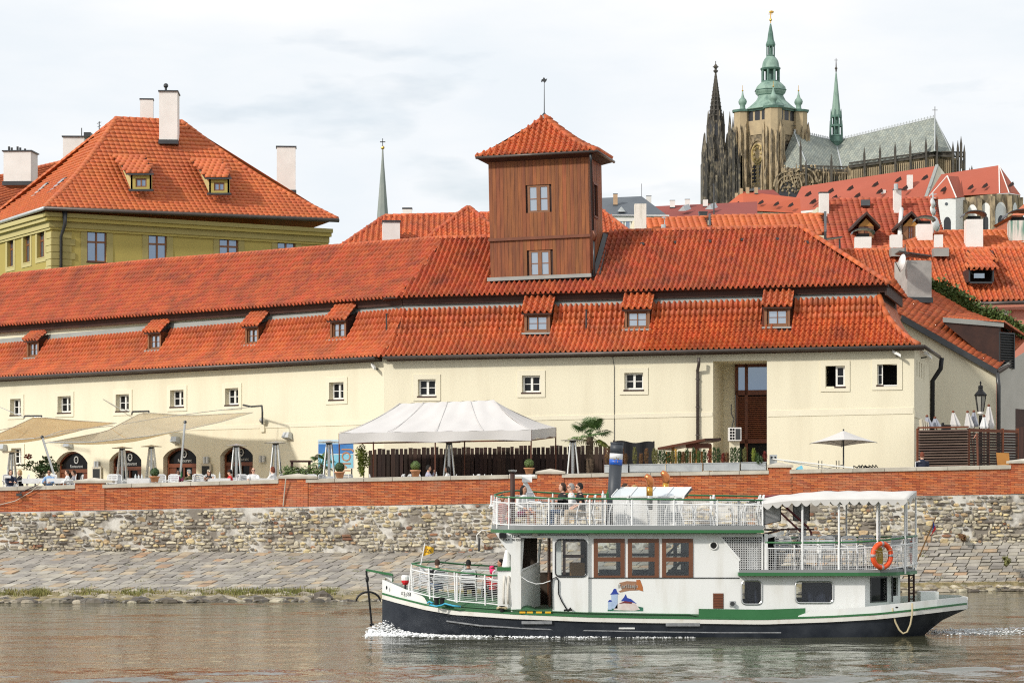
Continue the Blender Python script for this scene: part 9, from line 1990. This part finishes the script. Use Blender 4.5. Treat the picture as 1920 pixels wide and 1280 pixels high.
# funnel, skylight, brass cowls, dark mast, loudspeaker on the upper deck
fa,fb = B(1147,985,2.1),B(1157,830,2.1);fd = (fb-fa);
def fun(k0,k1,r0,r1,mn,nm,par=BT,sm_=True): return MB().tube([lerp(fa,fb,k0),lerp(fa,fb,k1)],[r0,r1],20).build(nm,mn,par,smooth=rad(40))
fk = lambda v: (985-v)/155
fun(0,fk(871),.155,.158,'funnel_grey','funnel');fun(fk(871),fk(861),.162,.163,'band_blue','funnel_band');fun(fk(861),fk(850),.162,.163,'cloth_white','funnel_band');fun(fk(850),fk(832),.158,.160,'funnel_grey','funnel_top');MB().tube([lerp(fa,fb,fk(832)),lerp(fa,fb,fk(829))],[.168,.168],20).build('funnel_rim','funnel_grey',BT)
c = lerp(fa,fb,fk(862))+Vector((0,-.168,0));m = MB();ps = []
for k in range(10): r_ = .075 if k % 2 == 0 else .03;ps.append(c+Vector((math.sin(k*PI/5)*r_,.012 if k % 2 else .0,math.cos(k*PI/5)*r_)))
m.prism(ps,(0,.02,0));m.build('star_emblem','brass',BT)
s0,s1,s2,s3 = B(1146,931,1.55),B(1282,931,1.55),B(1296,913.5,2.1),B(1161,913.5,2.1)
m = MB();m.quad(s0,s1,s2,s3);b0,b1 = mir(s0),mir(s1);m.quad(s3,s2,b1,b0);o = m.build('skylight','roof_glass',BT);md = o.modifiers.new('t','SOLIDIFY');md.thickness = .03
m = MB()
for k in range(5): m.tube([lerp(s0,s1,k/4)+Vector((0,-.01,.01)),lerp(s3,s2,k/4)+Vector((0,-.01,.015))],.012,4)
m.tube([s0,s1],.025,4).tube([s3,s2],.02,4);m.build('skylight_bars','boat_white',BT);m = MB();m.box(s0.x+.05,s1.x-.05,s0.y+.03,b0.y-.03,zg1+.02,s0.z);m.build('skylight_base','boat_white',BT);m = MB();m.tube([s1+Vector((0,0,-.02)),s2+Vector((.02,0,-.03)),b1],.022,4);m.build('skylight_gable','dark_metal',BT)
m = MB();leafmass(m,B(1283,929,1.9),(.12,.1,.05),50,.03,random.Random(2));m.build('plant_trimming','leaf_yellow',BT,kind='stuff')
for u,y,k in ((1219,1.25,1.0),(1249,2.9,1.0)):
    bs = PX(u-1,955,YB+y);tpz = PX(u,912 if y < 2 else 905,YB+y).z;sc_ = .105
    MB().tube([bs,Vector((bs.x,bs.y,tpz-.02))],.075,12).build('cowl_stem','steel',BT,smooth=True);MB().tube([Vector((bs.x,bs.y,tpz-.22)),Vector((bs.x,bs.y,tpz))],.08,12).build('cowl_collar','brass',BT,smooth=True)
    MB().tube([Vector((bs.x,bs.y,tpz)),Vector((bs.x+.02,bs.y,tpz+.07)),Vector((bs.x+.015,bs.y,tpz+.15)),Vector((bs.x-.04,bs.y-.01,tpz+.23)),Vector((bs.x-.10,bs.y-.02,tpz+.28))],[.08,.092,.10,.085,.055],12).build('brass_cowl','copper',BT,smooth=True)
MB().tube(line([(961,985,2.6),(961,884,2.6)]),.062,10).lathe([(.08,0),(.07,.05),(.10,.07)],B(961,886,2.6),10).build('mast','dark_timber',BT,smooth=rad(40));m = MB();m.lathe([(.09,0),(.11,.04),(.05,.05)],B(961,884,2.6),10);m.build('mast_cap','steel',BT)
m = MB();q = B(990,896,3.0);m.box(q.x-.36,q.x+.18,q.y-.1,q.y+.1,q.z+.04,q.z+.09);m.box(q.x-.15,q.x+.1,q.y-.12,q.y+.12,q.z-.1,q.z+.04);m.hexa([q+Vector((-.1,-.06,-.45)),q+Vector((.2,-.06,-.48)),q+Vector((.2,.06,-.48)),q+Vector((-.1,.06,-.45))],[q+Vector((-.12,-.04,-.1)),q+Vector((-.02,-.04,-.1)),q+Vector((-.02,.04,-.1)),q+Vector((-.12,.04,-.1))]);m.lathe([(.05,-.9),(.05,-.45)],q+Vector((0,0,0)),8);m.build('searchlight','boat_white',BT)
# ------------------------------------------------------------------ lifebuoys
def buoy(c,R_,r_,rot,label):
    t = thing('lifebuoy',label,'lifebuoy',tuple(c),'orange lifebuoys on the stern rail');M = Matrix.Translation(c) @ rot;n = 28;ps = [M @ Vector((math.cos(2*PI*k/n)*R_,0,math.sin(2*PI*k/n)*R_)) for k in range(n)]
    MB().tube(ps,r_,10,closed=True).build('ring','buoy_orange',t,smooth=True)
    for k in range(4): a = k*7;MB().tube([ps[(a-1) % n]*.5+ps[a % n]*.5,ps[a % n],ps[(a+1) % n]*.5+ps[a % n]*.5],r_*1.04,10).build('grey_band','panel_grey',t,smooth=rad(40))
    return t,M
t,M = buoy(B(1653.5,1041,.10),.285,.062,Matrix.Rotation(rad(34),4,'Z'),'orange lifebuoy with grey bands and coiled yellow rope hung on the near stern rail')
m = MB();
for k in range(7): x = (k-3)*.022;m.tube([M @ Vector((x*.5,.06,.20)),M @ Vector((x*1.8-.02,.09,.05)),M @ Vector((x*1.5,.08,-.12)),M @ Vector((x*.6+.01,.07,-.20))],.013,5)
m.build('coiled_rope','rope_gold',t);MB().tube([M @ Vector((-.29,-.06,.14)),M @ Vector((-.12,-.07,.10)),M @ Vector((.1,-.07,.10)),M @ Vector((.29,-.06,.14))],.008,4).build('cord','rope_tan',t)
buoy(B(1712,1033,2.7),.285,.062,Matrix.Rotation(rad(76),4,'Z'),'orange lifebuoy seen nearly edge-on at the stern corner')
# ------------------------------------------------------------------ deck chairs, tables and passengers
G_BC = 'white metal chairs on the boat';bch = None
def bchair(u,y,zfl,rz,label,k=1.0):
    global bch
    loc = (uX(u,y),YB+y,zfl)
    if bch is None: bch = chair_proto(label,G_BC,loc);bch.rotation_euler.z = rz;return bch
    return recopy(bch,loc,rz,label,sc=k)
zU = zg1+.021;zA = za1+.021;zFd = lambda u,y: deckpt((uX(u,y)+3.15)/14.2,.5).z-.02
G_BT = 'round tables on the upper deck';bt0 = table_proto('round table beside the bow passengers on the upper deck',G_BT,(uX(1038,1.0),YB+1.0,zU))
for u,y,l in ((1130,.85,'round table with a bottle left of the funnel'),(1235,.9,'round table below the brass cowl'),(1385,1.0,'round table at the rear of the upper deck')): recopy(bt0,(uX(u,y),YB+y,zU),0,l)
for u,y,rz,l in ((1012,.9,1.35*PI,'white chair under the smiling woman on the upper deck'),(1064,1.15,.55*PI,'white chair under the woman in black on the upper deck'),(1082,1.5,.5*PI,'white chair under the man in white on the upper deck'),(1096,.75,.52*PI,'white chair under the man in the black shirt on the upper deck'),(1158,.7,.5*PI,'empty white chair at the foot of the funnel'),(1200,.75,1.5*PI,'empty white chair left of the brass cowl'),(1262,.8,.5*PI,'empty white chair right of the brass cowl'),(1285,1.1,1.5*PI,'empty white chair under the skylight gable'),(1318,.7,.5*PI,'empty white chair right of the skylight'),(1358,.75,1.5*PI,'empty white chair left of the rear table'),(1405,.7,.5*PI,'empty white chair at the awning end of the upper deck'),(1412,1.7,.5*PI,'empty white chair behind the rear table'),(1180,2.9,1.5*PI,'white chair under the far passenger right of the funnel'),(1206,2.9,.5*PI,'white chair under the far passenger behind the skylight')): bchair(u,y,zU,rz,l,.92)
for u,y,rz,l in ((1470,.8,PI,'leftmost empty white chair on the aft deck'),(1520,.6,PI,'white chair by the foot of the stairs'),(1552,.6,PI,'white chair in the middle of the near aft rail'),(1600,.7,PI*1.1,'white chair left of the lifebuoy'),(1668,1.0,PI*.7,'white chair right of the lifebuoy'),(1690,1.7,PI*.6,'white chair in the stern corner'),(1620,2.6,.1,'white chair at the far rail behind the lifebuoy'),(1560,3.0,0,'white chair at the far aft rail')): bchair(u,y,zA,rz,l,.95)
for i,(u,y) in enumerate(((1478,2.2),(1483,2.25),(1487,2.2),(1491,2.25))): bchair(u,y,zA+i*.13,PI*.5,['bottom white chair of the stack by the companionway','second white chair up the stack by the companionway','third white chair up the stack by the companionway','top white chair of the stack by the companionway'][i],.95)
zq = lambda u,v,y,hh: PX(u,v,YB+y).z-hh
G_BP = 'passengers on the boat'
def pax(u,v,y,rz,label,*a,zf_=None,**kw):
    zt_ = PX(u,v,YB+y).z;z0 = zf_ if zf_ is not None else zU;k = (zt_-z0)/1.335;k2 = min(1.05,max(.72,k))
    return person(label,(uX(u,y),YB+y,z0 if abs(k-k2) < 1e-6 else zt_-1.335*k2),rz,*a,G_BP,sc=k2,**kw)
pax(979,909,.9,1.22*PI,'passenger with long dark hair and pale jacket smiling at the front of the upper deck','skin_tan','hair_dark','cloth_white','cloth_maroon',style='long',arms='lap',extra='shorts')
pax(1059,904,1.15,.62*PI,'passenger with brown bobbed hair and black jacket facing left on the upper deck','skin_light','hair_brown','cloth_black','cloth_jeans',style='bob',arms='lap')
pax(1075,905,1.9,.52*PI,'grey haired passenger with white shirt between two others on the upper deck','skin_light','hair_grey','cloth_white','cloth_beige',arms='lap',glasses=True)
pax(1091,904,.75,.55*PI,'balding passenger with sunglasses and black shirt on the upper deck','skin_light','hair_dark','cloth_black','cloth_beige',glasses=True,arms='lap',sleeve='short')
pax(1168,905,2.9,1.4*PI,'far passenger with dark hair just right of the funnel','skin_tan','hair_brown','cloth_navy','cloth_black',arms='lap');pax(1193,908,2.9,.6*PI,'far passenger with light hair behind the white skylight','skin_light','hair_blond','cloth_grey','cloth_black',arms='lap')
pax(940,926,1.6,1.1*PI,'passenger in rust red top at the very bow of the upper deck','skin_tan','hair_dark','cloth_rust','cloth_rust',arms='lap',lean=.10);bchair(940,1.6,zU,1.1*PI,'white chair under the rust red passenger at the bow',.75)
zD = zw(1128)
pax(821,1047,1.3,.12*PI,'passenger with short brown hair and black jacket on the left of the foredeck','skin_light','hair_brown','cloth_black','cloth_jeans',zf_=zD,arms='lap')
pax(878,1048,1.1,-.02*PI,'passenger with black hair and black jacket in the middle of the foredeck','skin_tan','hair_dark','cloth_black','cloth_black',zf_=zD,arms='lap')
pax(943,1047,1.9,.55*PI,'passenger with dark hair half hidden by the white vent cowl','skin_tan','hair_dark','cloth_maroon','cloth_black',zf_=zD,arms='lap',style='bun')
pax(925,1060,1.2,.2*PI,'child in a pink hood beside the white locker','skin_light','hair_brown','cloth_red','cloth_black',zf_=zD+.1,arms='lap',hat=('hood','cloth_pink'))
for u,y,rz,l in ((821,1.3,.12*PI,'white chair under the left foredeck passenger'),(878,1.1,0,'white chair under the middle foredeck passenger'),(794,1.6,.9*PI,'empty white chair at the front of the foredeck rail'),(925,1.2,.2*PI,'white chair under the child in the pink hood'),(943,1.9,.55*PI,'white chair under the foredeck passenger by the vent cowl')): bchair(u,y,zD,rz,l,.85)
for u,mn,h,l in ((1130.5,'cloth_white',.20,'white plastic bottle on the table left of the funnel'),(1139.5,'bottle_green',.22,'green glass bottle on the table left of the funnel')):
    p = Vector((uX(u,.85),YB+.85,zU+.725));m = MB();m.lathe([(.035,0),(.035,h*.6),(.014,h*.78),(.014,h)],p,10);m.build('bottle',mn,label=l,cat='bottle',at=tuple(p))
# ------------------------------------------------------------------ bow wave and wake
rr = random.Random(77);m = MB()
def foam(X,y,r,z,n=1):
    m.ball((X+rr.gauss(0,.03),y,z),(r*rr.uniform(.8,2.2),r*rr.uniform(.7,1.5),r*rr.uniform(.3,.8)),5,3,.25)
for i in range(5200):
    t = rr.random()**1.5;X = lerp(-3.50,4.4,t);edge = YB+CB-hb(max(-3.19,X))*interp([(-3.2,.3),(-1.5,.64),(1,.9),(8,.92)],X)
    w = lerp(.75,.22,t**.6);y = edge-abs(rr.gauss(0,w))-.01;near = math.exp(-((edge-y)/.35)**2)
    hgt = (max(0,.30*math.exp(-((X+3.05)/.42)**2))+.04*(1-t))*rr.random()*near
    clump = math.sin(X*9+y*5)+math.sin(X*23-y*11)+math.sin(X*4.3)
    if rr.random() < (1.0 if t < .22 else (.9-.75*t)*(1 if clump > -.3 else .25)): foam(X,y,rr.uniform(.006,.026)*(1.25-.6*t),.008+hgt)
for i in range(700): X = 10.2+abs(rr.gauss(0,1.6));foam(X,YB+CB+rr.gauss(0,.7),rr.uniform(.006,.020),.02+.04*rr.random())
for i in range(900): X = rr.uniform(10.5,17);foam(X,YB+CB+.5+(X-10)*.55+rr.gauss(0,.22),rr.uniform(.005,.016),.02)
m.build('wake_foam','foam_white',kind='stuff',smooth=True)
